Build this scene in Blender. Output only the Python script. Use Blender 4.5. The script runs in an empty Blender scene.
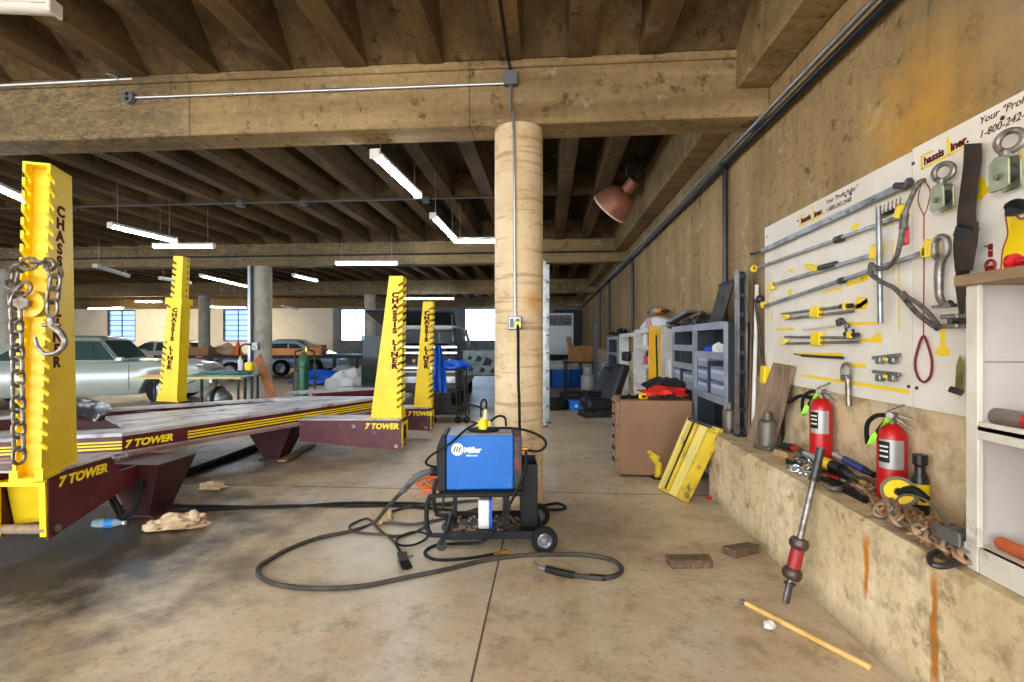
import bpy, bmesh, math, random
from mathutils import Vector, Matrix
RN = random.Random(11)
S = bpy.context.scene
COL = S.collection
PI = math.pi
# ---------------------------------------------------------------- camera model
FOC, HC, HOR = 480.0, 1.4, 341.0
TH = math.atan(36.0 / FOC)
CT, ST = math.cos(TH), math.sin(TH)
def cam2w(x, d, z=0.0):                       # right / forward of the camera -> world
    return Vector((x * CT - d * ST, x * ST + d * CT, z))
def atd(px, py, d):
    p = cam2w((px - 512) / FOC * d, d); p.z = HC + (HOR - py) / FOC * d; return p
def atz(px, py, z=0.0):
    return atd(px, py, (HC - z) * FOC / (py - HOR))
def atx(px, py, X):
    u = (px - 512) / FOC
    return atd(px, py, X / (u * CT - ST))
def aty(px, py, Y):
    u = (px - 512) / FOC
    return atd(px, py, Y / (u * ST + CT))
def camrot(ax, ad):                           # world z-rotation whose local +Y points along camera (ax, ad)
    w = cam2w(ax, ad); return math.atan2(-w.x, w.y)
# ---------------------------------------------------------------- mesh builder
def catmull(pts, k=6, closed=False):
    P = [Vector(p) for p in pts]; n = len(P); out = []
    rng = range(n if closed else n - 1)
    for i in rng:
        p0 = P[(i - 1) % n] if (closed or i > 0) else P[0] * 2 - P[1]
        p1, p2 = P[i], P[(i + 1) % n]
        p3 = P[(i + 2) % n] if (closed or i + 2 < n) else P[-1] * 2 - P[-2]
        for j in range(k):
            t = j / k
            out.append(0.5 * (2 * p1 + (p2 - p0) * t + (2 * p0 - 5 * p1 + 4 * p2 - p3) * t * t + (3 * p1 - p0 - 3 * p2 + p3) * t ** 3))
    if not closed: out.append(P[-1])
    return out
class MB:
    def __init__(s, M=None):
        s.bm = bmesh.new(); s.M = M if M is not None else Matrix.Identity(4)
    def v(s, p): return s.bm.verts.new(s.M @ Vector(p))
    def face(s, vs):
        try: return s.bm.faces.new(vs)
        except ValueError: return None
    def poly(s, pts): s.face([s.v(p) for p in pts]); return s
    def hexa(s, p):                            # 8 corners: bottom 0-3, top 4-7
        v = [s.v(q) for q in p]
        for f in ((3, 2, 1, 0), (4, 5, 6, 7), (0, 1, 5, 4), (1, 2, 6, 5), (2, 3, 7, 6), (3, 0, 4, 7)):
            s.face([v[i] for i in f])
        return s
    def box(s, x0, x1, y0, y1, z0, z1):
        return s.hexa([(x0, y0, z0), (x1, y0, z0), (x1, y1, z0), (x0, y1, z0), (x0, y0, z1), (x1, y0, z1), (x1, y1, z1), (x0, y1, z1)])
    def cbox(s, c, sz, M=None):
        o = s.M
        s.M = o @ Matrix.Translation(Vector(c)) @ (M.to_4x4() if M is not None else Matrix.Identity(4))
        s.box(-sz[0] / 2, sz[0] / 2, -sz[1] / 2, sz[1] / 2, -sz[2] / 2, sz[2] / 2)
        s.M = o; return s
    def bar(s, p0, p1, w, h, up=(0, 0, 1)):    # rectangular bar from p0 to p1
        p0, p1 = Vector(p0), Vector(p1); t = (p1 - p0).normalized()
        u = Vector(up)
        if abs(t.dot(u)) > .98: u = Vector((0, 1, 0))
        sd = t.cross(u).normalized(); u = sd.cross(t).normalized()
        q = []
        for a, b in ((-1, -1), (1, -1), (1, 1), (-1, 1)):
            q.append(sd * a * w / 2 + u * b * h / 2)
        a = [s.v(p0 + k) for k in q]; b = [s.v(p1 + k) for k in q]
        s.face(a[::-1]); s.face(b)
        for i in range(4): s.face([a[i], a[(i + 1) % 4], b[(i + 1) % 4], b[i]])
        return s
    def prism(s, pts, axis, a, b):             # 2-D outline swept along an axis
        def mk(p, t):
            if axis == 'x': return (t, p[0], p[1])
            if axis == 'y': return (p[0], t, p[1])
            return (p[0], p[1], t)
        A = [s.v(mk(p, a)) for p in pts]; B = [s.v(mk(p, b)) for p in pts]
        s.face(A[::-1]); s.face(B); n = len(pts)
        for i in range(n): s.face([A[i], A[(i + 1) % n], B[(i + 1) % n], B[i]])
        return s
    def rings(s, R, cap=True, closed=False):
        V = [[s.v(p) for p in r] for r in R]; n = len(V[0]); m = len(V)
        for i in range(m if closed else m - 1):
            a, b = V[i], V[(i + 1) % m]
            for j in range(n): s.face([a[j], a[(j + 1) % n], b[(j + 1) % n], b[j]])
        if cap and not closed: s.face(V[0][::-1]); s.face(V[-1])
        return s
    def tube(s, pts, r, n=8, k=0, closed=False, r1=None):
        P = catmull(pts, k, closed) if k else [Vector(p) for p in pts]
        m = len(P); R = []; u = None
        for i in range(m):
            if closed: t = P[(i + 1) % m] - P[i - 1]
            else: t = P[min(i + 1, m - 1)] - P[max(i - 1, 0)]
            if t.length < 1e-9: t = Vector((0, 0, 1))
            t.normalize()
            if u is None:
                u = Vector((0, 0, 1)) if abs(t.z) < .9 else Vector((1, 0, 0))
            u = u - t * u.dot(t)
            if u.length < 1e-6: u = t.orthogonal()
            u.normalize(); w = t.cross(u)
            rr = r if r1 is None else r + (r1 - r) * i / max(1, m - 1)
            R.append([P[i] + (u * math.cos(2 * PI * j / n) + w * math.sin(2 * PI * j / n)) * rr for j in range(n)])
        return s.rings(R, True, closed)
    def cyl(s, p0, p1, r0, r1=None, n=14):
        return s.tube([p0, p1], r0, n, r1=r0 if r1 is None else r1)
    def lathe(s, prof, n=20, M=None):          # profile (r, z) around local z
        o = s.M
        if M is not None: s.M = o @ M
        R = [[(r * math.cos(2 * PI * j / n), r * math.sin(2 * PI * j / n), z) for j in range(n)] for r, z in [(max(r, 1e-4), z) for r, z in prof]]
        q = len(prof) >= 4 and prof[0][0] > .004 and abs(prof[0][0] - prof[-1][0]) < 1e-6
        s.rings(R, not q, q); s.M = o; return s
    def sphere(s, c, r, n=12, sc=(1, 1, 1)):
        m = max(4, n // 2)
        R = []
        for i in range(m + 1):
            a = -PI / 2 + PI * i / m; rr = max(1e-4, math.cos(a)) * r
            R.append([(c[0] + rr * math.cos(2 * PI * j / n) * sc[0], c[1] + rr * math.sin(2 * PI * j / n) * sc[1], c[2] + r * math.sin(a) * sc[2]) for j in range(n)])
        return s.rings(R)
    def torus(s, c, R, r, ax=(0, 0, 1), n=20, m=8):
        q = Vector((0, 0, 1)).rotation_difference(Vector(ax))
        pts = [Vector(c) + q @ Vector((R * math.cos(2 * PI * i / n), R * math.sin(2 * PI * i / n), 0)) for i in range(n)]
        return s.tube(pts, r, m, closed=True)
    def blob(s, c, sz, seed=0, amp=.25, sub=3, fl=True):  # lumpy cloth-like heap
        from mathutils import noise
        b = bmesh.new(); bmesh.ops.create_icosphere(b, subdivisions=sub, radius=1)
        mp = {}
        for v in b.verts:
            d = v.co.normalized(); k = 1 + amp * (noise.noise(d * 2.2 + Vector((seed, 0, 0))) + .6 * noise.noise(d * 5 + Vector((0, seed, 0))))
            p = d * k
            if fl and p.z < -.15: p.z = -.15 + (p.z + .15) * .1
            mp[v] = s.v((c[0] + p.x * sz[0], c[1] + p.y * sz[1], c[2] + p.z * sz[2]))
        for f in b.faces: s.face([mp[v] for v in f.verts])
        b.free(); return s
    def done(s, name, mat, parent=None, smooth=35, bevel=0, world=False, kind=None, seg=1):
        bm = s.bm
        bmesh.ops.recalc_face_normals(bm, faces=bm.faces)
        o_loc = Vector((0, 0, 0))
        if parent is not None and world:
            bm.transform(base(parent).inverted())
        elif parent is None and not (kind == 'raw'):
            if bm.verts:
                xs = [v.co for v in bm.verts]
                o_loc = Vector(((min(v.x for v in xs) + max(v.x for v in xs)) / 2, (min(v.y for v in xs) + max(v.y for v in xs)) / 2, min(v.z for v in xs)))
                bm.transform(Matrix.Translation(-o_loc))
        me = bpy.data.meshes.new(name); bm.to_mesh(me); bm.free()
        if smooth:
            me.shade_smooth(); me.set_sharp_from_angle(angle=math.radians(smooth))
        me.materials.append(mat)
        o = bpy.data.objects.new(name, me); COL.objects.link(o); o.location = o_loc
        if parent is not None: o.parent = parent
        if bevel:
            m = o.modifiers.new('bevel', 'BEVEL'); m.width = bevel; m.segments = seg; m.limit_method = 'ANGLE'; m.angle_limit = math.radians(40)
        return o
def base(o):
    M = o.matrix_basis.copy()
    while o.parent is not None:
        o = o.parent; M = o.matrix_basis @ M
    return M
def tag(o, label=None, cat=None, group=None, kind=None):
    if label: o['label'] = label
    if cat: o['category'] = cat
    if group: o['group'] = group
    if kind: o['kind'] = kind
    return o
def thing(name, label, cat, loc=(0, 0, 0), rz=0.0, group=None, M=None):
    o = bpy.data.objects.new(name, None); COL.objects.link(o); o.empty_display_size = .1
    if M is not None: o.matrix_basis = M
    else: o.location = loc; o.rotation_euler = (0, 0, rz)
    return tag(o, label, cat, group)
def struct(o): o['kind'] = 'structure'; return o
KIDS = {}
def kids(o): return [c for c in COL.objects if c.parent == o]
def dup(root, loc=None, rz=None, label=None, M=None):
    r = root.copy(); COL.objects.link(r)
    if M is not None: r.matrix_basis = M
    else:
        if loc is not None: r.location = loc
        if rz is not None: r.rotation_euler = (0, 0, rz)
    if label: r['label'] = label
    for ch in kids(root):
        c = ch.copy(); COL.objects.link(c); c.parent = r
        for g in kids(ch):
            d = g.copy(); COL.objects.link(d); d.parent = c
    return r
def frame(o, x, y, z=None):                    # matrix with origin o and axes x, y
    x = Vector(x).normalized(); y = Vector(y); y = (y - x * y.dot(x)).normalized(); z = x.cross(y)
    return Matrix(((x.x, y.x, z.x, o[0]), (x.y, y.y, z.y, o[1]), (x.z, y.z, z.z, o[2]), (0, 0, 0, 1)))
def text(name, body, size, mat, parent, M, shear=0, bold=0, ext=.0012, align='CENTER', sx=1.0, world=False, space=1.0):
    cu = bpy.data.curves.new(name, 'FONT'); cu.body = body; cu.size = size; cu.shear = shear; cu.offset = bold
    cu.extrude = ext; cu.align_x = align; cu.align_y = 'CENTER'; cu.resolution_u = 3; cu.space_character = space
    o = bpy.data.objects.new(name + '_src', cu); COL.objects.link(o)
    dg = bpy.context.evaluated_depsgraph_get()
    me = bpy.data.meshes.new_from_object(o.evaluated_get(dg)); bpy.data.objects.remove(o); bpy.data.curves.remove(cu)
    me.transform(M @ Matrix.Diagonal((sx, 1, 1, 1)))
    if world and parent is not None: me.transform(base(parent).inverted())
    me.materials.clear(); me.materials.append(mat); me.name = name
    ob = bpy.data.objects.new(name, me); COL.objects.link(ob); ob.parent = parent
    return ob
# ---------------------------------------------------------------- materials
def c8(r, g, b):
    f = lambda x: (x / 255 / 12.92) if x <= 10 else (((x / 255) + .055) / 1.055) ** 2.4
    return (f(r), f(g), f(b), 1)
class NT:
    def __init__(s, name):
        s.m = bpy.data.materials.new(name); s.m.use_nodes = True; s.t = s.m.node_tree
        s.b = s.t.nodes['Principled BSDF']
    def n(s, typ, **kw):
        x = s.t.nodes.new(typ)
        for k, v in kw.items(): setattr(x, k, v)
        return x
    def put(s, sock, val):
        if hasattr(val, 'is_output'): s.t.links.new(val, sock)
        else: sock.default_value = val
    def pos(s): return s.n('ShaderNodeNewGeometry').outputs['Position']
    def obj(s): return s.n('ShaderNodeTexCoord').outputs['Object']
    def mapv(s, vec, scale):
        m = s.n('ShaderNodeMapping'); s.put(m.inputs['Vector'], vec); m.inputs['Scale'].default_value = scale; return m.outputs[0]
    def noise(s, vec, scale, detail=4, rough=.55, dist=0):
        x = s.n('ShaderNodeTexNoise'); s.put(x.inputs['Vector'], vec)
        x.inputs['Scale'].default_value = scale; x.inputs['Detail'].default_value = detail
        x.inputs['Roughness'].default_value = rough; x.inputs['Distortion'].default_value = dist
        return x.outputs['Fac']
    def rng(s, v, a, b, c=0, d=1):
        x = s.n('ShaderNodeMapRange'); x.clamp = True; s.put(x.inputs['Value'], v)
        for k, q in zip(('From Min', 'From Max', 'To Min', 'To Max'), (a, b, c, d)): x.inputs[k].default_value = q
        return x.outputs[0]
    def math(s, op, a, b=0):
        x = s.n('ShaderNodeMath', operation=op); s.put(x.inputs[0], a); s.put(x.inputs[1], b); return x.outputs[0]
    def mix(s, f, a, b):
        x = s.n('ShaderNodeMix', data_type='RGBA'); s.put(x.inputs[0], f); s.put(x.inputs[6], a); s.put(x.inputs[7], b); return x.outputs[2]
    def sep(s, v):
        x = s.n('ShaderNodeSeparateXYZ'); s.put(x.inputs[0], v); return x.outputs
    def bump(s, h, st, dist=.01):
        x = s.n('ShaderNodeBump'); s.put(x.inputs['Height'], h); x.inputs['Strength'].default_value = st; x.inputs['Distance'].default_value = dist
        s.put(s.b.inputs['Normal'], x.outputs[0])
    def col(s, v): s.put(s.b.inputs['Base Color'], v)
    def rough(s, v): s.put(s.b.inputs['Roughness'], v)
MATS = {}
def mat(name, c, rough=.5, metal=0.0, c2=None, sc=6, lo=.4, hi=.65, dirt=None, dsc=3, dlo=.55, dhi=.75, bump=0, bsc=40, stretch=(1, 1, 1), emit=None, es=0, trans=0, alpha=1, spec=None, coat=0):
    if name in MATS: return MATS[name]
    k = NT(name); o = k.obj()
    if stretch != (1, 1, 1): o = k.mapv(o, stretch)
    col = c
    if c2 is not None: col = k.mix(k.rng(k.noise(o, sc, 5), lo, hi), c, c2)
    if dirt is not None: col = k.mix(k.rng(k.noise(o, dsc, 6, .65), dlo, dhi), col, dirt)
    k.col(col); k.rough(rough); k.b.inputs['Metallic'].default_value = metal
    if bump: k.bump(k.noise(o, bsc, 4), bump, .004)
    if emit is not None:
        k.b.inputs['Emission Color'].default_value = emit; k.b.inputs['Emission Strength'].default_value = es
    if trans: k.b.inputs['Transmission Weight'].default_value = trans; k.b.inputs['IOR'].default_value = 1.3
    if alpha < 1: k.b.inputs['Alpha'].default_value = alpha
    if spec is not None: k.b.inputs['Specular IOR Level'].default_value = spec
    if coat: k.b.inputs['Coat Weight'].default_value = coat
    MATS[name] = k.m; return k.m
def board_concrete(name, c, c2, dark, streak=(1, 1, .12), sc=2.2, stain=None, rough=.85, amt=1.0, boards=None, pale=.3):
    k = NT(name); p = k.pos()
    big = k.noise(p, .55, 4); st = k.noise(k.mapv(p, streak), sc, 6, .65); fine = k.noise(p, 22, 5, .7)
    col = k.mix(k.rng(st, .36, .66), c, c2)
    col = k.mix(k.math('MULTIPLY', k.rng(big, .45, .7), .55 * amt), col, dark)
    col = k.mix(k.math('MULTIPLY', k.rng(fine, .5, .75), .55 * amt), col, dark)
    sp = k.noise(p, 6, 8, .72)
    col = k.mix(k.math('MULTIPLY', k.rng(sp, .57, .66), .85 * amt), col, dark)
    lt = k.noise(p, 3.4, 7, .7); col = k.mix(k.math('MULTIPLY', k.rng(lt, .58, .68), pale * amt), col, c8(226, 214, 190))
    k_ = k
    if boards:                                  # thin seams of the form boards, every «boards» metres along y
        w = k.math('PINGPONG', k.math('ADD', k.sep(p)[1], 50), boards / 2)
        col = k.mix(k.math('MULTIPLY', k.rng(w, .006, 0), .6), col, dark)
    if stain: col = stain(k, p, col)
    k.col(col); k.rough(rough)
    k.bump(k.math('ADD', fine, k.math('MULTIPLY', st, 2)), .35, .006)
    k.m.node_tree.nodes['Principled BSDF'].inputs['Specular IOR Level'].default_value = .25
    return k.m
def streak_mask(k, p, y0, w, z0, z1, wob=.02):
    s = k.sep(p)
    yy = k.math('ADD', s[1], k.rng(k.noise(k.mapv(p, (1, 1, .5)), 9, 3), .3, .7, -wob, wob))
    a = k.rng(k.math('ABSOLUTE', k.math('SUBTRACT', yy, y0)), w * .35, w, 1, 0)
    b = k.math('MULTIPLY', k.rng(s[2], z0, z0 + .08), k.rng(s[2], z1, z1 - .1))
    return k.math('MULTIPLY', a, b)
def ball_mask(k, p, c, r0, r1, wob=.5):
    d = k.n('ShaderNodeVectorMath', operation='DISTANCE'); k.put(d.inputs[0], p); d.inputs[1].default_value = c
    dd = k.math('ADD', d.outputs['Value'], k.rng(k.noise(p, 3, 5, .65), .2, .8, -wob, wob))
    return k.rng(dd, r1, r0, 0, 1)
def wall_stain(k, p, col):
    zz = k.math('ADD', k.sep(p)[2], k.rng(k.noise(p, 4, 5), .3, .7, -.03, .03))
    lo = k.mix(k.rng(k.noise(p, 7, 8, .7), .45, .66), c8(228, 204, 164), c8(176, 146, 104))
    col = k.mix(k.math('MULTIPLY', k.rng(zz, 1.14, 1.06), .85), col, lo)
    col = k.mix(k.math('MULTIPLY', ball_mask(k, p, (1.83, 2.45, 2.5), .05, .5, .3), .75), col, c8(204, 150, 52))
    col = k.mix(k.math('MULTIPLY', ball_mask(k, p, (1.83, 1.75, 2.95), .2, .9, .4), .5), col, c8(150, 132, 108))
    return col
def ledge_stain(k, p, col):
    col = k.mix(k.math('MULTIPLY', k.rng(k.sep(p)[2], .12, 0), .5), col, c8(92, 78, 58))
    col = k.mix(streak_mask(k, p, 2.287, .028, .2, .56), col, c8(196, 118, 22))
    col = k.mix(streak_mask(k, p, 1.904, .022, .08, .575), col, c8(186, 116, 30))
    return k.mix(k.math('MULTIPLY', k.rng(k.noise(p, 5, 6, .7), .52, .68), .6), col, c8(120, 95, 62))
M_WALL = board_concrete('wall_concrete', c8(178, 150, 106), c8(144, 119, 82), c8(92, 74, 48), stain=wall_stain, boards=1.22)
M_LEDGE = board_concrete('ledge_concrete', c8(236, 216, 178), c8(208, 184, 140), c8(136, 108, 72), streak=(1, 1, .3), sc=4, stain=ledge_stain)
def beam_stain(k, p, col):
    x = k.sep(p)[0]
    w = k.math('PINGPONG', k.math('ADD', x, .676 + 2.56 * 20), 1.28)
    col = k.mix(k.math('MULTIPLY', k.rng(w, .012, 0), .7), col, c8(60, 50, 36))
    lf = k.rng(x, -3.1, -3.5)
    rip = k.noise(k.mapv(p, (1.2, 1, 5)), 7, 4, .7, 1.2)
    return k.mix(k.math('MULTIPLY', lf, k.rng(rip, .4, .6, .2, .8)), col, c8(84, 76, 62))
M_BEAM = board_concrete('beam_concrete', c8(168, 143, 102), c8(134, 111, 75), c8(72, 57, 38), streak=(.08, 1, 1), sc=6, stain=beam_stain)
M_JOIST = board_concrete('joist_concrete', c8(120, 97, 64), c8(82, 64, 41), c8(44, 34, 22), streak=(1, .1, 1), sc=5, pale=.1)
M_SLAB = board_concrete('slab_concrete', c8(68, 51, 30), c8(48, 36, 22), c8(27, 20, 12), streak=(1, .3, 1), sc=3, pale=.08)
def back_tone(k, p, col):
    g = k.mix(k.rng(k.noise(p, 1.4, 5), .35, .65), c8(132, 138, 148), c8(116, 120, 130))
    return k.mix(k.rng(k.sep(p)[0], -12.2, -12.1), col, g)  # grey-blue tone right of one line along x, incoming colour left of it
M_BACK = board_concrete('painted_block', c8(232, 228, 216), c8(220, 216, 206), c8(176, 172, 164), streak=(1, 1, 1), sc=1.5, amt=.35, stain=back_tone)
def col_stain(k, p, col):
    st = k.noise(k.mapv(p, (1, 1, 14)), 1.6, 5, .6)
    col = k.mix(k.math('MULTIPLY', k.rng(st, .56, .64), .45), col, c8(120, 92, 60))
    return k.mix(k.math('MULTIPLY', ball_mask(k, p, (-.1, 4.08, 1.74), .02, .13, .05), .85), col, c8(196, 132, 44))
M_COL = board_concrete('column_concrete', c8(224, 202, 166), c8(206, 178, 136), c8(150, 120, 84), streak=(1, 1, 1), sc=3, stain=col_stain, amt=.5)
M_COLG = board_concrete('grey_column_concrete', c8(186, 178, 164), c8(160, 150, 134), c8(112, 100, 84), streak=(1, 1, 1), sc=3, amt=.5)
def floor_mat():
    k = NT('floor_concrete'); p = k.pos()
    a = k.noise(p, .7, 6, .6); b = k.noise(p, 3.2, 8, .7); f = k.noise(p, 30, 5, .7); e = k.noise(k.mapv(p, (1, .25, 1)), 1.4, 5)
    col = k.mix(k.rng(a, .35, .66), c8(204, 184, 152), c8(178, 160, 132))
    col = k.mix(k.math('MULTIPLY', k.rng(b, .5, .68), .6), col, c8(146, 122, 92))
    col = k.mix(k.math('MULTIPLY', k.rng(e, .52, .66), .5), col, c8(206, 202, 194))
    cr = k.n('ShaderNodeTexVoronoi', feature='DISTANCE_TO_EDGE'); k.put(cr.inputs['Vector'], p); cr.inputs['Scale'].default_value = .55
    cn = k.math('ADD', cr.outputs['Distance'], k.rng(b, .3, .7, -.02, .02))
    col = k.mix(k.math('MULTIPLY', k.rng(cn, .012, 0), .0), col, c8(110, 92, 70))
    col = k.mix(k.math('MULTIPLY', k.rng(f, .54, .7), .5), col, c8(108, 90, 66))
    g = k.noise(p, 5.5, 9, .75); g2 = k.noise(p, 1.7, 8, .7)
    col = k.mix(k.math('MULTIPLY', k.rng(g2, .48, .62), .45), col, c8(172, 134, 92))
    col = k.mix(k.math('MULTIPLY', k.rng(g, .52, .64), .5), col, c8(120, 98, 72))
    g3 = k.noise(k.mapv(p, (1, 1, 1)), 2.6, 8, .72)
    col = k.mix(k.math('MULTIPLY', k.rng(g3, .58, .68), .45), col, c8(214, 206, 192))
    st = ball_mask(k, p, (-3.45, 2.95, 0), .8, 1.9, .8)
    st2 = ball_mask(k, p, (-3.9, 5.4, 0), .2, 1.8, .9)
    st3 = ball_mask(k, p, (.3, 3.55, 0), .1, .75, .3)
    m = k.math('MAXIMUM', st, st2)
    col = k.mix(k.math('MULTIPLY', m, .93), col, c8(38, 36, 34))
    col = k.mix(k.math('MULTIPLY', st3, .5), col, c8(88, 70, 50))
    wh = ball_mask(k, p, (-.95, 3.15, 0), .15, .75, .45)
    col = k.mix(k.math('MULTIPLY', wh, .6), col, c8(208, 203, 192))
    k.col(col); k.rough(k.rng(a, .3, .7, .3, .55))
    k.bump(k.math('ADD', b, k.math('MULTIPLY', f, .4)), .18, .006)
    return k.m
M_FLOOR = floor_mat()
YEL = mat('safety_yellow', c8(248, 214, 8), .42, c2=c8(240, 202, 6), dirt=c8(120, 92, 20), dsc=5, dlo=.66, dhi=.74, bump=.05)
MAR = mat('maroon_paint', c8(92, 26, 34), .42, c2=c8(72, 20, 26), dirt=c8(140, 110, 104), dsc=9, dlo=.62, dhi=.8)
MARD = mat('dark_maroon', c8(58, 18, 20), .5)
DECK = mat('worn_steel_deck', c8(196, 192, 192), .45, .2, c2=c8(160, 152, 150), sc=3, dirt=c8(84, 62, 60), dsc=6, stretch=(1, 1, 1))
BLK = mat('black_paint', c8(15, 15, 16), .5, dirt=c8(70, 62, 52), dsc=9, dlo=.62, dhi=.8, spec=.35)
RUB = mat('black_rubber', c8(17, 17, 18), .75, spec=.3)
GRY = mat('grey_steel', c8(150, 152, 152), .38, .75, c2=c8(112, 112, 112), sc=9)
DGRY = mat('dark_steel', c8(78, 76, 74), .45, .6, c2=c8(52, 50, 48), sc=9)
CHR = mat('chrome', c8(210, 210, 208), .18, .95)
WHT = mat('white_paint', c8(228, 226, 220), .5, c2=c8(212, 208, 198), sc=4)
RED = mat('red_paint', c8(196, 22, 24), .32, c2=c8(176, 16, 20), sc=3)
CHN = mat('chain_steel', c8(150, 144, 136), .4, .75, c2=c8(104, 92, 80), sc=25)
RUST = mat('rusty_steel', c8(158, 134, 110), .5, .2, c2=c8(164, 116, 70), sc=22, dirt=c8(92, 74, 60), dsc=14)
BLU = mat('welder_blue', c8(4, 100, 186), .4, c2=c8(4, 92, 176), sc=4)
TARP = mat('blue_tarp', c8(20, 96, 200), .5, c2=c8(12, 78, 178), sc=7)
WOOD = mat('bare_wood', c8(186, 150, 104), .6, c2=c8(158, 122, 80), sc=5, stretch=(8, 1, 1))
OLDW = mat('weathered_wood', c8(150, 124, 98), .75, c2=c8(116, 94, 74), sc=5, stretch=(6, 6, .6))
ORG = mat('orange_plastic', c8(232, 92, 24), .5)
GLS = mat('dark_glass', c8(60, 78, 74), .06, spec=.7)
GLASS = mat('clear_glass', c8(200, 222, 218), .03, trans=.9)
TXTM = mat('maroon_lettering', c8(84, 18, 10), .7, spec=.2)
TXTY = mat('yellow_lettering', c8(250, 220, 20), .5)
BRASS = mat('brass', c8(196, 152, 70), .3, .9)
CARD = mat('cardboard', c8(172, 122, 76), .75, c2=c8(154, 106, 64))
def lamp_mat(name, c, s): return mat(name, c8(255, 255, 255), .4, emit=c, es=s)
# ---------------------------------------------------------------- the setting
YB = [4.28 + 7.3 * k for k in range(-1, 4)]        # beam lines
XC = [-.26, -7.16, -14.2, -21.2, -28.3]        # column lines
BZ0, BZ1, SLZ = 3.265, 3.79, 4.17
XL, XW, YF, YE = -34.0, 1.83, -5.0, 26.35
def st(mb, name, m, **kw): return struct(mb.done(name, m, smooth=kw.pop('smooth', 0), **kw))
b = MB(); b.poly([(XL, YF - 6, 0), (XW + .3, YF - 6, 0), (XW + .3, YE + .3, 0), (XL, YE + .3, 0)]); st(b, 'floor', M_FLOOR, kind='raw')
b = MB(); b.box(XW, XW + .25, YF, YE + .25, 0, SLZ); st(b, 'wall_right', M_WALL, kind='raw')
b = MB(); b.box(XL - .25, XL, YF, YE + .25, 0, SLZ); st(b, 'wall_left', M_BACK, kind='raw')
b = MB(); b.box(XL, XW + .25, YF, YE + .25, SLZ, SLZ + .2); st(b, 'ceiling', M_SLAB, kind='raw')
# stepped footing along the right wall
b = MB(); b.prism([(1.44, 0), (XW, 0), (XW, .58), (1.465, .58), (1.44, .555)], 'y', YF, 4.42); st(b, 'wall_ledge', M_LEDGE, kind='raw')
# back wall with its steel windows
WX = [-3.75, -10.85, -17.8, -24.95]; WW, WZ0, WZ1 = 1.78, 1.38, 3.22
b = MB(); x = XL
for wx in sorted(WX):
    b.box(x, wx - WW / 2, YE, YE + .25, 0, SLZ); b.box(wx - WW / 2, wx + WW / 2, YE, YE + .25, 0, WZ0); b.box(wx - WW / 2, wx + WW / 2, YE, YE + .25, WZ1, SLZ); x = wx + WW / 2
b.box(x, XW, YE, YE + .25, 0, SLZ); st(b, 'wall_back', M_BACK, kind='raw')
k = NT('window_pane'); tr = k.n('ShaderNodeBsdfTransparent'); tr.inputs[0].default_value = c8(226, 240, 255); gl = k.n('ShaderNodeBsdfGlossy'); gl.inputs['Roughness'].default_value = .05
mx = k.n('ShaderNodeMixShader'); mx.inputs[0].default_value = .08; k.t.links.new(tr.outputs[0], mx.inputs[1]); k.t.links.new(gl.outputs[0], mx.inputs[2])
k.t.links.new(mx.outputs[0], k.t.nodes['Material Output'].inputs[0]); M_PANE = k.m
k = NT('blue_window_pane'); tr = k.n('ShaderNodeBsdfTransparent'); tr.inputs[0].default_value = (.3, .36, .48, 1); gl = k.n('ShaderNodeBsdfGlossy'); gl.inputs['Roughness'].default_value = .05
mx = k.n('ShaderNodeMixShader'); mx.inputs[0].default_value = .05; k.t.links.new(tr.outputs[0], mx.inputs[1]); k.t.links.new(gl.outputs[0], mx.inputs[2])
k.t.links.new(mx.outputs[0], k.t.nodes['Material Output'].inputs[0]); M_PANEB = k.m
for i, wx in enumerate(WX):
    f = MB(); x0, x1 = wx - WW / 2, wx + WW / 2
    for a in (x0, x1 - .06): f.box(a, a + .06, YE + .02, YE + .1, WZ0, WZ1)
    for z in (WZ0, WZ1 - .06): f.box(x0, x1, YE + .02, YE + .1, z, z + .06)
    for j in (2,): f.box(x0 + WW * j / 4 - .014, x0 + WW * j / 4 + .014, YE + .03, YE + .09, WZ0, WZ1)
    for j in range(1, 6): z = WZ0 + (WZ1 - WZ0) * j / 6; f.box(x0, x1, YE + .03, YE + .09, z - .018, z + .018)
    o = st(f, 'window_%d' % (i + 1), DGRY)
    p = MB(); p.box(x0 + .03, x1 - .03, YE + .055, YE + .061, WZ0 + .03, WZ1 - .03); q = p.done('window_pane', M_PANE if i < 2 else M_PANEB, o, smooth=0, world=True)
# beams, joists, bridging ribs, edge beams
for y in YB:
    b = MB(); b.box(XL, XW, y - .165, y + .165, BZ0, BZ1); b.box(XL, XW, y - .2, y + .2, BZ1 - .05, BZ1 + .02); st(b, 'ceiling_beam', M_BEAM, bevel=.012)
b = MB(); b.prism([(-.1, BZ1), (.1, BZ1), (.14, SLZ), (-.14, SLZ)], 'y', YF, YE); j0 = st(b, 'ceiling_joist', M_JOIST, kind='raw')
j0.location.x = .27
JX = [.86] + [-.32 - i * .675 for i in range(0, 50)]
for x in JX:
    if x == j0.location.x: continue
    j = j0.copy(); COL.objects.link(j); j.location.x = x
for y in YB[:-1]:
    ym = y + 3.65
    b = MB(); b.box(XL, 1.55, ym - .06, ym + .06, BZ1 + .02, SLZ); st(b, 'ceiling_rib', M_JOIST)
    b = MB(); b.box(1.55, XW, y + .165, y + 7.3 - .165, 3.49, SLZ); st(b, 'edge_beam', M_BEAM, bevel=.015)
for y in YB:                                      # sloping ends of the pans beside each beam
    for sgn in (-1, 1):
        b = MB(); b.prism([(y + sgn * .16, BZ1 + .02), (y + sgn * .2, BZ1 + .02), (y + sgn * .6, SLZ), (y + sgn * .16, SLZ)], 'x', XL, 1.55)
        st(b, 'beam_haunch', M_JOIST, smooth=0)
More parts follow.
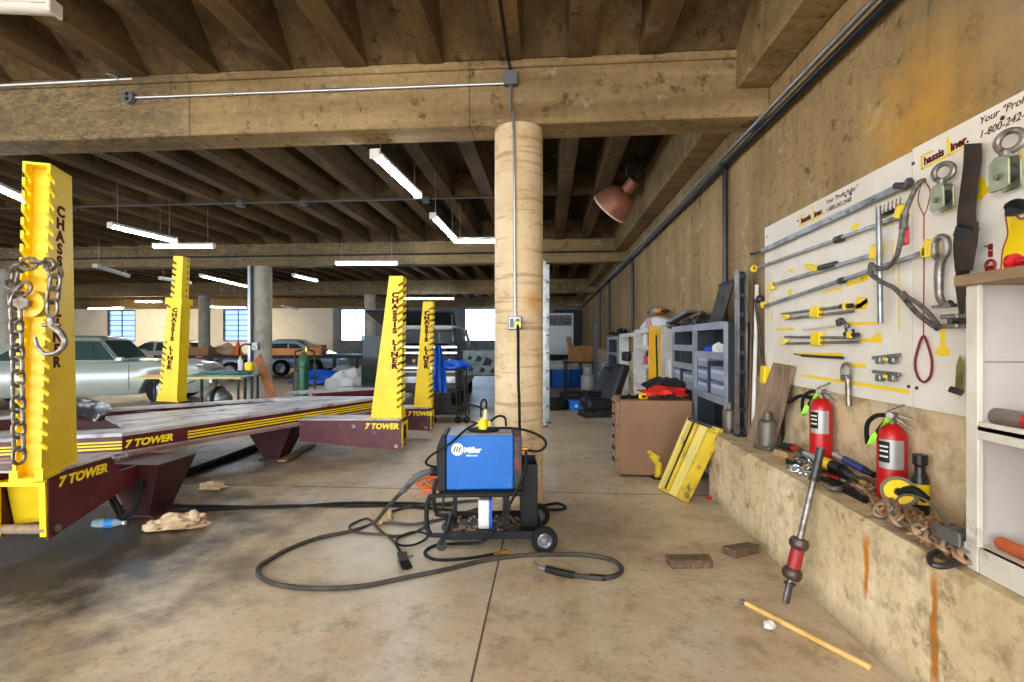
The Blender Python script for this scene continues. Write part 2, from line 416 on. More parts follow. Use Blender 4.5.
for iy, y in enumerate(YB):
    for ix, x in enumerate(XC):
        if iy == 4: continue
        b = MB(); b.lathe([(.215, 0), (.215, BZ0)], 40)
        o = st(b, 'column', M_COL if (iy, ix) == (1, 0) else M_COLG, smooth=40, kind='raw'); o.location = (x, y, 0)
        o.data.transform(Matrix.Identity(4))
# floor joints
JM = mat('joint_grime', c8(92, 78, 60), .9)
b = MB(); b.box(-.319, -.308, YF, 4.05, 0, .0012); st(b, 'trim_1', JM)
b = MB(); b.box(-.05, 1.44, 4.455, 4.466, 0, .0012); st(b, 'trim_2', JM)
b = MB(); b.box(-9, -.5, 4.455, 4.466, 0, .0012); st(b, 'trim_3', JM)
# ---------------------------------------------------------------- conduit and pipe
PIPE = mat('black_pipe', c8(30, 32, 36), .35, .3); GALV = mat('galvanised_conduit', c8(168, 170, 172), .35, .8)
pp = thing('wall_pipe', 'black pipe and grey conduit running high along the right wall with drops', 'pipe', (1.78, 2, 3.17))
b = MB(); b.cyl((1.775, YF, 3.17), (1.775, 26, 3.17), .03); b.done('pipe', PIPE, pp, world=True)
b = MB(); b.cyl((1.735, YF, 3.222), (1.735, 26, 3.222), .018); b.done('conduit', GALV, pp, world=True)
for px, z in ((724, 1.6), (632, 1.6), (609, 1.7), (600, 1.2)):
    q = atx(px, 300, 1.78); b = MB(); b.tube([(1.79, q.y, 3.17), (1.79, q.y, z)], .026); b.sphere((1.78, q.y, 3.17), .05); b.done('drop_pipe', PIPE, pp, world=True)
yb = YB[1] - .165
jb = aty(511, 81, yb); rb = aty(131.5, 99, yb)
cd = thing('beam_conduit', 'thin steel conduit across the front of the near beam between two boxes', 'conduit', (jb.x, yb - .02, jb.z))
b = MB(); b.tube([(rb.x, yb - .02, rb.z), (jb.x, yb - .02, jb.z - .03)], .011); b.done('tube', GALV, cd, world=True)
for f in (.27, .55, .8): q = Vector((rb.x, yb - .02, rb.z)).lerp(Vector((jb.x, yb - .02, jb.z - .03)), f); b = MB(); b.cyl(q - Vector((.05, 0, 0)), q + Vector((.05, 0, 0)), .017); b.done('coupling', GALV, cd, world=True)
EBOX = mat('grey_box', c8(96, 100, 106), .5)
o = thing('junction_box', 'square grey junction box on the near beam above the pale column', 'electrical box', (jb.x, yb - .03, jb.z))
b = MB(); b.cbox((jb.x, yb - .03, jb.z), (.11, .06, .11)); b.done('box', EBOX, o, world=True, bevel=.006)
b = MB(); b.cbox((jb.x, yb - .064, jb.z), (.118, .008, .118)); b.done('cover', EBOX, o, world=True, bevel=.003)
o = thing('round_box', 'round grey electrical box with two holes at the left of the near beam', 'electrical box', (rb.x, yb, rb.z))
MR = Matrix.Translation((rb.x, yb, rb.z)) @ Matrix.Rotation(PI / 2, 4, 'X')
b = MB(MR); b.lathe([(.055, 0), (.055, .045), (.05, .05), (0, .05)], 20); b.done('box', EBOX, o, world=True)
for dz in (-.022, .022): b = MB(MR); b.lathe([(.016, .045), (.016, .056), (0, .056)], 12, Matrix.Translation((0, dz, 0))); b.done('knockout', BLK, o, world=True)
cc = thing('column_conduit', 'steel conduit running down the pale column from the square box', 'conduit', (XC[0], 4.05, 2))
xo = aty(515, 323, 4.05).x; zo = aty(515, 323, 4.05).z
b = MB(); b.tube([(jb.x, yb - .03, jb.z - .05), (jb.x, yb - .03, BZ0 + .1), (xo - .01, 4.05, BZ0 - .08), (xo, 4.05, zo)], .012, k=3); b.done('tube', GALV, cc, world=True)
b = MB(); b.tube([(jb.x - .02, .2, BZ1 - .0), (jb.x - .02, yb - .05, BZ1 - .0), (jb.x, yb - .03, jb.z + .06)], .014); b.done('ceiling_run', BLK, cc, world=True)
oo = thing('wall_outlet', 'grey double outlet box strapped to the pale column with a yellow plug', 'outlet', (xo, 4.03, zo))
b = MB(); b.cbox((xo, 4.04, zo), (.115, .06, .115)); b.done('box', GRY, oo, world=True, bevel=.006)
for sx in (-.025, .025): b = MB(); b.cbox((xo + sx, 4.008, zo), (.03, .006, .07)); b.done('socket', EBOX, oo, world=True, bevel=.003)
pc = thing('power_cord', 'black power cord with yellow plug hanging down the pale column', 'power cord', (xo, 4, .6))
b = MB(); b.cyl((xo + .03, 3.94, zo - .02), (xo + .03, 4.004, zo - .02), .028); b.done('plug', mat('yellow_plug', c8(226, 220, 40), .5), pc, world=True)
b = MB(); b.tube([(xo + .03, 3.95, zo - .02), (xo + .035, 3.92, zo - .12), (xo + .035, 3.96, zo - .5), (xo + .04, 3.98, .9), (xo + .05, 3.97, .45), (xo + .08, 3.95, .1), (xo + .26, 3.95, .02), (xo + .42, 4.0, .012), (xo + .36, 4.12, .012), (xo + .2, 3.98, .03)], .012, k=6); b.done('cable', RUB, pc, world=True)
# conduit on the second beam, thin wire tray higher up
y2 = YB[2] - .165
o = thing('far_beam_conduit', 'dark conduit along the face of the second beam across the hall', 'conduit', (-7, y2, 3.4))
b = MB(); b.cyl((-16, y2 - .03, 3.5), (1.7, y2 - .03, 3.5), .022); b.done('tube', PIPE, o, world=True)
q1, q2 = aty(0, 79, yb), aty(120, 74.5, yb)
o = thing('bent_conduit', 'short steel conduit with a hooked end under the joists at upper left', 'conduit', q2)
b = MB(); b.tube([(q1.x - 2, yb - .04, q2.z - .09), (q2.x - .1, yb - .04, q2.z - .07), (q2.x, yb - .045, q2.z - .07), (q2.x + .03, yb - .06, q2.z - .06), (q2.x - .02, yb - .12, q2.z - .05)], .013, k=5); b.done('tube', GALV, o, world=True)
hc = thing('hall_conduit', 'grey ceiling conduit crossing the second bay with small junction boxes', 'conduit', (-6, 8, 3.7))
b = MB(); b.cyl((-15, 7.78, 3.74), (-.5, 7.78, 3.74), .013); b.done('tube', EBOX, hc, world=True)
for x in (-5.2, -4.1, -8.3, -2.0): b = MB(); b.cbox((x, 7.78, 3.72), (.12, .1, .09)); b.done('box', EBOX, hc, world=True, bevel=.01)
# ---------------------------------------------------------------- strip lights
TUBE = lamp_mat('lit_tube', c8(226, 238, 255), 32.0); TUBEW = lamp_mat('warm_lit_tube', c8(255, 238, 200), 120.0); TOFF = mat('unlit_tube', c8(196, 190, 184), .4)
def strip(a, c, z, label, m=None, hang=True, zt=SLZ - .38):
    a = Vector(a); c = Vector(c); d = (c - a); L = max(1.1, min(2.4, math.hypot(d.x, d.y))); mid = (a + c) / 2
    t = thing('strip_light', label, 'ceiling light', (mid.x, mid.y, z), math.atan2(d.y, d.x), 'strip lights under the ceiling')
    b = MB(); b.prism([(-.05, .03), (.05, .03), (.035, .075), (-.035, .075)], 'x', -L / 2, L / 2); b.done('housing', WHT, t, smooth=0)
    b = MB(); b.prism([(.042 * math.cos(PI * j / 6), .03 - .045 * math.sin(PI * j / 6)) for j in range(7)], 'x', -L / 2 + .012, L / 2 - .012); b.done('lens', m or TUBE, t, smooth=50)
    for s in (-1, 1):
        b = MB(); b.box(s * L / 2 - .012, s * L / 2 + .012, -.05, .05, -.016, .076); b.done('end_cap', WHT, t, smooth=0, bevel=.006)
        if hang: b = MB(); b.cyl((s * L * .4, 0, .07), (s * L * .4, 0, zt - z), .004, n=5); b.done('hanger_wire', GALV, t)
    return t
def lpx(x0, y0, x1, y1, label, z=3.1, m=None):
    return strip(atz(x0, y0, z), atz(x1, y1, z), z, label, m)
lpx(-40, 172, 28, 203, 'lit strip light partly hidden behind the nearest yellow tower')
lpx(110, 227, 175, 242, 'lit strip light hung at a slant right of the nearest tower top')
lpx(157, 247.5, 211, 247.2, 'lit strip light hung level just above the top of the extended tower')
lpx(199, 276, 247, 287, 'lit strip light slanting left of the conduit column')
lpx(294, 276, 316, 281, 'short lit strip light in the far bay right of the conduit column')
lpx(336, 264, 398, 264, 'bright level strip light above the tower nearest the middle')
lpx(375, 157, 418, 197, 'bright strip light hung lengthwise just beyond the near beam')
lpx(433, 218, 454, 240, 'bright lengthwise strip light hung left of the pale column')
lpx(459, 242, 512, 242, 'lit level strip light partly hidden by the pale column')
lpx(404, 299, 454, 299, 'lit level strip light low behind the two middle towers', z=3.0)
lpx(83, 309, 130, 308, 'warm strip light over the leftmost far window', m=TUBEW)
lpx(136, 302, 162, 302, 'warm strip light high on the far left beside the extended tower', m=TUBEW)
lpx(208, 307, 246, 308, 'warm strip light over the window left of the conduit column', m=TUBEW)
lpx(95, 267, 128, 277, 'unlit strip light hung right of the nearest tower', m=TOFF)
lpx(160, 279, 190, 284, 'unlit strip light behind the top of the extended tower', m=TOFF)
lpx(275, 305, 303, 311, 'unlit strip light low in the far bay right of the conduit column', m=TOFF, z=3.0)
strip(cam2w(-2.83, 2.97), cam2w(-4.05, 2.88), 3.43, 'unlit strip light with a white end cap at the upper left corner', TOFF, zt=SLZ)
for i, (x, y, l) in enumerate(((.2, .7, 'added unseen strip light over the camera end of the ledge'), (-2.4, .9, 'added unseen strip light over the floor behind the camera'), (-5.2, 1.0, 'added unseen strip light left of the nearest tower'), (.4, -2.2, 'added unseen strip light further back by the right wall'), (-3.2, -2.4, 'added unseen strip light at the open end of the hall'))):  # out-of-view strip lights, added to throw warm light on the right wall
    strip((x - .7, y, 0), (x + .7, y, 0), 3.5, l, lamp_mat('added_lit_tube', c8(255, 240, 216), 30.0), zt=SLZ)
# flood lamp
fl = atd(615, 203, 6.3); axis = Vector(cam2w(-.56, .52, -.62)).normalized()
COP = mat('copper_shade', c8(150, 96, 74), .5, .3, c2=c8(126, 82, 66), sc=8)
t = thing('flood_lamp', 'big copper coloured dome lamp hanging under the joists by the right wall', 'lamp', fl)
ML = Matrix.Translation(fl) @ Vector((0, 0, 1)).rotation_difference(axis).to_matrix().to_4x4()
b = MB(ML); b.lathe([(.06, -.2), (.1, -.19), (.19, -.13), (.235, -.03), (.25, .06), (.255, .1), (.245, .1), (.23, -.03), (.18, -.12), (.05, -.18)], 28); b.done('shade', COP, t, world=True)
b = MB(ML); b.torus((0, 0, .1), .25, .014, n=28); b.done('rim', mat('pale_rim', c8(210, 190, 170), .5), t, world=True)
b = MB(ML); b.lathe([(.0, -.36), (.075, -.36), (.075, -.2), (.055, -.19)], 16); b.done('socket', COP, t, world=True)
b = MB(ML); b.sphere((0, 0, -.05), .09, 14); b.done('bulb', mat('bulb_glass', c8(226, 222, 210), .3), t, world=True)
b = MB(); e = fl - axis * .3; b.tube([e, e + Vector((.02, 0, .1)), (e.x + .05, e.y, BZ1)], .02, k=4); b.box(e.x - .06, e.x + .14, e.y - .08, e.y + .08, e.z + .12, e.z + .24); b.done('bracket', BLK, t, world=True)
# ---------------------------------------------------------------- camera, sky
cam = bpy.data.cameras.new('camera'); co = bpy.data.objects.new('camera', cam); COL.objects.link(co)
co.location = (0, 0, HC); co.rotation_euler = (PI / 2, 0, TH); cam.sensor_width = 36; cam.lens = FOC / 1024 * 36; cam.clip_start = .05; cam.clip_end = 200
S.camera = co
w = bpy.data.worlds.new('sky'); S.world = w; w.use_nodes = True
bg = w.node_tree.nodes['Background']; bg.inputs[0].default_value = (.84, .92, 1, 1); bg.inputs[1].default_value = 4.6
vs = S.view_settings; vs.view_transform = 'Standard'; vs.look = 'None'; vs.gamma = 1; vs.use_curve_mapping = False; vs.exposure = 1.12
# ---------------------------------------------------------------- frame rack bench
FLG = mat('dusty_maroon', c8(150, 116, 112), .5, c2=c8(112, 70, 70), sc=6)
BT = .62
def fz(px, py, z=BT): return atz(px, py, z)
A_, B_, C_, D_, E_ = cam2w(-4.5, 3.72), cam2w(-3.31, 4.07), cam2w(-1.80, 6.78), cam2w(-3.05, 6.78), cam2w(-4.92, 5.45)
F_ = cam2w(-5.9, 4.6)
poly = [A_, B_, C_, D_, E_, F_]
cen = sum(poly, Vector()) / 6
def inset(P, s): return [cen + (p - cen) * s for p in P]
bench = thing('frame_bench', 'long low maroon steel pulling bench with worn deck and yellow striped edge', 'frame bench', (cen.x, cen.y, 0))
def ringprism(mb, outer, inner, z0, z1):
    n = len(outer)
    for i in range(n):
        a, b2, c, d = outer[i], outer[(i + 1) % n], inner[(i + 1) % n], inner[i]
        mb.hexa([(a.x, a.y, z0), (b2.x, b2.y, z0), (c.x, c.y, z0), (d.x, d.y, z0), (a.x, a.y, z1), (b2.x, b2.y, z1), (c.x, c.y, z1), (d.x, d.y, z1)])
m = MB(); ringprism(m, poly, inset(poly, .8), BT - .03, BT); m.done('deck_rim', DECK, bench, smooth=0, world=True)
m = MB(); ringprism(m, inset(poly, .985), inset(poly, .955), .46, BT - .03); m.done('side_rail', MAR, bench, smooth=0, world=True)
m = MB(); ringprism(m, inset(poly, 1.03), inset(poly, .9), .435, .46); m.done('bottom_flange', DECK, bench, smooth=0, world=True)
uax = (C_ - B_).normalized(); nax = Vector((uax.y, -uax.x, 0))
for a, b2 in ((F_, A_), (A_, B_), (B_, C_)):
    dd = (b2 - a).normalized(); nn_ = Vector((dd.y, -dd.x, 0)); m = MB(); a3, b3 = a + nn_ * .03, b2 + nn_ * .03; m.bar((a3.x, a3.y, .447), (b3.x, b3.y, .447), .16, .022); m.done('edge_flange', FLG, bench, smooth=0, world=True)
m = MB()                                          # deck planks along the bench
inn = inset(poly, .8)
for t0, t1 in ((.0, .30), (.34, .64)):
    p0, p1 = inn[1].lerp(inn[4], t0), inn[1].lerp(inn[4], t1); q0, q1 = inn[2].lerp(inn[3], t0), inn[2].lerp(inn[3], t1)
    m.hexa([(p0.x, p0.y, BT - .035), (q0.x, q0.y, BT - .035), (q1.x, q1.y, BT - .035), (p1.x, p1.y, BT - .035), (p0.x, p0.y, BT - .006), (q0.x, q0.y, BT - .006), (q1.x, q1.y, BT - .006), (p1.x, p1.y, BT - .006)])
m.done('deck_plate', DECK, bench, smooth=0, world=True)
m = MB()
for f in (.2, .5, .8):
    p, q = inn[1].lerp(inn[2], f), inn[5].lerp(inn[3], f); m.bar((p.x, p.y, .52), (q.x, q.y, .52), .1, .12)
m.done('cross_member', MARD, bench, smooth=0, world=True)
for a, b2 in ((A_, B_), (B_, C_)):
    m = MB(); a2, b3 = cen + (a - cen) * .988, cen + (b2 - cen) * .988
    if a is B_: a2 = a2.lerp(b3, .17)
    for z in (.488, .515, .542):
        m.bar((a2.x, a2.y, z), (b3.x, b3.y, z), .008, .013)
    m.done('stripe', TXTY, bench, smooth=0, world=True)
s0 = cen + (B_ - cen) * .992
text('lettering', '7 TOWER', .085, TXTY, bench, frame(s0 + uax * .2 + nax * .006 + Vector((0, 0, .515)), uax, (0, 0, 1)), shear=.25, bold=.004, world=True)
for px, d in ((151, 3.95), (277, 5.75)):          # tapering legs under the bench
    p = cam2w((px - 512) / FOC * d, d); m = MB()
    def sq(r, q, z): return [(p.x - r, p.y - q, z), (p.x + r, p.y - q, z), (p.x + r, p.y + q, z), (p.x - r, p.y + q, z)]
    m.hexa(sq(.09, .12, .02) + sq(.24 if px < 200 else .3, .2, .435)); m.hexa(sq(.14, .14, 0) + sq(.14, .14, .02)); m.done('leg', MARD, bench, smooth=0, world=True)
# second maroon ramp deck behind the bench end
d0 = atz(291, 393, .56); d1 = atz(372, 388, .56)
ramp = thing('ramp_deck', 'maroon ramp deck with worn top behind the far end of the bench', 'ramp', ((d0 + d1) / 2).to_3d() * 1)
ramp.location.z = 0
m = MB(); q0, q1 = d0, atz(376, 388, .56); nn = Vector((-(q1 - q0).y, (q1 - q0).x, 0)).normalized()
m.hexa([tuple(q0 - Vector((0, 0, .03))), tuple(q1 - Vector((0, 0, .03))), tuple(q1 + nn * .35 - Vector((0, 0, .03))), tuple(q0 + nn * .35 - Vector((0, 0, .03))), tuple(q0), tuple(q1), tuple(q1 + nn * .35), tuple(q0 + nn * .35)]); m.done('deck', DECK, ramp, smooth=0, world=True)
m = MB(); qa = q0.lerp(q1, .28)
m.hexa([(qa.x, qa.y, .42), (q1.x, q1.y, .36), (q1.x + nn.x * .3, q1.y + nn.y * .3, .36), (qa.x + nn.x * .3, qa.y + nn.y * .3, .42), (qa.x, qa.y, .53), (q1.x, q1.y, .53), (q1.x + nn.x * .3, q1.y + nn.y * .3, .53), (qa.x + nn.x * .3, qa.y + nn.y * .3, .53)]); m.done('side_rail', MAR, ramp, smooth=0, world=True)
for f in (.4, .92):
    p = q0.lerp(q1, f) + nn * .15; m = MB(); m.box(p.x - .06, p.x + .06, p.y - .06, p.y + .06, 0, .44); m.done('leg', MARD, ramp, smooth=0, world=True)
# ---------------------------------------------------------------- pulling towers
BOLT = mat('worn_bolt', c8(206, 180, 60), .4, .4)
def side_outline(H, fb, ft, bb, bt, pitch=.083, z0=.1):
    """side plate: notched outer (front) edge, plain inner (back) edge; y outwards is negative"""
    pts = [(bb, 0), (bt, H)]
    fr = lambda z: fb + (ft - fb) * z / H
    z = H - .0; pts.append((fr(H), H))
    z = H - .06
    while z - .04 > z0:
        pts += [(fr(z), z), (fr(z) + .05, z - .032), (fr(z) + .057, z - .046), (fr(z) + .048, z - .064), (fr(z - .036), z - .036)]
        z -= pitch
    pts.append((fb, 0))
    return pts
def tower(name, label, O, ang, H, fb, ft, bb, bt, arm=None, zb=.56, ext=None, tilt=0, letter=.13, tside=1, lz0=.62, lz1=.9, half=.085, pitch=.083, loff=.13):
    t = thing(name, label, 'pulling tower', (O.x, O.y, 0), ang, 'yellow pulling towers')
    T0 = Matrix.Translation((0, 0, zb)) @ Matrix.Rotation(tilt, 4, 'X')
    out = side_outline(H, fb, ft, bb, bt, pitch)
    for s in (-1, 1):
        m = MB(T0); m.prism(out, 'x', s * half - .008, s * half + .008); m.done('side_plate', YEL, t, smooth=0)
    m = MB(T0)
    f = lambda z, o: (fb + o) + (ft - fb) * z / H
    m.hexa([(-half, f(0, .085), 0), (half, f(0, .085), 0), (half, f(0, .1), 0), (-half, f(0, .1), 0), (-half, f(H, .085), H), (half, f(H, .085), H), (half, f(H, .1), H), (-half, f(H, .1), H)]); m.done('web_plate', YEL, t, smooth=0)
    m = MB(T0)
    g = lambda z, o: (bb + o) + (bt - bb) * z / H
    m.hexa([(-half, g(0, -.016), 0), (half, g(0, -.016), 0), (half, g(0, 0), 0), (-half, g(0, 0), 0), (-half, g(H, -.016), H), (half, g(H, -.016), H), (half, g(H, 0), H), (-half, g(H, 0), H)]); m.done('back_plate', YEL, t, smooth=0)
    m = MB(T0); m.box(-half - .008, half + .008, ft, bt, H - .012, H + .004); m.done('top_plate', YEL, t, smooth=0)
    m = MB(T0); m.box(-half - .02, half + .02, fb - .008, bb + .02, -.012, .012)
    for s in (-1, 1): m.box(s * half - .02, s * half + .02, fb - .004, fb + .03, 0, .06)
    m.done('base_plate', YEL, t, smooth=0)
    # stacked upright letters on one side plate
    for sd in ([tside] if tside else [1, -1]):
        xs = Vector((0, sd, 0)); word = 'CHASSIS LINER'; n = len(word)
        for i, ch in enumerate(word):
            if ch == ' ': continue
            z = H * (lz1 - (lz1 - lz0) * i / (n - 1)) if False else H * lz1 - i * (H * (lz1 - lz0)) / (n - 1)
            yy = f(z, 0) + loff
            text('lettering', ch, letter, TXTM, t, T0 @ frame((sd * (half + .009), yy, z), xs, (0, 0, 1)), bold=.005, ext=.0008, sx=1.35)
    if ext:                                       # telescoping upper section and collar
        m = MB(T0); m.box(-half - .025, half + .025, ft - .02, bt + .02, H - .06, H + .03); m.done('collar', YEL, t, smooth=0)
        m = MB(T0); o2 = side_outline(ext, ft + .02, ft + .03, bt - .02, bt - .03, pitch, .02)
        o2 = [(y, z + H) for y, z in o2]
        for s in (-1, 1): m.prism(o2, 'x', s * (half - .02) - .007, s * (half - .02) + .007)
        m.box(-half + .02, half - .02, bt - .045, bt - .03, H, H + ext); m.box(-half + .02, half - .02, ft + .09, ft + .1, H, H + ext); m.box(-half + .01, half - .01, ft + .03, bt - .03, H + ext - .01, H + ext + .004)
        m.done('upper_mast', YEL, t, smooth=0)
        m = MB(T0)
        for k2 in range(int(ext / .085)): m.box(-half + .04, -half + .055, bt - .03, bt - .028, H + .05 + k2 * .085, H + .09 + k2 * .085)
        m.done('hole_row', BLK, t, smooth=0)
    if arm: build_arm(t, *arm)
    return t
def build_arm(t, dang, y0, y1, zt, zb0, zb1, hw, off=(0, 0), ytext=None, tsize=.09, sd=1, ys=None):
    ys = y1 if ys is None else ys; zi = zt if ys == y1 else .43
    """arm side plates from the outer tip y0 (negative) inwards to y1"""
    M = Matrix.Translation((off[0], off[1], 0)) @ Matrix.Rotation(dang, 4, 'Z')
    for s in (-1, 1):
        m = MB(M); m.prism([(y0, zb0), (y0, zt), (ys, zt)] + ([(ys + .08, zi), (y1, zi)] if ys < y1 else []) + [(y1, zb1)], 'x', s * hw - .009, s * hw + .009); m.done('arm_plate', MAR, t, smooth=0)
    m = MB(M); m.box(-hw - .04, hw + .03, y0 + .02, ys, zt, zt + .012); m.done('arm_top', DECK, t, smooth=0)
    for s in (-1, 1):
        m = MB(M); m.prism([(y0, zb0 + .02), (y0, zt - .04), (y0 - .014, zt - .05), (y0 - .006, zb0 + .02)], 'x', s * (hw - .02) - .02, s * (hw - .02) + .02); m.done('end_bracket', YEL, t, smooth=0)
    m = MB(M); m.box(-hw, hw, y0 - .014, y0 + .1, zt - .075, zt - .05); m.done('end_shelf', YEL, t, smooth=0)
    m = MB(M); m.hexa([(-hw + .02, y0 + .1, zb0 + .06), (hw - .02, y0 + .22, zb0 + .06), (hw - .02, y0 + .24, zb0 + .06), (-hw + .02, y0 + .12, zb0 + .06), (-hw + .02, y0 + .05, zt - .08), (hw - .02, y0 + .2, zt - .08), (hw - .02, y0 + .22, zt - .08), (-hw + .02, y0 + .07, zt - .08)]); m.done('inner_gusset', YEL, t, smooth=0)
    m = MB(M); m.cyl((-hw + .01, y0 + .02, zb0 + .06), (hw - .01, y0 + .02, zb0 + .06), .03); m.done('cross_tube', OLDW, t)
    for yy, zz in ((y0 + .06, zb0 + .05), (y0 + .55, (zt + zb1) / 2 + .05)):
        m = MB(M); m.cyl((sd * hw, yy, zz), (sd * (hw + .02), yy, zz), .022, n=12); m.done('bolt', CHN, t)
    if ytext is not None:
        text('lettering', '7 TOWER', tsize, TXTY, t, M @ frame((sd * (hw + .0105), ytext, zt - .075), (0, sd, 0), (0, 0, 1)), shear=.22, bold=.004, ext=.0008)
O1 = cam2w(-2.998 - .057, 3.3 - .02)
t1 = tower('pulling_tower', 'tall yellow tower with saw teeth at left front, chain and hook hanging on it', O1, camrot(-.33, .945), 1.94, -.42, -.32, 0.0, -.07, zb=.565, letter=.094, lz1=.86, lz0=.36, loff=.13, half=.06)
# arm of the first tower: tip near (-2.93, 3.03) in camera space, running straight inwards
Minv = base(t1).inverted(); tip = Minv @ cam2w(-3.10, 3.03); inn1 = Minv @ cam2w(-3.10, 4.0)
dv = (inn1 - tip); ang1 = math.atan2(-dv.x, dv.y)
build_arm(t1, ang1, 0, .95, .56, .145, .36, .165, (tip.x, tip.y), ytext=.25, tsize=.085, ys=.47)
O2 = cam2w((373 - 512) / FOC * 5.65, 5.65)
t2 = tower('pulling_tower', 'yellow tower nearest the middle with teeth facing right, maroon arm below', O2, camrot(-1, 0), 1.645, -.355, -.375, 0, -.215, zb=.505, letter=.08, tside=-1, lz1=.866, lz0=.365, loff=.088,
           arm=(0, -.37, .8, .495, .145, .25, .14, (0, 0), -.14, .088, -1))
O4 = cam2w((415 - 512) / FOC * 6.8, 6.8)
t4 = tower('pulling_tower', 'yellow tower further back with teeth facing right beside the blue cloth', O4, camrot(-1, 0), 1.475, -.245, -.27, 0, -.13, zb=.475, letter=.073, tside=-1, lz1=.89, lz0=.384, half=.075, loff=.085,
           arm=(0, -.24, .9, .465, .15, .22, .13, (0, 0), -.1, .078, -1))
O3 = cam2w((184 - 512) / FOC * 6.9, 6.85)
t3 = tower('pulling_tower', 'extended yellow tower standing behind the bench with a telescoped top section', O3, camrot(1, -.04), 1.42, -.28, -.22, 0, -.02, zb=.55, letter=.078, tside=1, lz1=.9, lz0=.33, ext=.62, tilt=math.radians(-3.5), loff=.12)
m = MB(); m.box(-.12, .12, -.36, .05, 0, .535); m.done('pedestal', MARD, t3, smooth=0)
# gusset under the arm of the second tower
# ---------------------------------------------------------------- chain and hook on the first tower
def link_mesh(L, W, r):
    m = MB(); h = (L - W) / 2; pts = []
    for i in range(7): a = -PI / 2 + PI * i / 6; pts.append((math.cos(a) * 0 + h + math.cos(a) * W / 2, math.sin(a) * W / 2, 0))
    for i in range(7): a = PI / 2 + PI * i / 6; pts.append((-h + math.cos(a) * W / 2, math.sin(a) * W / 2, 0))
    m.tube(pts, r, 7, closed=True); return m
def chain(parent, path, L, W, r, m_, twist=0, name='link', src=None, kmax=100, world=True):
    P = catmull(path, 12); acc = [0]
    for a, b2 in zip(P, P[1:]): acc.append(acc[-1] + (b2 - a).length)
    step = L - 2 * r - .001; n = min(kmax, int(acc[-1] / step)); inv = base(parent).inverted()
    def at(s):
        for i in range(len(P) - 1):
            if acc[i + 1] >= s: return P[i].lerp(P[i + 1], (s - acc[i]) / max(1e-9, acc[i + 1] - acc[i]))
        return P[-1]
    for i in range(n):
        a, b2 = at(i * step), at((i + 1) * step); t = (b2 - a).normalized(); up = Vector((0, 0, 1)) if abs(t.z) < .9 else Vector((1, 0, 0))
        y = up.cross(t).normalized(); z = t.cross(y)
        if i % 2: y, z = z, -y
        Mx = frame((a + b2) / 2, t, y)
        if src is None: o = link_mesh(L, W, r).done(name, m_, parent); src = o
        else: o = src.copy(); COL.objects.link(o); o.parent = parent
        o.matrix_basis = inv @ Mx @ Matrix.Rotation(twist, 4, 'X')
    return src
dch = 2.77
ch = thing('tow_chain', 'heavy grey chain with a big hook draped around the nearest tower', 'chain', atd(18, 455, dch))
def cp(px, py, d=dch): return atd(px, py, d)
lk = chain(ch, [cp(19, 462), cp(18, 400), cp(17, 340), cp(15, 300), cp(14, 280, 2.86), cp(20, 266, 2.82), cp(34, 263, 2.82), cp(48, 263, 2.8), cp(56, 272), cp(53, 295), cp(52, 318)], .095, .062, .0098, CHN)
chain(ch, [cp(16, 306, 2.76), cp(20, 292, 2.76), cp(28, 285, 2.76), cp(38, 288, 2.76)], .095, .062, .0098, CHN, src=lk)
m = MB(); m.tube([cp(51, 318), cp(53, 326), cp(61, 333), cp(65, 343), cp(58, 352), cp(46, 354), cp(38, 347), cp(35, 337)], .021, 10, k=5, r1=.009); m.cyl(cp(43, 325), cp(60, 325), .011); m.done('hook', CHN, ch, world=True)
m = MB(); c0 = cp(33, 304, 2.82); ax = cam2w(.15, -1).normalized(); m.cyl(c0 - ax * .03, c0 + ax * .03, .078, n=24); m.done('roller', mat('amber_yellow', c8(240, 184, 10), .4), t1, world=True)
m = MB(); m.cyl(c0, c0 + ax * .07, .022, n=8); m.cyl(c0 + ax * .07 + Vector((-.01, 0, 0)), c0 + ax * .085, .035, n=6); m.done('roller_bolt', CHN, t1, world=True)
# hoses hanging under the first arm, track on the floor, litter
h = thing('air_hose', 'black air hose loops hanging below the arm of the nearest tower', 'hose', atz(130, 520, 0))
for k2, (a, b2) in enumerate(((109, 143), (113, 141))):
    m = MB(); m.tube([atd(a, 470, 3.75), atd(a - 1, 492, 3.72), atd(a + 8, 513 - 3 * k2, 3.68), atd(122, 520 - 4 * k2, 3.66), atd(b2 - 7, 508, 3.66), atd(b2, 480, 3.75)], .013, k=6); m.done('loop', RUB, h, world=True)
h = thing('air_hose', 'pair of black hoses lying straight across the floor towards the bench', 'hose', atz(300, 505, 0))
for dy in (0, 5):
    m = MB(); m.tube([atz(120, 506 + dy, .012), atz(200, 506 + dy * .8, .012), atz(280, 507 - dy * .2, .012), atz(345, 503 + dy * .6, .012), atz(400, 503 + dy * .6, .012), atz(452, 505 + dy, .012)], .012, k=6); m.done('hose_run', RUB, h, world=True)
m = MB(); a, b2 = atz(150, 487, .03), atz(268, 443, .03); m.bar(a, b2, .07, .06); m.bar(a + Vector((0, 0, .03)), b2 + Vector((0, 0, .03)), .02, .03)
tag(m.done('floor_rail', BLK, smooth=0), 'black steel rail lying on the floor under the bench', 'rail')
m = MB(); a, b2 = atz(282, 461, .02), atz(312, 445, .02); m.bar(a, b2, .1, .03)
tag(m.done('wood_board', OLDW, smooth=0), 'short worn board on the floor below the middle tower arm', 'board')
RAG = mat('dirty_rag', c8(206, 180, 146), .9, c2=c8(160, 132, 100), sc=9)
p = atz(178, 528, 0); m = MB(); m.blob((p.x, p.y, .03), (.17, .08, .07), 3, .5); m.blob((p.x + .1, p.y + .03, .03), (.1, .07, .08), 5, .5); m.blob((p.x - .13, p.y - .05, .02), (.09, .06, .05), 8, .5)
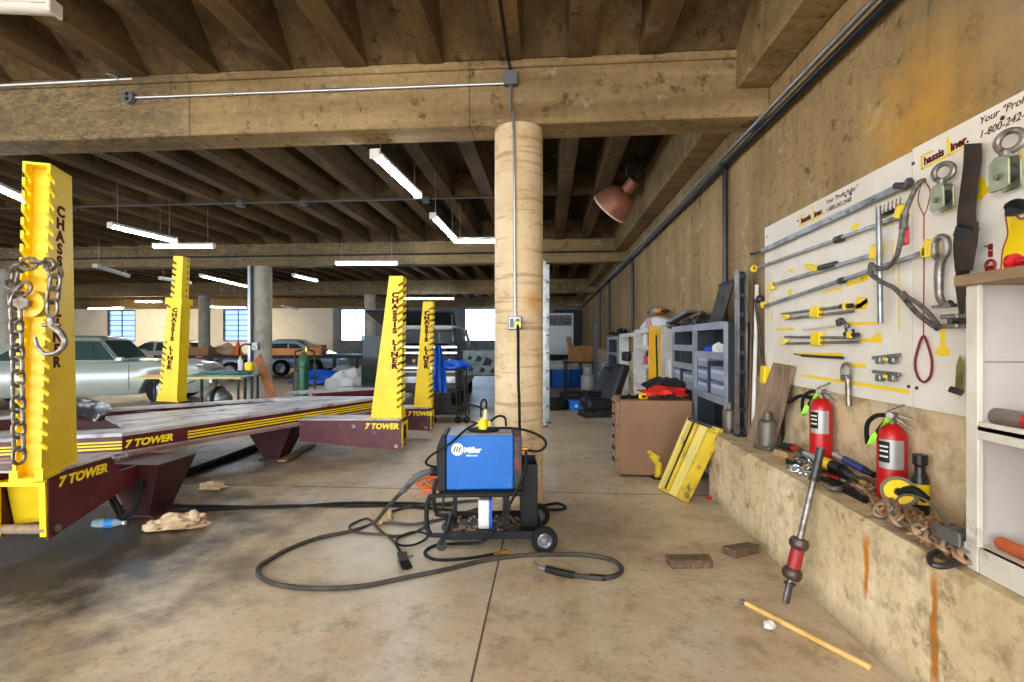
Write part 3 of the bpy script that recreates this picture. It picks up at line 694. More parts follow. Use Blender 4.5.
tag(m.done('rag', RAG), 'crumpled beige rag on the floor beside the arm of the nearest tower', 'rag')
p = atz(212, 489, 0); m = MB(); m.blob((p.x, p.y, .02), (.12, .07, .05), 9, .5); tag(m.done('rag', RAG), 'small crumpled pale rag on the floor under the bench', 'rag')
bt = thing('water_bottle', 'clear plastic water bottle lying on the floor under the nearest arm', 'bottle', atz(108, 523, .032))
bt.rotation_euler = (0, 0, TH + .05)
MX = Matrix.Rotation(PI / 2, 4, 'Y'); PLA = mat('clear_plastic', c8(200, 224, 236), .08, trans=.7)
m = MB(MX); m.lathe([(0, -.1), (.03, -.1), (.033, -.06), (.03, 0), (.033, .05), (.02, .09), (.012, .1), (.012, .115), (0, .115)], 18); m.done('body', PLA, bt)
m = MB(MX); m.lathe([(.0335, -.01), (.0345, -.01), (.0345, .045), (.0335, .045)], 18); m.done('label_band', mat('blue_label', c8(40, 130, 200), .4), bt)
m = MB(MX); m.lathe([(0, .11), (.014, .11), (.014, .125), (0, .125)], 12); m.done('cap', WHT, bt)
# ---------------------------------------------------------------- welder on its cart
WR = TH + math.radians(2.0)
Wd = 3.22
wl, wr = (445.5 - 512) / FOC * Wd, (513 - 512) / FOC * Wd
wo = cam2w((wl + wr) / 2, Wd + .16)
we = thing('welder', 'blue welding machine on a black wheeled cart before the pale column', 'welder', (wo.x, wo.y, 0), WR)
W2 = (wr - wl) / 2
m = MB()                                           # local: x along the panel, y away from the camera, front face of panel at y = -.16
m.box(-W2, W2, -.16, .16, .40, .765); m.done('case', BLU, we, smooth=0, bevel=.012, seg=2)
m = MB(); m.prism([(-W2 - .06, .395), (-W2 - .002, .395), (-W2 - .002, .77), (-W2 - .035, .76), (-W2 - .065, .68)], 'y', -.165, .165); m.done('front_bezel', BLK, we, smooth=0, bevel=.006)
m = MB(); m.box(W2 + .002, W2 + .055, -.155, .155, .40, .755); m.done('rear_panel', mat('rear_panel', c8(46, 44, 42), .6, dirt=c8(128, 62, 40), dsc=4, dlo=.5, dhi=.6), we, smooth=0, bevel=.006)
m = MB(); m.box(-W2 + .01, W2 - .01, -.145, .155, .765, .769); m.done('lid', mat('dusty_grey_lid', c8(140, 146, 152), .55), we, smooth=0)
M1 = frame((-W2 + .075, -.1615, .675), (1, 0, 0), (0, 0, 1))
m = MB(M1); m.lathe([(.042, 0), (.042, .002), (0, .002)], 28); m.done('logo_disc', WHT, we)
m = MB(M1)
for i in range(3): x = -.02 + .017 * i; m.prism([(x - .009, -.017), (x - .001, -.017), (x + .012, .018), (x + .004, .018)], 'z', .002, .0032)
m.done('logo_slash', mat('logo_navy', c8(20, 40, 90), .4), we, smooth=0)
text('lettering', 'Miller', .052, WHT, we, frame((-W2 + .175, -.1615, .668), (1, 0, 0), (0, 0, 1)), shear=.1, bold=.0025, sx=.95)
text('lettering', 'Millermatic', .017, WHT, we, frame((-W2 + .172, -.1615, .632), (1, 0, 0), (0, 0, 1)), bold=.0006)
for x, z in ((-W2 + .075, .41), (W2 - .03, .43), (W2 - .025, .47)): m = MB(); m.cyl((x, -.158, z), (x, -.166, z), .006, n=8); m.done('screw', GRY, we)
m = MB(); m.cyl((-W2 - .06, -.06, .50), (-W2 - .12, -.06, .50), .03); m.cyl((-W2 - .06, .08, .50), (-W2 - .09, .08, .50), .02); m.done('gun_socket', BLK, we)
m = MB(); m.cyl((W2 + .05, -.1, .66), (W2 + .1, -.1, .66), .011); m.done('gas_fitting', BRASS, we)
# cart
m = MB(); m.box(-W2 - .05, W2 + .06, -.17, .17, .355, .395); m.done('upper_tray', BLK, we, smooth=0, bevel=.008)
m = MB(); m.box(-W2 + .0, W2 + .2, -.19, .19, .085, .1); m.box(-W2, W2 + .2, -.2, -.185, .085, .135); m.box(-W2, W2 + .2, .185, .2, .085, .135); m.box(-W2 - .01, -W2 + .01, -.2, .2, .085, .135); m.done('lower_tray', BLK, we, smooth=0)
for s in (-1, 1):
    m = MB(); m.tube([(W2 - .03, s * .185, .375), (-W2 - .05, s * .185, .375), (-W2 - .11, s * .185, .35), (-W2 - .125, s * .185, .29), (-W2 - .125, s * .185, .19), (-W2 - .105, s * .185, .13), (-W2 - .04, s * .185, .11), (W2 + .1, s * .185, .11)], .016, 10, k=4); m.done('side_tube', BLK, we)
m = MB(); m.box(W2 - .07, W2 - .03, -.15, .15, .1, .36); m.done('post', BLK, we, smooth=0); m = MB(); m.box(-W2 + .02, -W2 + .05, .12, .16, .1, .36); m.done('post', BLK, we, smooth=0)
m = MB(); m.prism([(W2 + .06, .11), (W2 + .17, .11), (W2 + .17, .54), (W2 + .06, .54)], 'y', -.06, -.05); m.box(W2 + .055, W2 + .065, -.06, .15, .11, .56); m.box(W2 + .165, W2 + .17, -.06, .15, .2, .54); m.box(W2 + .055, W2 + .17, .14, .15, .11, .56); m.done('cylinder_rack', BLK, we, smooth=0)
m = MB(); m.cyl((W2 + .2, -.21, .085), (W2 + .2, .21, .085), .012); m.done('axle', DGRY, we)
for s in (-1, 1):
    MW = Matrix.Translation((W2 + .2, s * .225, .087)) @ Matrix.Rotation(PI / 2, 4, 'X')
    m = MB(MW); m.lathe([(.05, -.025), (.078, -.025), (.086, -.015), (.086, .015), (.078, .025), (.05, .025)], 28); wh = m.done('wheel', RUB, we)
    m = MB(MW); m.lathe([(.05, -.018), (.05, .018), (.042, .022), (.03, .012), (.02, .026), (0, .028), (0, -.028), (.02, -.026), (.03, -.012), (.042, -.022)], 20)
    for q in range(5): a = q * 2 * PI / 5; m.cbox((.035 * math.cos(a), .035 * math.sin(a), 0), (.034, .012, .045), Matrix.Rotation(a, 3, 'Z'))
    m.done('hub', GRY, wh)
for s in (-1, 1):
    MW = Matrix.Translation((-W2 - .03, s * .16, .035)) @ Matrix.Rotation(PI / 2, 4, 'X')
    m = MB(MW); m.lathe([(0, -.012), (.035, -.012), (.035, .012), (0, .012)], 16); m.done('caster', DGRY, we)
    m = MB(); m.bar((-W2 - .03, s * .16, .04), (-W2 - .02, s * .16, .1), .03, .03); m.done('caster_fork', BLK, we)
Mw = base(we)
def wl_(x, y, z): return Mw @ Vector((x, y, z))
# things on and under the machine
pl = thing('splitter_plug', 'yellow multi-way plug adaptor on a black pad on top of the welder', 'plug', wl_(.02, -.02, .772), WR)
m = MB(); m.lathe([(.0, 0), (.085, 0), (.09, .006), (.085, .014), (0, .014)], 24); o = m.done('pad', RUB, pl); o.scale = (1.25, .8, 1)
YP = mat('plug_yellow', c8(236, 206, 30), .45)
m = MB(); m.lathe([(.0, .014), (.036, .014), (.036, .05), (.026, .07), (.022, .085), (.0, .085)], 16); m.cbox((-.03, 0, .05), (.04, .03, .03)); m.cbox((.03, .01, .05), (.04, .03, .03)); m.done('body', YP, pl)
m = MB(); m.cyl((.012, .0, .08), (.014, 0, .15), .015, .012); m.done('stem', mat('pale_yellow_plug', c8(222, 206, 130), .5), pl)
cb = thing('plug_cable', 'black cables looping over the welder from the yellow plug', 'cable', wl_(0, 0, .78))
m = MB(); m.tube([wl_(-.02, -.03, .83), wl_(-.1, -.14, .80), wl_(-.2, -.2, .72), wl_(-W2 - .1, -.2, .64), wl_(-W2 - .13, -.17, .58), wl_(-W2 - .06, -.12, .545)], .008, k=7); m.done('cable', RUB, cb, world=True)
m = MB(); m.tube([wl_(-.02, .0, .82), wl_(-.09, .08, .83), wl_(-.12, .1, .9), wl_(-.08, .04, .945), wl_(-.0, .0, .93), wl_(.015, .0, .915)], .008, k=7); m.done('loop', RUB, cb, world=True)
m = MB(); m.tube([wl_(.035, -.02, .915), wl_(.04, .0, .965), wl_(.02, .02, .985), wl_(.0, .03, .95), wl_(.0, .03, .86)], .007, k=7); m.done('loop', RUB, cb, world=True)
m = MB(); m.tube([wl_(.05, -.01, .82), wl_(.12, .03, .865), wl_(.17, .05, .85), wl_(.18, .05, .79)], .008, k=7); m.done('loop', RUB, cb, world=True)
m = MB(); m.tube([wl_(.04, -.04, .79), wl_(.2, -.08, .80), wl_(.32, -.1, .785), wl_(.42, -.1, .74), wl_(.45, -.1, .69), wl_(.4, -.1, .645), wl_(.3, -.1, .655), wl_(W2 + .1, -.1, .66)], .009, k=7); m.done('gas_hose', RUB, cb, world=True)
m = MB(); m.box(-.05, .035, -.06, .05, .1, .25); m.box(.0351, .06, -.06, .05, .1, .25)
rl = thing('paper_box', 'white and blue box standing on the lower tray of the welder cart', 'box', wl_(.03, -.02, .1), WR)
m = MB(); m.box(-.045, .03, -.05, .05, .002, .2); m.done('box', WHT, rl, smooth=0, bevel=.004)
m = MB(); m.box(.03, .05, -.05, .05, .002, .2); m.done('blue_side', TARP, rl, smooth=0)
m = MB()
for i in range(70):
    x, y = RN.uniform(-W2 + .05, W2 + .05), RN.uniform(-.17, .15)
    m.cbox((x, y, .108), (RN.uniform(.01, .035), RN.uniform(.008, .02), .012), Matrix.Rotation(RN.uniform(0, 3), 3, 'Z'))
o = m.done('scrap_bits', RUST, smooth=0); o.location = Vector(o.location); o.matrix_basis = Mw @ o.matrix_basis
tag(o, 'scatter of rusty metal scraps on the lower tray of the welder cart', 'scrap', kind='stuff')
# welding gun on its long cable
def zoomp(x, y): return (250 + x / 2.626, 400 + y / 2.626)
def fp(x, y, z=.014): return atz(*zoomp(x, y), z)
HOSE = mat('hose_grey', c8(70, 62, 54), .6, c2=c8(40, 38, 36), sc=8)
gs = wl_(-W2 - .1, -.06, .5)
g = thing('welding_gun', 'welding gun with a long dusty cable sweeping in a wide loop over the floor', 'welding gun', fp(500, 440, 0))
p1 = atd(*zoomp(440, 200), 3.25); p2 = atd(*zoomp(400, 240), 3.3)
path = [gs, atd(*zoomp(470, 188), 3.26), p1, p2, atd(*zoomp(360, 282), 3.5)] + [fp(*q) for q in ((325, 322), (270, 343), (180, 362), (100, 392), (45, 423), (22, 442), (30, 466), (80, 486), (180, 495), (300, 488), (400, 468), (520, 444), (620, 421), (700, 410), (800, 405), (880, 407), (945, 418), (976, 440), (962, 460), (920, 467), (870, 463), (850, 460))]
m = MB(); m.tube(path, .014, 8, k=6); m.done('cable', HOSE, g, world=True)
m = MB(); m.tube(path[0:4], .021, 10, k=6); m.done('strain_relief', mat('grey_sleeve', c8(84, 86, 90), .6), g, world=True)
m = MB(); m.tube([fp(852, 460, .02), fp(815, 453, .025), fp(778, 443, .025)], .021, 10, k=4); m.done('handle', BLK, g, world=True)
m = MB(); m.tube([fp(778, 443, .025), fp(760, 440, .03), fp(747, 425, .035)], .012, 10, k=4, r1=.008); m.done('nozzle', GRY, g, world=True)
m = MB(); m.tube([fp(935, 467, .014), fp(890, 464, .014)], .018, 8); m.done('cable_collar', BLK, g, world=True)
# gas hose with brass fitting
g = thing('gas_hose', 'thin black hose curling on the floor by the cart with a brass fitting', 'hose', fp(560, 415, 0))
m = MB(); m.tube([wl_(W2 + .08, -.18, .66), wl_(W2 + .075, -.2, .55), wl_(W2 + .0, -.225, .38), wl_(W2 - .1, -.23, .22), wl_(W2 - .2, -.235, .09)] + [fp(*q, .011) for q in ((545, 377), (490, 381), (461, 396), (466, 411), (500, 420), (570, 416), (640, 405))], .010, k=6); m.done('hose', RUB, g, world=True)
m = MB(); m.cyl(fp(640, 405, .014), fp(660, 401, .014), .014); m.cyl(fp(660, 401, .014), fp(676, 399, .014), .020, n=8); m.done('fitting', BRASS, g, world=True)
# ground clamp
g = thing('ground_clamp', 'black ground clamp on a thin looping cable left of the cart', 'clamp', fp(410, 425, 0))
m = MB(); m.tube([wl_(-W2 - .04, .1, .3)] + [fp(*q, .010) for q in ((500, 290), (455, 335), (400, 356), (330, 352), (275, 346), (262, 330), (300, 312), (318, 316), (345, 345), (378, 372), (400, 408))], .009, k=6); m.done('cable', HOSE, g, world=True)
m = MB(); m.tube([fp(*q, .02) for q in ((400, 405), (384, 378), (392, 360), (430, 346), (464, 352), (460, 366), (430, 380), (400, 382), (382, 376))], .008, k=6); m.done('cable_loop', RUB, g, world=True)
for dx in (-5, 7):
    m = MB(); a, b2, c = fp(398 + dx, 402, .025), fp(404 + dx, 425, .045), fp(412 + dx, 442, .02); m.bar(a, b2, .03, .02); m.bar(b2, c, .035, .018); m.done('jaw', BLK, g, world=True)
m = MB(); m.cyl(fp(388, 422, .035), fp(428, 408, .04), .008); m.done('spring_pin', GRY, g, world=True)
# further loops behind
g = thing('work_cable', 'grey cable loop with a taped end lying left of the welder cart', 'cable', fp(420, 300, 0))
m = MB(); m.tube([fp(*q, .013) for q in ((345, 322), (372, 322), (430, 326), (500, 313), (560, 296), (610, 280), (600, 264), (520, 270), (450, 276), (400, 284), (368, 296), (372, 312))], .011, k=6); m.done('cable', HOSE, g, world=True)
m = MB(); m.tube([fp(338, 322, .015), fp(356, 318, .015)], .02, 8); m.tube([fp(368, 296, .016), fp(366, 312, .016)], .018, 8); m.done('tape', mat('tan_tape', c8(214, 178, 124), .7), g, world=True)
OCORD = mat('orange_cord', c8(226, 110, 50), .55)
g = thing('extension_cord', 'tangled orange extension cord on the floor behind the welder front', 'extension cord', fp(480, 215, 0))
for s in range(5):
    m = MB(); cx, cy = 478 + s * 5, 212 + (s % 3) * 7; pts = [fp(cx + (48 - 5 * s) * math.cos(a * PI / 5) + RN.uniform(-5, 5), cy + (16 - s) * math.sin(a * PI / 5) + RN.uniform(-3, 3), .012 + .012 * s) for a in range(10)]
    m.tube(pts, .009, 6, k=5, closed=True); m.done('coil', OCORD, g, world=True)
m = MB(); q = fp(462, 234, .02); m.cbox(q, (.09, .05, .04)); m.done('connector', OCORD, g, world=True)
# ---------------------------------------------------------------- tool board on the right wall
BX = 1.79
def bd(px, py, off=0.0): return atx(px, py, BX - off)
YA0, YA1, YBR, ZB0, ZB1 = 2.506, 4.12, .9, 1.075, 2.335
BWH = mat('board_white', c8(236, 228, 214), .45, c2=c8(226, 214, 196), sc=3, dirt=c8(170, 140, 104), dsc=4, dlo=.66, dhi=.86)
BY = mat('printed_yellow', c8(248, 212, 20), .5); BRD = mat('printed_red', c8(140, 24, 28), .5)
def wallframe(p): return frame(p, (0, -1, 0), (0, 0, 1))
def decal(par, pts, m_=None, off=.0012, name='printed_outline'):
    m = MB(); P = [bd(x, y, off) for x, y in pts]; Q = [bd(x, y, 0) for x, y in pts]
    a = [m.v(p) for p in P]; b2 = [m.v(p) for p in Q]; m.face(a); n = len(a)
    for i in range(n): m.face([a[i], a[(i + 1) % n], b2[(i + 1) % n], b2[i]])
    return m.done(name, m_ or BY, par, smooth=0, world=True)
def dline(par, pts, r=.004, m_=None, closed=False, k=5):
    m = MB(); m.tube([bd(x, y, .001) for x, y in pts], r, 6, k=k, closed=closed); return m.done('printed_line', m_ or BY, par, world=True)
def logo(par, x0, y0, x1, y1, hpx):
    """yellow bracketed two-word logo running from one pixel to another along the board"""
    p, q = bd(x0, y0, .001), bd(x1, y1, .001); L = (q - p).length; xd = (q - p).normalized(); up = Vector((0, 0, 1)); up = (up - xd * up.dot(xd)).normalized(); F = frame(p, xd, up)
    h = L * .19
    m = MB(F); m.box(0, L * .95, -h * .25, -h * .05, 0, .001); m.box(0, L * .05, -h * .25, h * 1.15, 0, .001); m.box(0, L * .28, h * 1.0, h * 1.2, 0, .001); m.box(L * .6, L * .66, -h * .2, h * 1.55, 0, .001); m.done('logo_block', BY, par, smooth=0, world=True)
    text('lettering', 'hassis', h * 1.05, TXTM, par, F @ Matrix.Translation((L * .08, h * .42, .0015)), align='LEFT', bold=.002, ext=.0006, world=True)
    text('lettering', 'iner.', h * 1.05, TXTM, par, F @ Matrix.Translation((L * .68, h * .42, .0015)), align='LEFT', bold=.002, ext=.0006, world=True)
def slogan(par, x0, y0, x1, y1, s):
    p, q = bd(x0, y0, .001), bd(x1, y1, .001); L = (q - p).length; F = frame(p, q - p, (0, 0, 1))
    text('lettering', 'Your "Profit Puller"', s, TXTM, par, F @ Matrix.Translation((0, s * .55, .0008)), align='LEFT', ext=.0005, shear=.25, world=True)
    text('lettering', '1-800-242-2448', s, TXTM, par, F @ Matrix.Translation((0, -s * .75, .0008)), align='LEFT', ext=.0005, shear=.25, world=True)
bA = thing('tool_board', 'white tool board panel farther along the wall, hung with measuring gauges', 'tool board', (BX, (YA0 + YA1) / 2, ZB0))
m = MB(); m.box(BX, BX + .02, YA0 + .002, YA1, ZB0, ZB1); m.done('panel', BWH, bA, smooth=0, world=True)
m = MB(); m.box(BX + .02, XW - .004, YA0 + .1, YA1 - .1, ZB0 + .1, ZB0 + .16); m.box(BX + .02, XW - .004, YA0 + .1, YA1 - .1, ZB1 - .16, ZB1 - .1); m.done('batten', WOOD, bA, smooth=0, world=True)
bB = thing('tool_board', 'white tool board panel nearer the camera, hung with pulleys and straps', 'tool board', (BX, (YA0 + YBR) / 2, ZB0))
m = MB(); m.box(BX, BX + .02, YBR, YA0 - .002, ZB0, ZB1 + .01); m.done('panel', BWH, bB, smooth=0, world=True)
m = MB(); m.box(BX + .02, XW - .004, YBR + .1, YA0 - .1, ZB0 + .1, ZB0 + .16); m.box(BX + .02, XW - .004, YBR + .1, YA0 - .1, ZB1 - .16, ZB1 - .1); m.done('batten', WOOD, bB, smooth=0, world=True)
logo(bA, 799.5, 225, 822, 214.5, 5); logo(bB, 921, 168, 967, 144, 8)
slogan(bA, 826, 206, 843, 198, .04); slogan(bB, 979, 128, 1024, 106, .043)
dots = [(798, 221), (846, 196), (851, 194), (913.5, 163.5), (909, 386.5), (917, 388), (767, 237), (1003, 118)]
for x, y in dots:
    p = bd(x, y, 0); m = MB(); m.cyl(p, p + Vector((-.004, 0, 0)), .009 if x > 850 else .007, n=10); m.done('screw_head', DGRY, bA if x < 914 else bB, world=True)
# printed silhouettes
for q in ([(802, 391), (765, 383), (765, 380), (803, 388)], ):
    pass
decal(bA, [(801, 376.5), (860, 386), (909, 394), (909, 390), (860, 382.5), (801, 374)])
decal(bA, [(856, 297.5), (867, 297), (868, 302.5), (860, 308), (856, 309)]); decal(bA, [(860, 303), (868, 297), (867.5, 309), (853, 309.5), (853, 306)])
decal(bA, [(860, 338.5), (872, 338), (876, 333), (882, 334), (882, 342.5), (872, 342.5), (860, 341)])
decal(bA, [(848, 322), (880, 322), (880, 324.5), (848, 325.5)]); decal(bA, [(795, 352.5), (842, 353), (843, 356.5), (800, 355)])
decal(bA, [(846, 362.5), (866, 364), (866, 368), (846, 366)]); decal(bA, [(776, 328.5), (793, 328), (794, 330.5), (776, 331)])
decal(bA, [(846, 283), (862, 278), (862, 282), (847, 287)]); decal(bA, [(822, 292), (842, 286.5), (842, 289), (822, 294)])
decal(bA, [(851, 226), (859, 222), (859, 227), (852, 232)]); decal(bA, [(788, 289.5), (792, 288.5), (792, 295), (788.5, 296)]); decal(bA, [(788, 269.5), (793, 268.5), (793, 272), (789, 273)]); decal(bA, [(861, 283), (868, 280), (868, 272), (861, 275)])
for x, y0, y1 in ((893, 240, 275), (899, 250, 330), (893.5, 213, 228), (886, 216, 226)): decal(bA, [(x - .6, y0), (x + .6, y0), (x + .6, y1), (x - .6, y1)])
for x, y0, y1 in ((772, 322, 312), (774, 296, 300), (768, 309, 288)): decal(bA, [(x - .5, y0), (x + .5, y0), (x + .5, y1 + 0), (x - .5, y1)])
decal(bB, [(1010, 205), (1016, 215), (1022, 219), (1030, 212), (1040, 205), (1041, 225), (1033, 240), (1034, 271), (1001, 272), (1003, 250), (1008, 234), (1006, 220), (1007, 208)])
dline(bB, [(1010, 205), (1016, 215), (1022, 219), (1030, 212)], .003, BRD); dline(bB, [(1010, 205), (1006, 216), (1008, 234), (1003, 250), (1001, 272)], .003, BRD)
decal(bB, [(978, 174), (985, 180), (987, 187), (993, 186), (994, 190), (986, 194), (980, 201), (976, 199), (979, 190)])
decal(bB, [(948, 200), (953, 196), (955, 203), (950, 212), (946, 213)]); decal(bB, [(1018, 150), (1024, 156), (1020, 176), (1017, 176)])
decal(bB, [(940, 327), (945.5, 327), (945.5, 347), (950, 349), (949, 355), (942, 357), (936, 354), (936, 348), (940, 348)])
dline(bB, [(924, 216), (918, 200), (923, 182), (930, 190), (928, 205), (924, 216)], .0026, BRD); dline(bB, [(924, 216), (924, 275), (923.5, 337)], .0028, BRD, k=0)
for c in ((990.5, 247), (990.5, 254)): decal(bB, [(988, c[1] - 3), (993, c[1] - 3.5), (993, c[1] + 3), (988, c[1] + 3)], BRD)
m = MB(); p = bd(990.5, 265, .006); m.torus(p, .02, .006, (1, 0, 0), 14, 6); m.torus(bd(990.5, 271, .006), .018, .006, (1, 0, 0), 14, 6); m.done('printed_chain', BRD, bB, world=True)
# ---- gauges and tools hung on the board
OFF = .03
def rod(par, a, c, w, h, m_=None, off=OFF, name='rail'):
    m = MB(); m.bar(bd(*a, off), bd(*c, off), w, h, up=(0, 0, 1)); return m.done(name, m_ or GRY, par, smooth=0, world=True, bevel=.002)
def rr(par, a, c, r, m_=None, off=OFF, name='rod'):
    m = MB(); m.cyl(bd(*a, off), bd(*c, off), r, n=10); return m.done(name, m_ or GRY, par, world=True)
def blk(par, c, sz, m_=None, off=OFF, rot=0, name='block'):
    m = MB(); p = bd(*c, off); m.cbox(p, sz, Matrix.Rotation(rot, 3, 'X')); return m.done(name, m_ or YEL, par, smooth=0, world=True, bevel=.004)
def hung(name, label, cat, c, group=None): return thing(name, label, cat, bd(*c, OFF), group=group)
g = hung('tram_gauge', 'thick grey measuring rail slanting along the top of the far board panel', 'gauge', (830, 228), 'measuring gauges on the board')
rod(g, (762, 251), (903, 185.5), .02, .036); rr(g, (751, 254), (764, 250.5), .009, DGRY); blk(g, (752, 254), (.03, .02, .02), DGRY, name='tip')
m = MB(); m.cbox(bd(901, 186, .04), (.03, .1, .032), Matrix.Rotation(.35, 3, 'X')); m.cyl(bd(908, 183, .04), bd(911, 182, .04), .024); m.done('end_fitting', DGRY, g, smooth=0, world=True, bevel=.01)
for f in (.25, .5, .62, .8): p = (762 + 141 * f, 251 - 65.5 * f); blk(g, (p[0], p[1] + 1), (.025, .03, .014), DGRY, name='slot')
g = hung('tram_gauge', 'slim rail with a yellow ring at its left end, second gauge from top', 'gauge', (820, 246), 'measuring gauges on the board')
rod(g, (757, 268), (899, 217), .014, .02); m = MB(); m.torus(bd(754, 268.5, OFF), .024, .01, (1, .6, 0), 16, 8); m.done('ring', YEL, g, world=True); blk(g, (900, 211), (.03, .04, .07), YEL, rot=.4); rr(g, (836, 240), (842, 238), .022, DGRY, name='sleeve')
g = hung('tram_gauge', 'rail with yellow clamp blocks in its middle and at both ends', 'gauge', (825, 267), 'measuring gauges on the board')
rod(g, (772, 285), (880, 252.5), .014, .022); blk(g, (772, 286), (.03, .04, .06)); blk(g, (812, 267.5), (.03, .13, .035), rot=.28); blk(g, (876, 252), (.035, .06, .075), rot=.2); rr(g, (820, 268), (836, 264), .02, DGRY, name='sleeve'); rr(g, (879, 238), (879, 262), .012, DGRY, name='stem')
g = hung('tram_gauge', 'long lower rail with a yellow bracket at its right end', 'gauge', (850, 283), 'measuring gauges on the board')
rod(g, (763, 306.5), (934, 249), .014, .021); blk(g, (763, 305), (.03, .035, .05)); blk(g, (929, 248), (.03, .045, .085), rot=.2); blk(g, (925.5, 252), (.03, .03, .045)); rr(g, (840, 281), (844, 280), .02, DGRY, name='sleeve')
g = hung('self_centering_gauge', 'upper short twin rod gauge with yellow centre block on the far board', 'gauge', (817, 313), 'short gauges on the board')
rr(g, (782, 314), (848, 306), .009); rr(g, (786, 319), (853, 311), .009); blk(g, (816, 312), (.035, .1, .075), rot=.1); blk(g, (786, 317), (.025, .08, .035), rot=.12); rr(g, (841, 306.5), (852, 305.5), .014, DGRY, name='knob'); blk(g, (846, 306), (.03, .035, .04))
g = hung('self_centering_gauge', 'lower short twin rod gauge with yellow centre block on the far board', 'gauge', (817, 340), 'short gauges on the board')
rr(g, (785, 337), (858, 338), .009); rr(g, (784, 343.5), (859, 342), .009); blk(g, (817, 339), (.035, .1, .085)); blk(g, (784, 342), (.025, .08, .035)); rr(g, (845, 334), (858, 335), .014, DGRY, name='knob'); blk(g, (851, 335), (.03, .045, .04)); rr(g, (846, 327), (846.5, 335), .008, DGRY, name='stem'); rr(g, (853, 329), (853.5, 335), .008, DGRY, name='stem')
g = hung('scriber_rod', 'thin pointed steel rod low on the far board panel', 'rod', (818, 356)); rr(g, (802, 355.5), (843, 358), .009, DGRY); rr(g, (794, 354), (802, 355.5), .006, GRY, name='point')
g = hung('clear_tube', 'straight pale sight tube between the two short gauges', 'tube', (820, 327)); rr(g, (803, 329), (836, 325), .009, WHT)
g = hung('screw_clamp', 'small dark clamp beside the pale sight tube on the board', 'clamp', (843, 323)); blk(g, (840, 322), (.03, .045, .04), DGRY, name='body', rot=-.3); rr(g, (842, 320), (849, 327), .008, CHN, name='screw'); blk(g, (847, 326), (.02, .03, .025), GRY, name='jaw')
for lbl, y, dx in (('upper clamp set with grey bar low on the far board', 357, 0), ('lower clamp pair under the upper clamp set', 374.5, 0)):
    g = hung('pinch_clamp', lbl, 'clamp', (887, y), 'pinch clamps on the board')
    rod(g, (873, y + (1 if y < 360 else -3)), (900, y - 2 if y < 360 else y), .016, .018, GRY, name='bar')
    for x in (880, 893): blk(g, (x, y + 3), (.03, .04, .03), GRY, name='jaw'); rr(g, (x - 3, y + 5), (x + 3, y + 5), .011, CHN, name='bolt')
    blk(g, (886, y + 2), (.02, .03, .02), YEL)
g = hung('hook_pin', 'steel pin with a big ring hanging at the bottom of the far board', 'pin', (848, 385))
m = MB(); m.torus(bd(846.5, 371, OFF), .045, .009, (1, 0, 0), 20, 8); m.done('ring', CHN, g, world=True); blk(g, (846, 378), (.035, .06, .035), CHN, name='collar'); rr(g, (848, 379), (849, 406), .016, CHN, name='shaft')
g = hung('steel_rod', 'thin grey rod hanging upright across the gauges', 'rod', (879, 265)); rr(g, (878.5, 206), (880.5, 323), .013, GRY, off=.07)
g = hung('hook_rack', 'row of small wire hooks beside the top rails', 'hook rack', (888, 210))
m = MB(); m.bar(bd(880, 217, .01), bd(901, 208, .01), .015, .02); m.done('strip', DGRY, g, smooth=0, world=True)
for i in range(6): x = 880.5 + i * 4; y = 215 - i * 1.8; m = MB(); m.tube([bd(x, y, .005), bd(x - .5, y - 2, .05), bd(x, y - 9, .055)], .004, 6, k=3); m.done('hook', CHN, g, world=True)
ROPE = mat('wire_rope', c8(118, 112, 104), .5, .5, c2=c8(80, 76, 72), sc=40)
g = hung('wire_sling', 'grey wire rope sling looping down across both board panels', 'sling', (900, 260))
m = MB(); m.tube([bd(925, 180, .05), bd(919, 183, .06), bd(912, 196, .07), bd(905, 214, .08), bd(902, 232, .09), bd(897, 255, .09), bd(888, 267, .09), bd(877, 268, .09), bd(871, 264, .09), bd(871, 274, .09), bd(882, 282, .08), bd(894, 288, .07), bd(904, 298, .06), bd(918, 314, .05), bd(938, 329, .05)], .0115, 8, k=6); m.done('rope', ROPE, g, world=True)
m = MB(); m.tube([bd(904, 295, .07), bd(920, 305, .06), bd(932, 317, .05), bd(940, 328, .05)], .0105, 8, k=5); m.done('eye', ROPE, g, world=True)
m = MB(); m.cyl(bd(905, 214, .08), bd(903, 229, .09), .017); m.done('ferrule', ROPE, g, world=True)
m = MB(); m.cyl(bd(902, 293, .07), bd(908, 300, .065), .016); m.done('ferrule', ROPE, g, world=True)
m = MB(); m.cbox(bd(905, 235, .06), (.02, .045, .1)); m.done('red_tag', RED, g, smooth=0, world=True, bevel=.008)
g = hung('cable_loop', 'dark red cable ending in a teardrop loop on the nearer board', 'cable', (923.5, 360))
m = MB(); m.tube([bd(923.5, 336, .012), bd(917, 352, .012), bd(915, 366, .012), bd(918.5, 378, .012), bd(924, 382, .012), bd(930, 377, .012), bd(932, 365, .012), bd(930, 352, .012)], .0055, 8, k=6, closed=True); m.done('loop', mat('dark_red_cable', c8(120, 30, 38), .5), g, world=True)
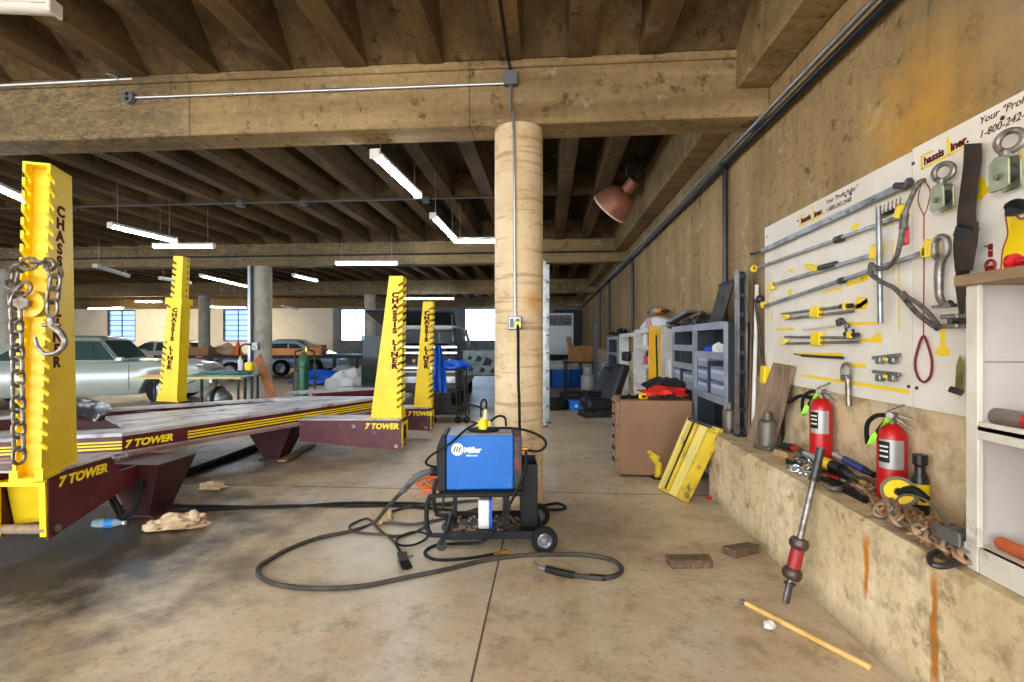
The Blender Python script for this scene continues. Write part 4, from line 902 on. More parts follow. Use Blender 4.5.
def snatch_block(lbl, ring, top, bot, w, dx):
    g = hung('snatch_block', lbl, 'pulley block', ((ring[0] + bot[0]) / 2, bot[1]), 'pulley blocks on the board')
    m = MB(); m.torus(bd(*ring, .05), .036 * w, .012 * w, (1, .5, 0), 22, 10); m.done('ring', CHN, g, world=True)
    c = bd((top[0] + bot[0]) / 2, (top[1] + bot[1]) / 2, .06); z0, z1 = bd(*bot, .06).z, bd(*top, .06).z
    OLV = mat('zinc_olive', c8(150, 150, 120), .35, .7, c2=c8(112, 116, 92), sc=9)
    for s in (-1, 1):
        m = MB(); m.prism([(c.y - .04 * w, z0 + .012), (c.y - .028 * w, z0), (c.y + .03 * w, z0), (c.y + .042 * w, z0 + .015), (c.y + .038 * w, z1 - .016), (c.y + .02 * w, z1), (c.y - .02 * w, z1), (c.y - .038 * w, z1 - .016)], 'x', c.x + s * .02 * w - .004, c.x + s * .02 * w + .004); m.done('cheek_plate', OLV, g, smooth=0, world=True, bevel=.003)
    m = MB(); m.cyl((c.x - .015 * w, c.y, (z0 + z1) / 2), (c.x + .015 * w, c.y, (z0 + z1) / 2), .034 * w, n=20); m.done('sheave', DGRY, g, world=True)
    m = MB(); m.cyl((c.x - .034 * w, c.y, (z0 * .6 + z1 * .4)), (c.x + .026 * w, c.y, (z0 * .6 + z1 * .4)), .012 * w, n=6); m.done('pin', CHN, g, world=True)
    m = MB(); m.cbox((c.x, c.y, z1 + .008), (.03 * w, .03 * w, .035)); m.done('swivel', CHN, g, smooth=0, world=True, bevel=.006)
snatch_block('steel pulley block with ring hanging under the big two-word logo', (943.5, 172), (943, 184), (941, 211), 1.0, 0)
snatch_block('steel pulley block with ring hanging nearest the camera beside the dark strap', (1010, 141), (1007, 156), (1004, 191), 1.06, 0)
STRAP = mat('dark_webbing', c8(58, 44, 34), .9, c2=c8(38, 30, 24), sc=12, bump=.3, bsc=80)
g = hung('webbing_strap', 'dark brown webbing strap bunched and hanging on the nearer board', 'strap', (968, 240))
def ribbon(par, pts, name, th=.012, off0=.03):
    m = MB(); R = []
    for i, (xa, ya, xb, yb2, off) in enumerate(pts):
        a, c = bd(xa, ya, off), bd(xb, yb2, off); a2, c2 = bd(xa, ya, off + th), bd(xb, yb2, off + th); mid = (a2 + c2) / 2 + Vector((-.012, 0, 0)); R.append([a, c, c2, mid, a2])
    RR = []
    for k2 in range(5):
        RR.append(catmull([r[k2] for r in R], 5))
    m.rings([[RR[j][i] for j in range(5)] for i in range(len(RR[0]))]); return m.done(name, STRAP, par, world=True)
ribbon(g, [(964, 144, 982, 143, .02), (963, 165, 982, 160, .02), (960, 190, 978, 185, .025), (957, 215, 976, 210, .03), (957, 235, 978, 230, .04)], 'upper_strap')
ribbon(g, [(955, 228, 979, 222, .05), (953, 245, 978, 240, .06), (954, 262, 975, 258, .05), (955, 272, 973, 270, .04)], 'knot', .04)
ribbon(g, [(957, 262, 975, 258, .03), (955, 282, 968, 278, .03), (957, 300, 966, 296, .03), (960, 322, 964, 318, .03)], 'tail')
m = MB(); m.cbox(bd(966, 232, .09), (.04, .08, .05), Matrix.Rotation(.4, 3, 'X')); m.done('buckle', BLK, g, smooth=0, world=True, bevel=.006)
g = hung('clevis_hook', 'long polished clevis hook hanging below the dark strap on the board', 'hook', (941, 275))
m = MB(); c = bd(941, 248, .05); m.tube([c + Vector((0, .03, -.03)), c + Vector((0, .032, .03)), c + Vector((0, 0, .05)), c + Vector((0, -.032, .03)), c + Vector((0, -.03, -.03)), c + Vector((0, 0, -.045))], .014, 9, k=4, closed=True); m.done('shackle', CHN, g, world=True)
m = MB(); m.tube([bd(942, 258, .05), bd(939.5, 268, .05), bd(939, 285, .05), bd(940, 298, .05), bd(946, 305, .05), bd(951, 302, .05)], .02, 10, k=5, r1=.012); m.cbox(bd(944, 306, .05), (.03, .1, .014)); m.done('shank', CHN, g, world=True)
g = hung('wall_clamp', 'short grey clevis clamp at the sling end, left of the wooden cabinet', 'clamp', (955, 321))
blk(g, (954, 316.5), (.05, .09, .02), CHN, off=.05, name='jaw'); blk(g, (954, 326), (.05, .09, .02), CHN, off=.05, name='jaw'); m = MB(); m.cyl(bd(951, 314, .05), bd(951, 328, .05), .012); m.cyl(bd(957, 321, .045), bd(964, 320, .045), .02); m.done('pin', DGRY, g, world=True)
g = hung('sheet_hook', 'olive green sheet metal hook low beside the wooden cabinet', 'hook', (958, 375))
m = MB(); P = [(960, 354), (963.5, 362), (963, 390), (955, 389), (956, 366)]; A = [bd(x, y, .02) for x, y in P]; B2 = [bd(x, y, .035) for x, y in P]; a = [m.v(p) for p in A]; b2 = [m.v(p) for p in B2]; m.face(a); m.face(b2)
for i in range(5): m.face([a[i], a[(i + 1) % 5], b2[(i + 1) % 5], b2[i]])
m.done('body', mat('olive_steel', c8(150, 136, 70), .45, .4, c2=c8(104, 92, 48), sc=9), g, smooth=0, world=True); m = MB(); m.cyl(bd(950, 389, .05), bd(962, 393, .03), .014); m.done('foot', DGRY, g, world=True)
g = hung('wall_peg', 'small wire peg beside the red printed chain link', 'peg', (986, 245)); m = MB(); m.tube([bd(988, 245, 0), bd(986, 246.5, .04), bd(985, 242, .045)], .004, 6, k=3); m.done('wire', CHN, g, world=True)
g = hung('pry_bar_hook', 'black forked tool end hanging at the right edge of the board', 'tool', (1020, 210)); m = MB(); m.tube([bd(1010, 207, .05), bd(1016, 204, .06), bd(1026, 206, .06), bd(1040, 212, .05)], .02, 8, k=4); m.cbox(bd(1022, 209, .06), (.03, .1, .03)); m.done('body', BLK, g, world=True)
# long gauge hanging left of the board with yellow weight
g = thing('pendulum_gauge', 'dark corded gauge with a yellow foot hanging at the left board edge', 'gauge', atx(764, 340, 1.77))
def wx(px, py, X=1.77): return atx(px, py, X)
m = MB(); m.tube([wx(759, 297), wx(756, 303), wx(759, 330), wx(762, 352), wx(764, 366)], .012, 8, k=5); m.sphere(wx(760, 299), .035); m.done('cord', DGRY, g, world=True)
m = MB(); p = wx(765, 375); m.cbox(p, (.05, .09, .15), Matrix.Rotation(.1, 3, 'X')); m.done('foot', YEL, g, smooth=0, world=True, bevel=.012); m = MB(); m.cyl(wx(767, 384), wx(771, 406), .012); m.done('stem', GRY, g, world=True)
# ---------------------------------------------------------------- wooden cabinet on the ledge
WC = mat('dirty_white_wood', c8(214, 206, 192), .65, c2=c8(196, 186, 170), sc=3, dirt=c8(118, 104, 90), dsc=5, dlo=.6, dhi=.78)
WCI = mat('scuffed_grey_board', c8(196, 186, 178), .7, c2=c8(178, 166, 160), sc=2, dirt=c8(120, 100, 92), dsc=9, dlo=.68, dhi=.78)
RAW = mat('rough_sawn_wood', c8(158, 130, 96), .8, c2=c8(120, 96, 68), sc=5, stretch=(4, .6, 4), bump=.2)
cb2 = thing('wooden_cabinet', 'open white painted wooden cabinet with shelves standing on the ledge', 'cabinet', (1.67, 1.3, .58))
CX, CY1, CY0 = 1.515, 1.865, .75
m = MB(); m.box(CX - .02, 1.78, CY0, CY1 + .03, 1.60, 1.64); m.done('top', RAW, cb2, smooth=0, world=True, bevel=.004)
m = MB(); m.box(CX, CX + .02, CY1 - .05, CY1, .66, 1.60); m.done('front_post', WC, cb2, smooth=0, world=True, bevel=.003)
m = MB(); m.box(CX + .021, 1.78, CY1 - .022, CY1 - .004, .66, 1.322); m.box(CX + .021, 1.78, CY1 - .022, CY1 - .004, 1.328, 1.6); m.done('side_panel', WCI, cb2, smooth=0, world=True)
m = MB(); m.box(CX + .02, 1.78, CY0, CY0 + .02, .582, 1.6); m.done('side_panel', WC, cb2, smooth=0, world=True)
m = MB(); m.box(1.762, 1.78, CY0 + .02, CY1 - .022, .582, 1.325); m.box(1.762, 1.78, CY0 + .02, CY1 - .022, 1.332, 1.6); m.done('back_panel', WCI, cb2, smooth=0, world=True)
m = MB(); m.box(CX, 1.76, CY0 + .02, CY1 - .05, 1.085, 1.10); m.box(CX, CX + .018, CY0 + .02, CY1 - .05, 1.055, 1.115); m.done('shelf', WC, cb2, smooth=0, world=True)
m = MB(); m.box(CX, 1.76, CY0 + .02, CY1 - .022, .655, .672); m.done('bottom_shelf', WC, cb2, smooth=0, world=True)
m = MB(); m.box(CX - .004, CX + .02, CY0, CY1 - .058, .582, .672); m.box(CX - .004, CX + .02, CY1 - .054, CY1 + .004, .582, .672); m.done('bottom_rail', WC, cb2, smooth=0, world=True, bevel=.003)
g = thing('steel_pipe', 'grey steel pipe with a red end lying on the upper cabinet shelf', 'pipe', atx(1000, 412, 1.6)); p = atx(988, 411.5, 1.6); p.z = 1.1 + .031
m = MB(); m.lathe([(.018, 0), (.03, 0), (.03, .36), (.018, .36)], 18, Matrix.Translation(p) @ Matrix.Rotation(PI / 2, 4, 'X')); m.done('tube', mat('dull_pipe', c8(130, 118, 112), .5, .4), g, world=True); m = MB(); m.cyl(p + Vector((0, -.15, 0)), p + Vector((0, -.36, 0)), .0315); m.done('red_sleeve', RED, g, world=True)
g = thing('orange_tube', 'orange tube lying on the bottom shelf of the wooden cabinet', 'tube', atx(1010, 547, 1.58)); p = atx(1000, 546, 1.58); p.z = .672 + .022
m = MB(); m.lathe([(.012, 0), (.02, 0), (.022, .01), (.022, .4), (0, .4)], 18, Matrix.Translation(p) @ Matrix.Rotation(PI / 2, 4, 'X')); m.done('tube', mat('rust_orange', c8(186, 84, 40), .5), g, world=True)
p = atx(1026, 258, 1.62); g = thing('red_spool', 'red plastic spool lying on top of the wooden cabinet', 'spool', (p.x, p.y, 1.64))
m = MB(); m.lathe([(0, -.05), (.03, -.05), (.03, -.035), (.015, -.03), (.015, .03), (.034, .035), (.034, .05), (0, .05)], 18, Matrix.Translation((0, 0, .035)) @ Matrix.Rotation(PI / 2, 4, 'X')); m.done('body', RED, g)
# ---------------------------------------------------------------- things on the ledge
LZ = .58
def lz(px, py, z=LZ): return atz(px, py, z)
SIL = mat('label_silver', c8(176, 174, 170), .35, .4)
def extinguisher(lbl, p, z0, h=.40, r=.064):
    g = thing('fire_extinguisher', lbl, 'fire extinguisher', (p.x, p.y, z0), -.8, 'fire extinguishers on the ledge')
    m = MB(); m.lathe([(0, 0), (r - .008, 0), (r, .008), (r, h - .07), (r * .93, h - .045), (r * .7, h - .022), (.03, h - .008), (.022, h), (0, h)], 28); m.done('body', RED, g)
    m = MB(); a0, a1 = -2.3, -.55; n = 14
    R = [[((r + .0012) * math.cos(a0 + (a1 - a0) * i / n), (r + .0012) * math.sin(a0 + (a1 - a0) * i / n), z) for i in range(n + 1)] for z in (.18, h - .075)]
    V = [[m.v(q) for q in row] for row in R]
    for i in range(n): m.face([V[0][i], V[0][i + 1], V[1][i + 1], V[1][i]])
    m.done('label_plate', SIL, g)
    m = MB(); n = 6; a1 = -1.5; R = [[((r + .002) * math.cos(a0 + (a1 - a0) * i / n), (r + .002) * math.sin(a0 + (a1 - a0) * i / n), z) for i in range(n + 1)] for z in (.21, h - .085)]; V = [[m.v(q) for q in row] for row in R]
    for i in range(n): m.face([V[0][i], V[0][i + 1], V[1][i + 1], V[1][i]])
    m.done('label_black', BLK, g)
    for zz in (.235, .262, .285):
        m = MB(); R = [[((r + .003) * math.cos(-2.2 + .6 * i / 5), (r + .003) * math.sin(-2.2 + .6 * i / 5), z) for i in range(6)] for z in (zz, zz + .009)]; V = [[m.v(q) for q in row] for row in R]
        for i in range(5): m.face([V[0][i], V[0][i + 1], V[1][i + 1], V[1][i]])
        m.done('label_line', WHT, g)
    m = MB(); m.lathe([(.02, h - .002), (.02, h + .03), (.028, h + .035), (.028, h + .055), (0, h + .055)], 16); m.done('valve', CHN, g)
    m = MB(); m.bar((-.01, 0, h + .05), (.085, 0, h - .015), .022, .006); m.bar((-.02, 0, h + .058), (.08, .0, h + .03), .02, .006); m.done('lever', CHN, g, smooth=0)
    m = MB(); m.bar((-.02, 0, h + .06), (.05, 0, h + .1), .02, .006); m.done('grip', DGRY, g, smooth=0)
    m = MB(); m.cyl((0, -.02, h + .04), (0, -.045, h + .045), .016); m.done('gauge', CHN, g)
    m = MB(); m.tube([(-.02, 0, h + .04), (-.06, -.01, h + .035), (-.095, -.01, h - .0), (-.105, -.01, h - .05), (-.1, -.01, h - .12)], .011, 8, k=5); m.done('hose', RUB, g)
    rv = cam2w(1, 0); fw = cam2w(0, 1); o3 = Vector((p.x, p.y, z0)) - fw * .02; m = MB(); V = []
    for (ax_, az_), (nx, nz) in (((-.012, h + .03), (.3, 1)), ((-.06, h + .012), (.45, .9)), ((-.1, h - .035), (.75, .6)), ((-.122, h - .1), (.95, .25))):
        V.append([m.v(o3 + rv * (ax_ + q_ * nx * .024) + Vector((0, 0, az_ + q_ * nz * .024))) for q_ in (-1, 1)])
    for i in range(3): m.face([V[i][0], V[i][1], V[i + 1][1], V[i + 1][0]])
    o = m.done('inspection_tag', mat('lime_tag', c8(160, 236, 60), .5), g, world=True); sm = o.modifiers.new('s', 'SOLIDIFY'); sm.thickness = .002
    return g
p2 = atx(892, 480, 1.745); extinguisher('red fire extinguisher with lime tag beside the rusty chains', p2, LZ)
p1 = atx(821, 430, 1.745); g = extinguisher('red fire extinguisher with lime tag behind the air tools, farther along ledge', p1, LZ + .055)
m = MB(); m.box(-.05, .05, -.05, .06, -.055, 0); m.done('stand_block', OLDW, g, smooth=0)
m = MB(); m.tube([atx(812, 398, 1.74), atx(800, 396, 1.74), atx(789, 402, 1.76), atx(778, 405, 1.8)], .013, 8, k=5); m.done('long_hose', RUB, g, world=True)
JAK = mat('jack_grey', c8(112, 106, 92), .45, .4, c2=c8(98, 92, 80), sc=8, dirt=c8(70, 58, 46), dsc=9)
def jack(lbl, p, h, r, red):
    g = thing('bottle_jack', lbl, 'bottle jack', (p.x, p.y, LZ), .5, 'bottle jacks on the ledge')
    m = MB(); m.box(-r * 1.15, r * 1.15, -r * 1.05, r * 1.05, 0, .035); m.done('base', JAK, g, smooth=0, bevel=.012)
    m = MB(); m.lathe([(r, .03), (r, h * .7), (r * .94, h * .745), (r * .8, h * .775), (r * .5, h * .8), (r * .46, h * .83), (r * .46, h * .96), (r * .36, h * .97), (r * .36, h), (0, h)], 26); m.done('body', JAK, g)
    m = MB(); m.cyl((0, 0, h * .8), (0, 0, h * .86), r * .54); m.done('collar', JAK, g)
    m = MB(); m.cyl((r * .95, -.03, .05), (r * .95, -.03, .16), .016); m.cyl((r * .95, -.03, .16), (r * .95, -.03, .2), .009); m.done('pump', DGRY, g)
    if red:
        m = MB(); R = [[((r + .001) * math.cos(-1.5 + 1.0 * i / 6), (r + .001) * math.sin(-1.5 + 1.0 * i / 6), z) for i in range(7)] for z in (h * .36, h * .5)]; V = [[m.v(q) for q in row] for row in R]
        for i in range(6): m.face([V[0][i], V[0][i + 1], V[1][i + 1], V[1][i]])
        m.done('red_label', mat('faded_red', c8(150, 60, 56), .5), g)
jack('grey bottle jack with faded red label in front of the leaning plank', lz(767.5, 449), .285, .068, True)
jack('grey bottle jack behind, left of the upright slotted post', lz(729.5, 432), .265, .06, False)
ps = lz(741, 436)
g = thing('slotted_post', 'tall upright steel post with dark slots standing at the ledge end', 'post', (ps.x, ps.y, LZ), TH)
for s in (-1, 1): m = MB(); m.box(s * .035 - .008, s * .035 + .008, -.03, .03, 0, 1.43); m.done('rail', GRY, g, smooth=0)
m = MB(); m.box(-.027, .027, .0, .02, 0, 1.42); m.done('web', BLK, g, smooth=0)
for i in range(9): m = MB(); m.box(-.03, .03, -.025, .0, .04 + i * .165, .075 + i * .165); m.done('rung', DGRY, g, smooth=0)
m = MB(); m.box(-.05, .05, -.04, .04, 0, .02); m.done('foot', DGRY, g, smooth=0)
a, c = lz(753, 440), atx(757, 285, 1.79)
m = MB(); m.cyl(a + Vector((0, 0, .0)), c, .016); tag(m.done('white_pole', WHT), 'white pole leaning on the wall between slotted post and plank', 'pole')
a, c = lz(749, 437), atx(752.5, 280, 1.79); m = MB(); m.cyl(a, c, .012); tag(m.done('dark_pole', mat('brown_pole', c8(120, 90, 62), .6)), 'thin brown pole leaning just left of the white pole', 'pole')
# leaning plank
b0, b1, t0, t1_ = lz(748, 441), lz(760, 446), atx(776, 363, 1.79), atx(799, 363, 1.79)
t1_ = Vector((1.785, t0.y - .32, t0.z - .01)); b1 = Vector((b0.x + .08, b0.y - .3, LZ)); nrm = (t0 - b0).cross(b1 - b0).normalized()
if nrm.x > 0: nrm = -nrm
th = nrm * .028
m = MB(); m.hexa([b0, b1, b1 + th, b0 + th, t0, t1_, t1_ + th, t0 + th]); tag(m.done('plank', OLDW, smooth=0, bevel=.003), 'weathered wide plank leaning against the wall below the far board', 'plank')
m = MB(); m.cyl(lz(779, 443), atx(778, 405, 1.76), .016); m.cyl(lz(783, 445), atx(783, 412, 1.77), .013); tag(m.done('jack_handle', DGRY), 'two dark steel bars leaning behind the front bottle jack', 'bar')
# air tools
tt = thing('tool_tray', 'shallow dark tray under the air tools between the extinguishers', 'tray', (1.69, 2.93, LZ))
m = MB(); m.box(1.59, 1.8, 2.55, 3.35, LZ, LZ + .01); m.box(1.59, 1.6, 2.55, 3.35, LZ + .01, LZ + .035); m.done('pan', BLK, tt, smooth=0, world=True)
def tool(lbl, a, c, segs, name='air_tool', cat='air tool', X=1.69):
    A, C = atx(*a, X), atx(*c, X); g = thing(name, lbl, cat, (A + C) / 2 - Vector((0, 0, .03)), group=None); n = len(segs)
    for f0, f1, r0, r1, m_, nm in segs:
        m = MB(); m.cyl(A.lerp(C, f0), A.lerp(C, f1), r0, r1); m.done(nm, m_, g, world=True)
    return g
tool('grey and yellow air tool lying at the foot of the far extinguisher', (797, 449), (850, 474), [(0, .2, .016, .02, DGRY, 'inlet'), (.2, .45, .024, .026, SIL, 'grip'), (.45, .72, .03, .034, YEL, 'housing'), (.72, .88, .036, .036, BLK, 'collar'), (.88, 1, .024, .018, DGRY, 'nose')])
tool('slim dark blue air tool lying against the wall between the extinguishers', (834, 454), (874, 475), [(0, .3, .014, .018, SIL, 'tip'), (.3, .8, .022, .022, mat('navy', c8(40, 44, 110), .4), 'body'), (.8, 1, .018, .016, BLK, 'inlet')])
tool('black ratchet wrench lying beside the yellow air tool', (838, 468), (868, 486), [(0, .3, .03, .028, BLK, 'head'), (.3, .8, .018, .018, DGRY, 'body'), (.8, 1, .016, .014, mat('amber_grip', c8(170, 140, 60), .5), 'inlet')])
tool('red handled tool lying in front of the black ratchet wrench', (822, 474), (851, 484), [(0, .6, .015, .017, RED, 'handle'), (.6, 1, .011, .009, DGRY, 'shaft')])
tool('short black grip tool left of the far extinguisher', (783, 446), (800, 449), [(0, .6, .026, .028, BLK, 'body'), (.6, 1, .02, .015, RED, 'cap')])
p = lz(784, 457); m = MB(); m.cbox((p.x, p.y, LZ + .022), (.06, .14, .044), Matrix.Rotation(.2, 3, 'Z')); tag(m.done('wood_block', WOOD, smooth=0, bevel=.004), 'small wood block on the ledge right of the front bottle jack', 'wood block')
SHC = mat('shiny_chain', c8(206, 210, 214), .2, .95)
g = thing('short_chain', 'short shiny chain heap on the ledge in front of the air tools', 'chain', lz(800, 470))
P = [lz(x, y, LZ + z) for x, y, z in ((789, 467, .015), (800, 472, .015), (810, 474, .015), (806, 465, .02), (795, 461, .035), (804, 459, .04), (813, 466, .03), (803, 470, .04), (793, 468, .04), (822, 478, .015), (830, 480, .015))]
chain(g, P, .062, .042, .008, SHC, twist=.6)
g = thing('clevis', 'polished clevis hook lying at the front of the ledge', 'clevis', lz(836, 487)); m = MB(); m.tube([lz(826, 485, LZ + .02), lz(832, 489, LZ + .02), lz(842, 488, LZ + .02), lz(848, 483, LZ + .02), lz(842, 480, LZ + .025)], .014, 8, k=5); m.done('bow', CHN, g, world=True); m = MB(); m.cyl(lz(846, 478, LZ + .02), lz(854, 484, LZ + .02), .016); m.done('pin', DGRY, g, world=True)
g = thing('grey_chain', 'dull grey chain heap between air tools and near extinguisher', 'chain', lz(865, 490))
P = [lz(x, y, LZ + z) for x, y, z in ((848, 485, .012), (858, 490, .012), (868, 494, .012), (874, 489, .02), (862, 484, .03), (854, 482, .03), (866, 480, .03), (876, 486, .035), (866, 490, .045), (858, 487, .05), (870, 498, .012), (880, 503, .012))]
chain(g, P, .06, .042, .0075, RUST, twist=.5)
g = thing('rusty_chain', 'big heap of rusty chain in front of the near extinguisher', 'chain', lz(910, 525))
P = []
for i in range(32):
    t = i / 31; lay = i // 8; f = (i % 8) / 7; f = f if lay % 2 == 0 else 1 - f
    cx = 868 + 12 * lay + (84 - 22 * lay) * f + RN.uniform(-4, 4); cy = 496 + (cx - 868) * .5 + (9 if i % 2 else -8) + lay * 1.5; P.append(lz(cx, cy, LZ + .012 + .026 * lay + .012 * (i % 3)))
chain(g, P, .062, .043, .0078, RUST, twist=.7, kmax=100)
g = thing('rusty_chain', 'second rusty chain heap against the wooden cabinet under the come-along', 'chain', lz(950, 540))
P = []
for i in range(14):
    lay = i // 7; f = (i % 7) / 6; f = f if lay % 2 == 0 else 1 - f
    cx = 912 + 48 * f + RN.uniform(-3, 3); cy = 526 + (cx - 912) * .5 + (8 if i % 2 else -7); P.append(lz(cx, cy, LZ + .012 + .028 * lay))
chain(g, P, .062, .043, .0078, RUST, twist=.4, kmax=90)
g = thing('strap_reel', 'yellow ratchet strap reel lying on the rusty chain heap', 'strap', lz(900, 500, LZ + .07)); c = lz(899, 493, LZ + .1); ax = Vector((-.5, -.72, .5)).normalized()
MQ = Matrix.Translation(c) @ Vector((0, 0, 1)).rotation_difference(ax).to_matrix().to_4x4()
m = MB(MQ); m.lathe([(.02, -.02), (.058, -.02), (.058, .02), (.02, .02)], 24); m.done('coil', YEL, g, world=True); m = MB(MQ); m.lathe([(.058, -.026), (.072, -.024), (.072, .026), (.058, .026)], 24); m.done('webbing', mat('grey_webbing', c8(120, 112, 90), .8), g, world=True)
m = MB(); m.tube([c, c + Vector((.03, -.05, .03)), c + Vector((.05, -.1, .0))], .02, 8, k=4); m.done('handle', BLK, g, world=True)
p = atx(920, 480, 1.765); g = thing('spray_bottle', 'black bottle with yellow label standing behind the rusty chain', 'bottle', (p.x, p.y, LZ))
m = MB(); m.lathe([(0, 0), (.034, 0), (.036, .01), (.036, .15), (.03, .18), (.022, .2), (.022, .225), (.03, .235), (.03, .28), (0, .285)], 22); m.done('body', mat('black_plastic', c8(30, 28, 28), .35), g)
m = MB(); m.lathe([(.0365, .05), (.0372, .05), (.0372, .145), (.0365, .145)], 22); m.done('label_band', YEL, g)
g = thing('come_along', 'silver cable puller with steel straps lying against the wooden cabinet', 'cable puller', lz(950, 535))
m = MB(); a = lz(938, 508, LZ + .12); c = lz(966, 552, LZ + .06); m.bar(a, c, .022, .006); m.done('strap_bar', GRY, g, smooth=0, world=True)
m = MB(); q = lz(950, 535, LZ + .08); m.cyl(q + Vector((-.03, 0, 0)), q + Vector((.03, 0, 0)), .032, n=20); m.done('drum', GRY, g, world=True)
m = MB(); m.cbox(q + Vector((-.03, -.02, .01)), (.008, .12, .05)); m.cbox(q + Vector((.035, -.02, .01)), (.008, .12, .05)); m.done('side_frame', GRY, g, smooth=0, world=True)
m = MB(); m.tube([lz(918, 532, LZ + .06), lz(898, 518, LZ + .09), lz(892, 508, LZ + .14), lz(903, 495, LZ + .15), lz(925, 500, LZ + .12), lz(945, 516, LZ + .1)], .005, 6, k=6); m.done('cable', GRY, g, world=True)
m = MB(); m.tube([lz(945, 553, LZ + .03), lz(938, 551, LZ + .02), lz(930, 556, LZ + .016), lz(932, 564, LZ + .016), lz(944, 566, LZ + .016), lz(956, 562, LZ + .025), lz(968, 559, LZ + .03)], .009, 9, k=5, r1=.014); m.done('hook', DGRY, g, world=True)
# ---------------------------------------------------------------- floor, right foreground
WFM = mat('browned_steel', c8(96, 78, 70), .4, .6, c2=c8(70, 58, 54), sc=12)
g = thing('slide_hammer', 'steel slide hammer with red weight leaning against the ledge', 'slide hammer', atz(785, 603, 0))
A = atz(786, 601, .01); C = Vector((1.43, 0, .58)); d = atd(803, 530, 2.6)
p_top = atd(821, 448, 2.56)
A = atz(785.5, 602, .008); u = (p_top - A).normalized(); L = (p_top - A).length
QM = frame(A, u.orthogonal(), u.cross(u.orthogonal())); QM = frame(A, Vector((0, 1, 0)), u.cross(Vector((0, 1, 0))).cross(u) if False else u.cross(Vector((0, 1, 0))))
z = u; x = Vector((0, 1, 0)); x = (x - z * x.dot(z)).normalized(); y = z.cross(x); QM = Matrix(((x.x, y.x, z.x, A.x), (x.y, y.y, z.y, A.y), (x.z, y.z, z.z, A.z), (0, 0, 0, 1)))
m = MB(QM); m.lathe([(0, .0), (.0165, .0), (.0165, L), (0, L)], 14); m.done('shaft', CHN, g, world=True)
m = MB(QM); m.lathe([(.016, L * .785), (.026, L * .785), (.026, L * .8), (.021, L * .805), (.021, L), (0, L)], 14); m.done('grip_sleeve', DGRY, g, world=True)
m = MB(QM); m.lathe([(.015, L * .15), (.04, L * .155), (.05, L * .18), (.046, L * .21), (.034, L * .225)], 22); m.done('weight_flange', WFM, g, world=True); m = MB(QM); m.lathe([(.034, L * .345), (.045, L * .36), (.049, L * .385), (.04, L * .41), (.015, L * .415)], 22); m.done('weight_flange', WFM, g, world=True)
m = MB(QM); m.lathe([(.033, L * .222), (.033, L * .348), (.02, L * .348)], 22); m.done('weight', mat('dark_red', c8(156, 34, 36), .4), g, world=True)
m = MB(QM); m.cbox((0, 0, L * .07), (.045, .02, L * .13)); m.cyl((0, -.03, L * .12), (0, .03, L * .12), .01); m.done('foot_clamp', DGRY, g, smooth=0, world=True, bevel=.004)
A, C = atz(741, 601, .014), atz(871, 668, .014)
g = thing('broom_handle', 'pale wooden broom handle lying on the floor at lower right', 'broom handle', (A + C) / 2 - Vector((0, 0, .014)))
m = MB(); m.cyl(A.lerp(C, .04), C, .0135, n=14); m.done('stick', mat('pale_stick', c8(226, 184, 112), .5, c2=c8(206, 160, 88), sc=6), g, world=True); m = MB(); m.cyl(A, A.lerp(C, .045), .0135, .0138, n=14); m.done('metal_tip', GRY, g, world=True)
BWD = mat('dark_old_wood', c8(104, 82, 60), .8, c2=c8(78, 60, 44), sc=6, stretch=(3, 3, 3), dirt=c8(150, 120, 86), dsc=5)
def blockq(pts, h, lbl):
    P = [atz(x, y, h) for x, y in pts]; m = MB(); m.hexa([Vector((p.x, p.y, 0)) for p in P] + [Vector((p.x, p.y, h)) for p in P]); tag(m.done('wood_block', BWD, smooth=0, bevel=.004), lbl, 'wood block', 'wood blocks on the floor')
blockq([(672, 561), (713, 560), (709, 553.5), (665, 554)], .052, 'dark wood block on the floor farther from the ledge')
blockq([(736, 551), (761, 545), (748, 541.5), (722, 545.5)], .052, 'lighter ended wood block on the floor nearer the ledge')
p = atz(770, 629, 0); m = MB(); m.blob((p.x, p.y, .012), (.028, .022, .025), 12, .7, 2); tag(m.done('paper_scrap', WHT), 'tiny crumpled white paper scrap on the floor by the broom handle', 'scrap')
# ---------------------------------------------------------------- brown cabinet and leaning ramp
BRN = mat('brown_paint', c8(140, 102, 70), .5, c2=c8(130, 94, 64), sc=2)
cd_ = 4.92; x0, x1 = (619.5 - 512) / FOC * cd_, (691 - 512) / FOC * cd_; co_ = cam2w((x0 + x1) / 2, cd_)
g = thing('drawer_cabinet', 'brown steel cabinet standing on the floor with its drawers facing left', 'cabinet', (co_.x, co_.y, 0), TH - .1)
hw = (x1 - x0) / 2; CH = .79
m = MB(); m.box(-hw, hw, 0, .5, .02, CH); m.done('body', BRN, g, smooth=0, bevel=.006); m = MB(); m.box(-hw + .02, hw - .02, .03, .47, 0, .02); m.done('plinth', BLK, g, smooth=0)
for i in range(6):
    z0 = .05 + i * .122; m = MB(); m.box(-hw - .02, -hw, .02, .48, z0, z0 + .11); dr = m.done('drawer', mat('tan_drawer', c8(160, 122, 90), .5), g, smooth=0, bevel=.004)
    m = MB(); m.box(-hw - .04, -hw - .02, .18, .32, z0 + .07, z0 + .085); m.done('handle', BLK, dr, smooth=0)
def ctop(x, y, z=CH): return base(g) @ Vector((x, y, z))
gcab = g
RBAG = mat('red_orange_cloth', c8(226, 44, 26), .7, c2=c8(200, 30, 20), sc=6); BBAG = mat('black_cloth', c8(26, 26, 28), .85)
q = ctop(.12, .2); gg = thing('tool_bag', 'slumped red and black tool bag on top of the brown cabinet', 'bag', q, TH)
